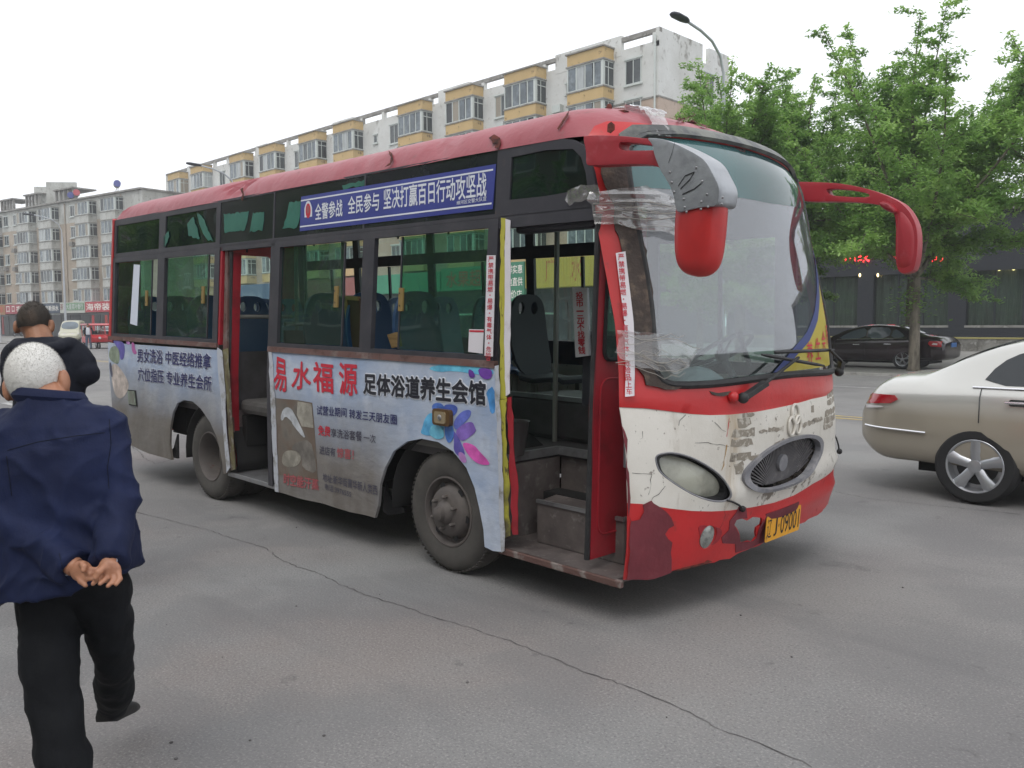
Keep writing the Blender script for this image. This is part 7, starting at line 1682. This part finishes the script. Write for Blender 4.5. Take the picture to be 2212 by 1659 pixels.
g.tube([P(120, 905, 2.6), P(222, 922, 2.61)], [.08, .07], 12); g.tube([P(120, 905, 2.6), P(14, 935, 2.61)], [.08, .07], 12)
jk = remesh(g.build('jacket', m_jblue, OM.e), .0075, 5, [(.25, .012), (.055, .010)])
def folds(o, fn):
    me = o.data; me.update(); co = [v.co.copy() for v in me.vertices]; no = [v.normal.copy() for v in me.vertices]
    for v, c_, n_ in zip(me.vertices, co, no): v.co = c_+n_*fn(c_)
    me.update()
eR, eL = P(266, 1090, 2.56), P(-30, 1088, 2.55); wR, wL = P(238, 1200, 2.45), P(150, 1205, 2.45)
def jf(c):
    w = mn.noise(c*3.1)*2.2; k = 0
    q = Vector((c.x*9+w*.6, c.y*4, c.z*2.2)); k += .008*(1-abs(mn.noise(q))*2.2)**3*(1 if c.z < 1.2 else .4)-.006
    q = Vector((c.x*5+c.z*7, c.y*4, c.z*5-c.x*6)); k += .009*max(0, 1-abs(mn.noise(q))*3)**2
    k += .004*math.sin(30*(c.x+.25*c.z)+w*1.6)*max(0, min(1, (1.22-c.z)/.25))
    k += .0050*math.sin(42*(c.z*.8-c.x*.55)+w*2)*max(0, mn.noise(c*2.3+Vector((3, 1, 0)))+.25)
    for e, am in ((eR, .005), (eL, .005), (wR, .004), (wL, .004)):
        d = (c-e).length; k += am*math.exp(-(d/.11)**2)*math.sin(75*(c.z+.3*c.x)+w*2)
    return k
folds(jk, jf)
bv = bvh(jk)
def onto(px, py, lift=.002):
    o_, d_ = ray(px, py); o_ = OM.inv@(Vector(o_)-OM.root); d_ = OM.inv@Vector(d_); h = bv.ray_cast(o_, d_)
    return (h[0]-d_*lift) if h[0] is not None else None
def seam(pts, r_=.0009, name='seam'):
    Q = []
    for i in range(len(pts)-1):
        for k in range(12): t = k/12; Q.append(onto(pts[i][0]*(1-t)+pts[i+1][0]*t, pts[i][1]*(1-t)+pts[i+1][1]*t, .0008))
    Q = [q for q in Q if q is not None]
    if len(Q) > 2: G().tube(Q, r_, 5).build(name, m_trous, jk, True)
seam([(16, 973), (80, 955), (160, 942), (232, 934)]); seam([(236, 905), (240, 960), (232, 1010), (236, 1060)]); seam([(14, 985), (20, 1030), (26, 1075)])
seam([(128, 1195), (138, 1240), (150, 1256)]); seam([(212, 1212), (238, 1205), (262, 1200)])
for px, py in ((246, 1211), (144, 1236)):
    q = onto(px, py, .003)
    if q is not None:
        d_ = (OM.inv@Vector(ray(px, py)[1])).normalized(); u1 = d_.cross(Vector((0, 0, 1))).normalized(); v1 = u1.cross(d_)
        c_ = [q+u1*.0085*math.cos(t)+v1*.0085*math.sin(t) for t in [2*PI*k/14 for k in range(15)]]; G().tube(c_, .0016, 5).build('snap_ring', mat('snap_metal', H('#b4b8c4'), .3, .6), jk, True)
        G().ball(q, .0045, 8, 6).build('snap_button', m_jblue, jk, True)
# collar folded down round the neck
rg = []
for z_, k in ((0, 1.0), (.022, 1.10), (.040, 1.0), (.044, .93), (.036, .88), (.0, .86)):
    row = []
    for t in [2*PI*j/28 for j in range(28)]:
        c_ = P(104, 866, 2.605); row.append(c_+Vector((.098*k*math.cos(t), .088*k*math.sin(t)+.012, -.010+z_+.012*math.sin(t)*0-.02*math.cos(t)*.4+.010*(-math.sin(t)))))
    rg.append(row)
rg = [[c_+(q-c_)*1.0 for q in r_] for r_ in rg]
fixn(G().loft(rg, True, False).build('collar', m_jblue, jk, True))
# trousers
g = G(); c_ = P(155, 1225, 2.62)
g.ball(c_, (.155, .125, .12), 24, 14)
def leg(pts, rr):
    g.tube(pts, rr, 20)
    for v, r_ in zip(pts, rr): g.ball(v, r_*.99, 16, 10)
leg([P(108, 1250, 2.62), P(104, 1370, 2.60), P(113, 1480, 2.575), P(134, 1620, 2.53), P(152, 1745, 2.50)], [.098, .086, .080, .074, .078])
leg([P(212, 1250, 2.62), P(236, 1350, 2.69), P(246, 1430, 2.76), P(247, 1490, 2.90), P(246, 1516, 3.0)], [.088, .072, .062, .060, .058])
folds(remesh(g.build('trousers', m_trous, OM.e), .009, 4, [(.12, .026), (.05, .010)]), lambda c: .006*math.sin(48*(c.z+.35*c.x)+3*mn.noise(c*4))*max(0, mn.noise(c*3+Vector((5, 0, 0)))+.35))
def shoe(a, b, name='shoe'):
    d_ = (b-a).normalized(); s_ = d_.cross(Vector((0, 0, 1))).normalized(); u_ = s_.cross(d_); rg = []
    for t, w_, h in ((-.06, .022, .03), (-.04, .036, .05), (.0, .040, .055), (.3, .042, .045), (.65, .050, .032), (.9, .042, .024), (1.0, .018, .012)):
        c_ = a+(b-a)*t; rg.append([c_+s_*w_*math.cos(q)+u_*(max(-.3, math.sin(q))*h) for q in [2*PI*k/14 for k in range(14)]])
    fixn(G().loft(rg).build(name, m_shoe, OM.e, True))
a = P(150, 1800, 2.46); a.z = .035; b = a+Vector((-.02, .25, 0)); shoe(a, b)
a = P(240, 1540, 3.02); shoe(a+Vector((0, -.03, 0)), a+Vector((-.02, .20, -.07)))
# ---- the younger man in front of him
YM = Fig('dark-haired young man in a dark hooded jacket standing beyond the old man', 105, 1000, 4.6)
P = YM; g = G(); hc = P(74, 697, 4.66); rot = Matrix.Rotation(R(-4), 3, 'Y')@Matrix.Rotation(R(-12), 3, 'X')@Matrix.Rotation(R(12), 3, 'Z')
T = head(g, hc, rot, 1.0); nk0, nk1 = P(90, 745, 4.6), P(80, 715, 4.63)
g.tube([nk0, nk1], [.070, .062], 14); g.tube([P(105, 1000, 4.6), P(103, 880, 4.6), P(98, 780, 4.6), nk0], [.13, .12, .12, .06], 16)
aR = [P(162, 770, 4.6), P(188, 806, 4.58), P(130, 838, 4.85)]; aL = [P(40, 770, 4.6), P(32, 838, 4.6), P(18, 848, 4.9)]
for l in (aR, aL): g.tube(l, [.05, .042, .03], 12); g.tube([P(98, 765, 4.6), l[0]], .055, 10)
for l in ([P(88, 1010, 4.6), P(86, 1160, 4.62), P(84, 1300, 4.6)], [P(125, 1010, 4.6), P(128, 1160, 4.62), P(132, 1302, 4.6)]): g.tube(l, [.075, .055, .04], 12)
def fing2(c0, dirx, n=4):
    g.add([c0+Vector(v) for v in G().ball((0, 0, 0), (.042, .045, .016)).V], G().ball((0, 0, 0), (.042, .045, .016)).F)
    for k in range(n): 
        b0 = c0+Vector((dirx*.028, -.028+.019*k, 0)); g.tube([b0, b0+Vector((dirx*.035, .004*k, .006)), b0+Vector((dirx*(.062-.004*abs(k-2)), .006*k, -.004))], [.009, .0085, .007], 8)
    g.tube([c0+Vector((dirx*.01, -.035, .005)), c0+Vector((dirx*.04, -.058, .016)), c0+Vector((dirx*.058, -.062, .02))], [.011, .010, .008], 8)
fing2(P(10, 846, 4.93), -1); fing2(P(116, 842, 4.9), -1)
bo = remesh(g.build('body', m_skin2, YM.e), .0065, 3); face(T, 1.0, bo); hair(T, 1.0, m_bhair, YM.e, cap=.66, n=2600, ln=.010, seed=4, shell=1.04)
g = G(); rg = []
for px, py, hw_, hd in ((90, 728, .09, .08), (96, 738, .15, .10), (102, 750, .20, .12), (105, 768, .22, .135), (107, 800, .21, .14), (107, 850, .185, .14), (107, 910, .18, .14), (106, 960, .19, .145)):
    c_ = P(px, py, 4.6); rg.append([c_+Vector((hw_*math.cos(t), hd*math.sin(t), 0)) for t in [2*PI*k/28 for k in range(28)]])
g.loft(rg)
for l in (aR, aL):
    q = [l[0], l[0].lerp(l[1], .5), l[1], l[1].lerp(l[2], .6)]; g.tube(q, [.085, .080, .070, .055], 16)
    for v, r_ in zip(q, [.085, .080, .068, .055]): g.ball(v, r_, 12, 8)
# hood lying on the back
c_ = P(95, 738, 4.56)
for t in np.linspace(-.1, PI+.1, 16): g.ball(c_+Vector((-.135*math.cos(t), -.095*math.sin(t), -.012-.03*math.sin(t))), (.045, .042, .034), 10, 8)
remesh(g.build('jacket', m_jdark, YM.e), .009, 7, [(.22, .012), (.05, .010)])
g = G(); g.ball(P(106, 990, 4.6), (.165, .13, .12), 20, 12)
for l in ([P(86, 1010, 4.6), P(86, 1160, 4.62), P(84, 1300, 4.6)], [P(127, 1010, 4.6), P(128, 1160, 4.62), P(132, 1302, 4.6)]):
    g.tube(l, [.095, .078, .072], 16)
    for v, r_ in zip(l, [.095, .078, .072]): g.ball(v, r_, 12, 8)
remesh(g.build('trousers', m_trous, YM.e), .014, 4, [(.12, .02)])
for px in (84, 132):
    a = P(px, 1318, 4.6); a.z = .04; rg = []
    for t, w_, h in ((-.06, .022, .03), (-.04, .036, .05), (.0, .040, .055), (.3, .042, .045), (.65, .050, .032), (.9, .042, .024), (1.0, .018, .012)):
        rg.append([a+Vector((w_*math.cos(q), .25*t-.03, max(-.5, math.sin(q))*h)) for q in [2*PI*k/14 for k in range(14)]])
    fixn(G().loft(rg).build('shoe', m_shoe, YM.e, True))
# ---- the man standing by the red tricycle
pm_ = wpl(192, 754, 2, 0.0)
FMn = empty('person', 'man in an open dark jacket and white shirt standing by the red tricycle', 'person', (pm_[0], pm_[1], 0), R(-112))
g = G(); hc = Vector((0, 0, 1.54)); T = head(g, hc, Matrix.Identity(3), 1.0); g.tube([(0, 0, 1.0), (0, 0, 1.35), (0, 0, 1.45)], [.12, .12, .055], 12)
for s_ in (-1, 1):
    g.tube([(s_*.17, 0, 1.34), (s_*.27, -.02, 1.10), (s_*.30 if s_ < 0 else .22, .12, .92)], [.05, .042, .03], 10); g.ball((s_*.30 if s_ < 0 else .22, .14, .88), (.035, .025, .05), 8, 6)
    for k in range(4): x_ = (s_*.30 if s_ < 0 else .22)+(k-1.5)*.018; g.tube([(x_, .145, .85), (x_, .15, .80)], [.009, .007], 6)
    g.tube([(s_*.09, 0, .90), (s_*.11, .01, .48), (s_*.13, 0, .06)], [.08, .06, .045], 10)
bo = remesh(g.build('body', m_skin2, FMn), .012, 2); face(T, 1.0, bo); hair(T, 1.0, m_bhair, FMn, n=50)
g = G(); g.tube([(0, .02, .93), (0, .02, 1.2), (0, .02, 1.40)], [.155, .155, .10], 16); remesh(g.build('shirt', mat('white_shirt', H('#c9ccd2'), .8), FMn), .02, 3)
g = G()
for s_ in (-1, 1): g.loft([[(s_*.18+.05*math.cos(t)*s_, -.02+.155*math.sin(t), z) for t in [2*PI*k/12 for k in range(12)]] for z in (.88, 1.15, 1.38)]); g.tube([(s_*.17, 0, 1.36), (s_*.27, -.02, 1.10), (s_*.29 if s_ < 0 else .22, .10, .95)], [.075, .065, .05], 12)
g.box((-.17, -.17, .88), (.17, -.08, 1.42)); remesh(g.build('jacket', m_jdark, FMn), .02, 3)
g = G(); g.ball((0, 0, .90), (.16, .12, .10))
for s_ in (-1, 1): g.tube([(s_*.09, 0, .90), (s_*.11, .01, .48), (s_*.13, 0, .06)], [.095, .075, .07], 12)
remesh(g.build('trousers', mat('grey_blue_trousers', H('#4c5a6c'), .8), FMn), .02, 3)
for s_ in (-1, 1): G().box((s_*.13-.045, -.06, 0), (s_*.13+.045, .18, .08)).build('shoe', m_shoe, FMn, bevel=.02)
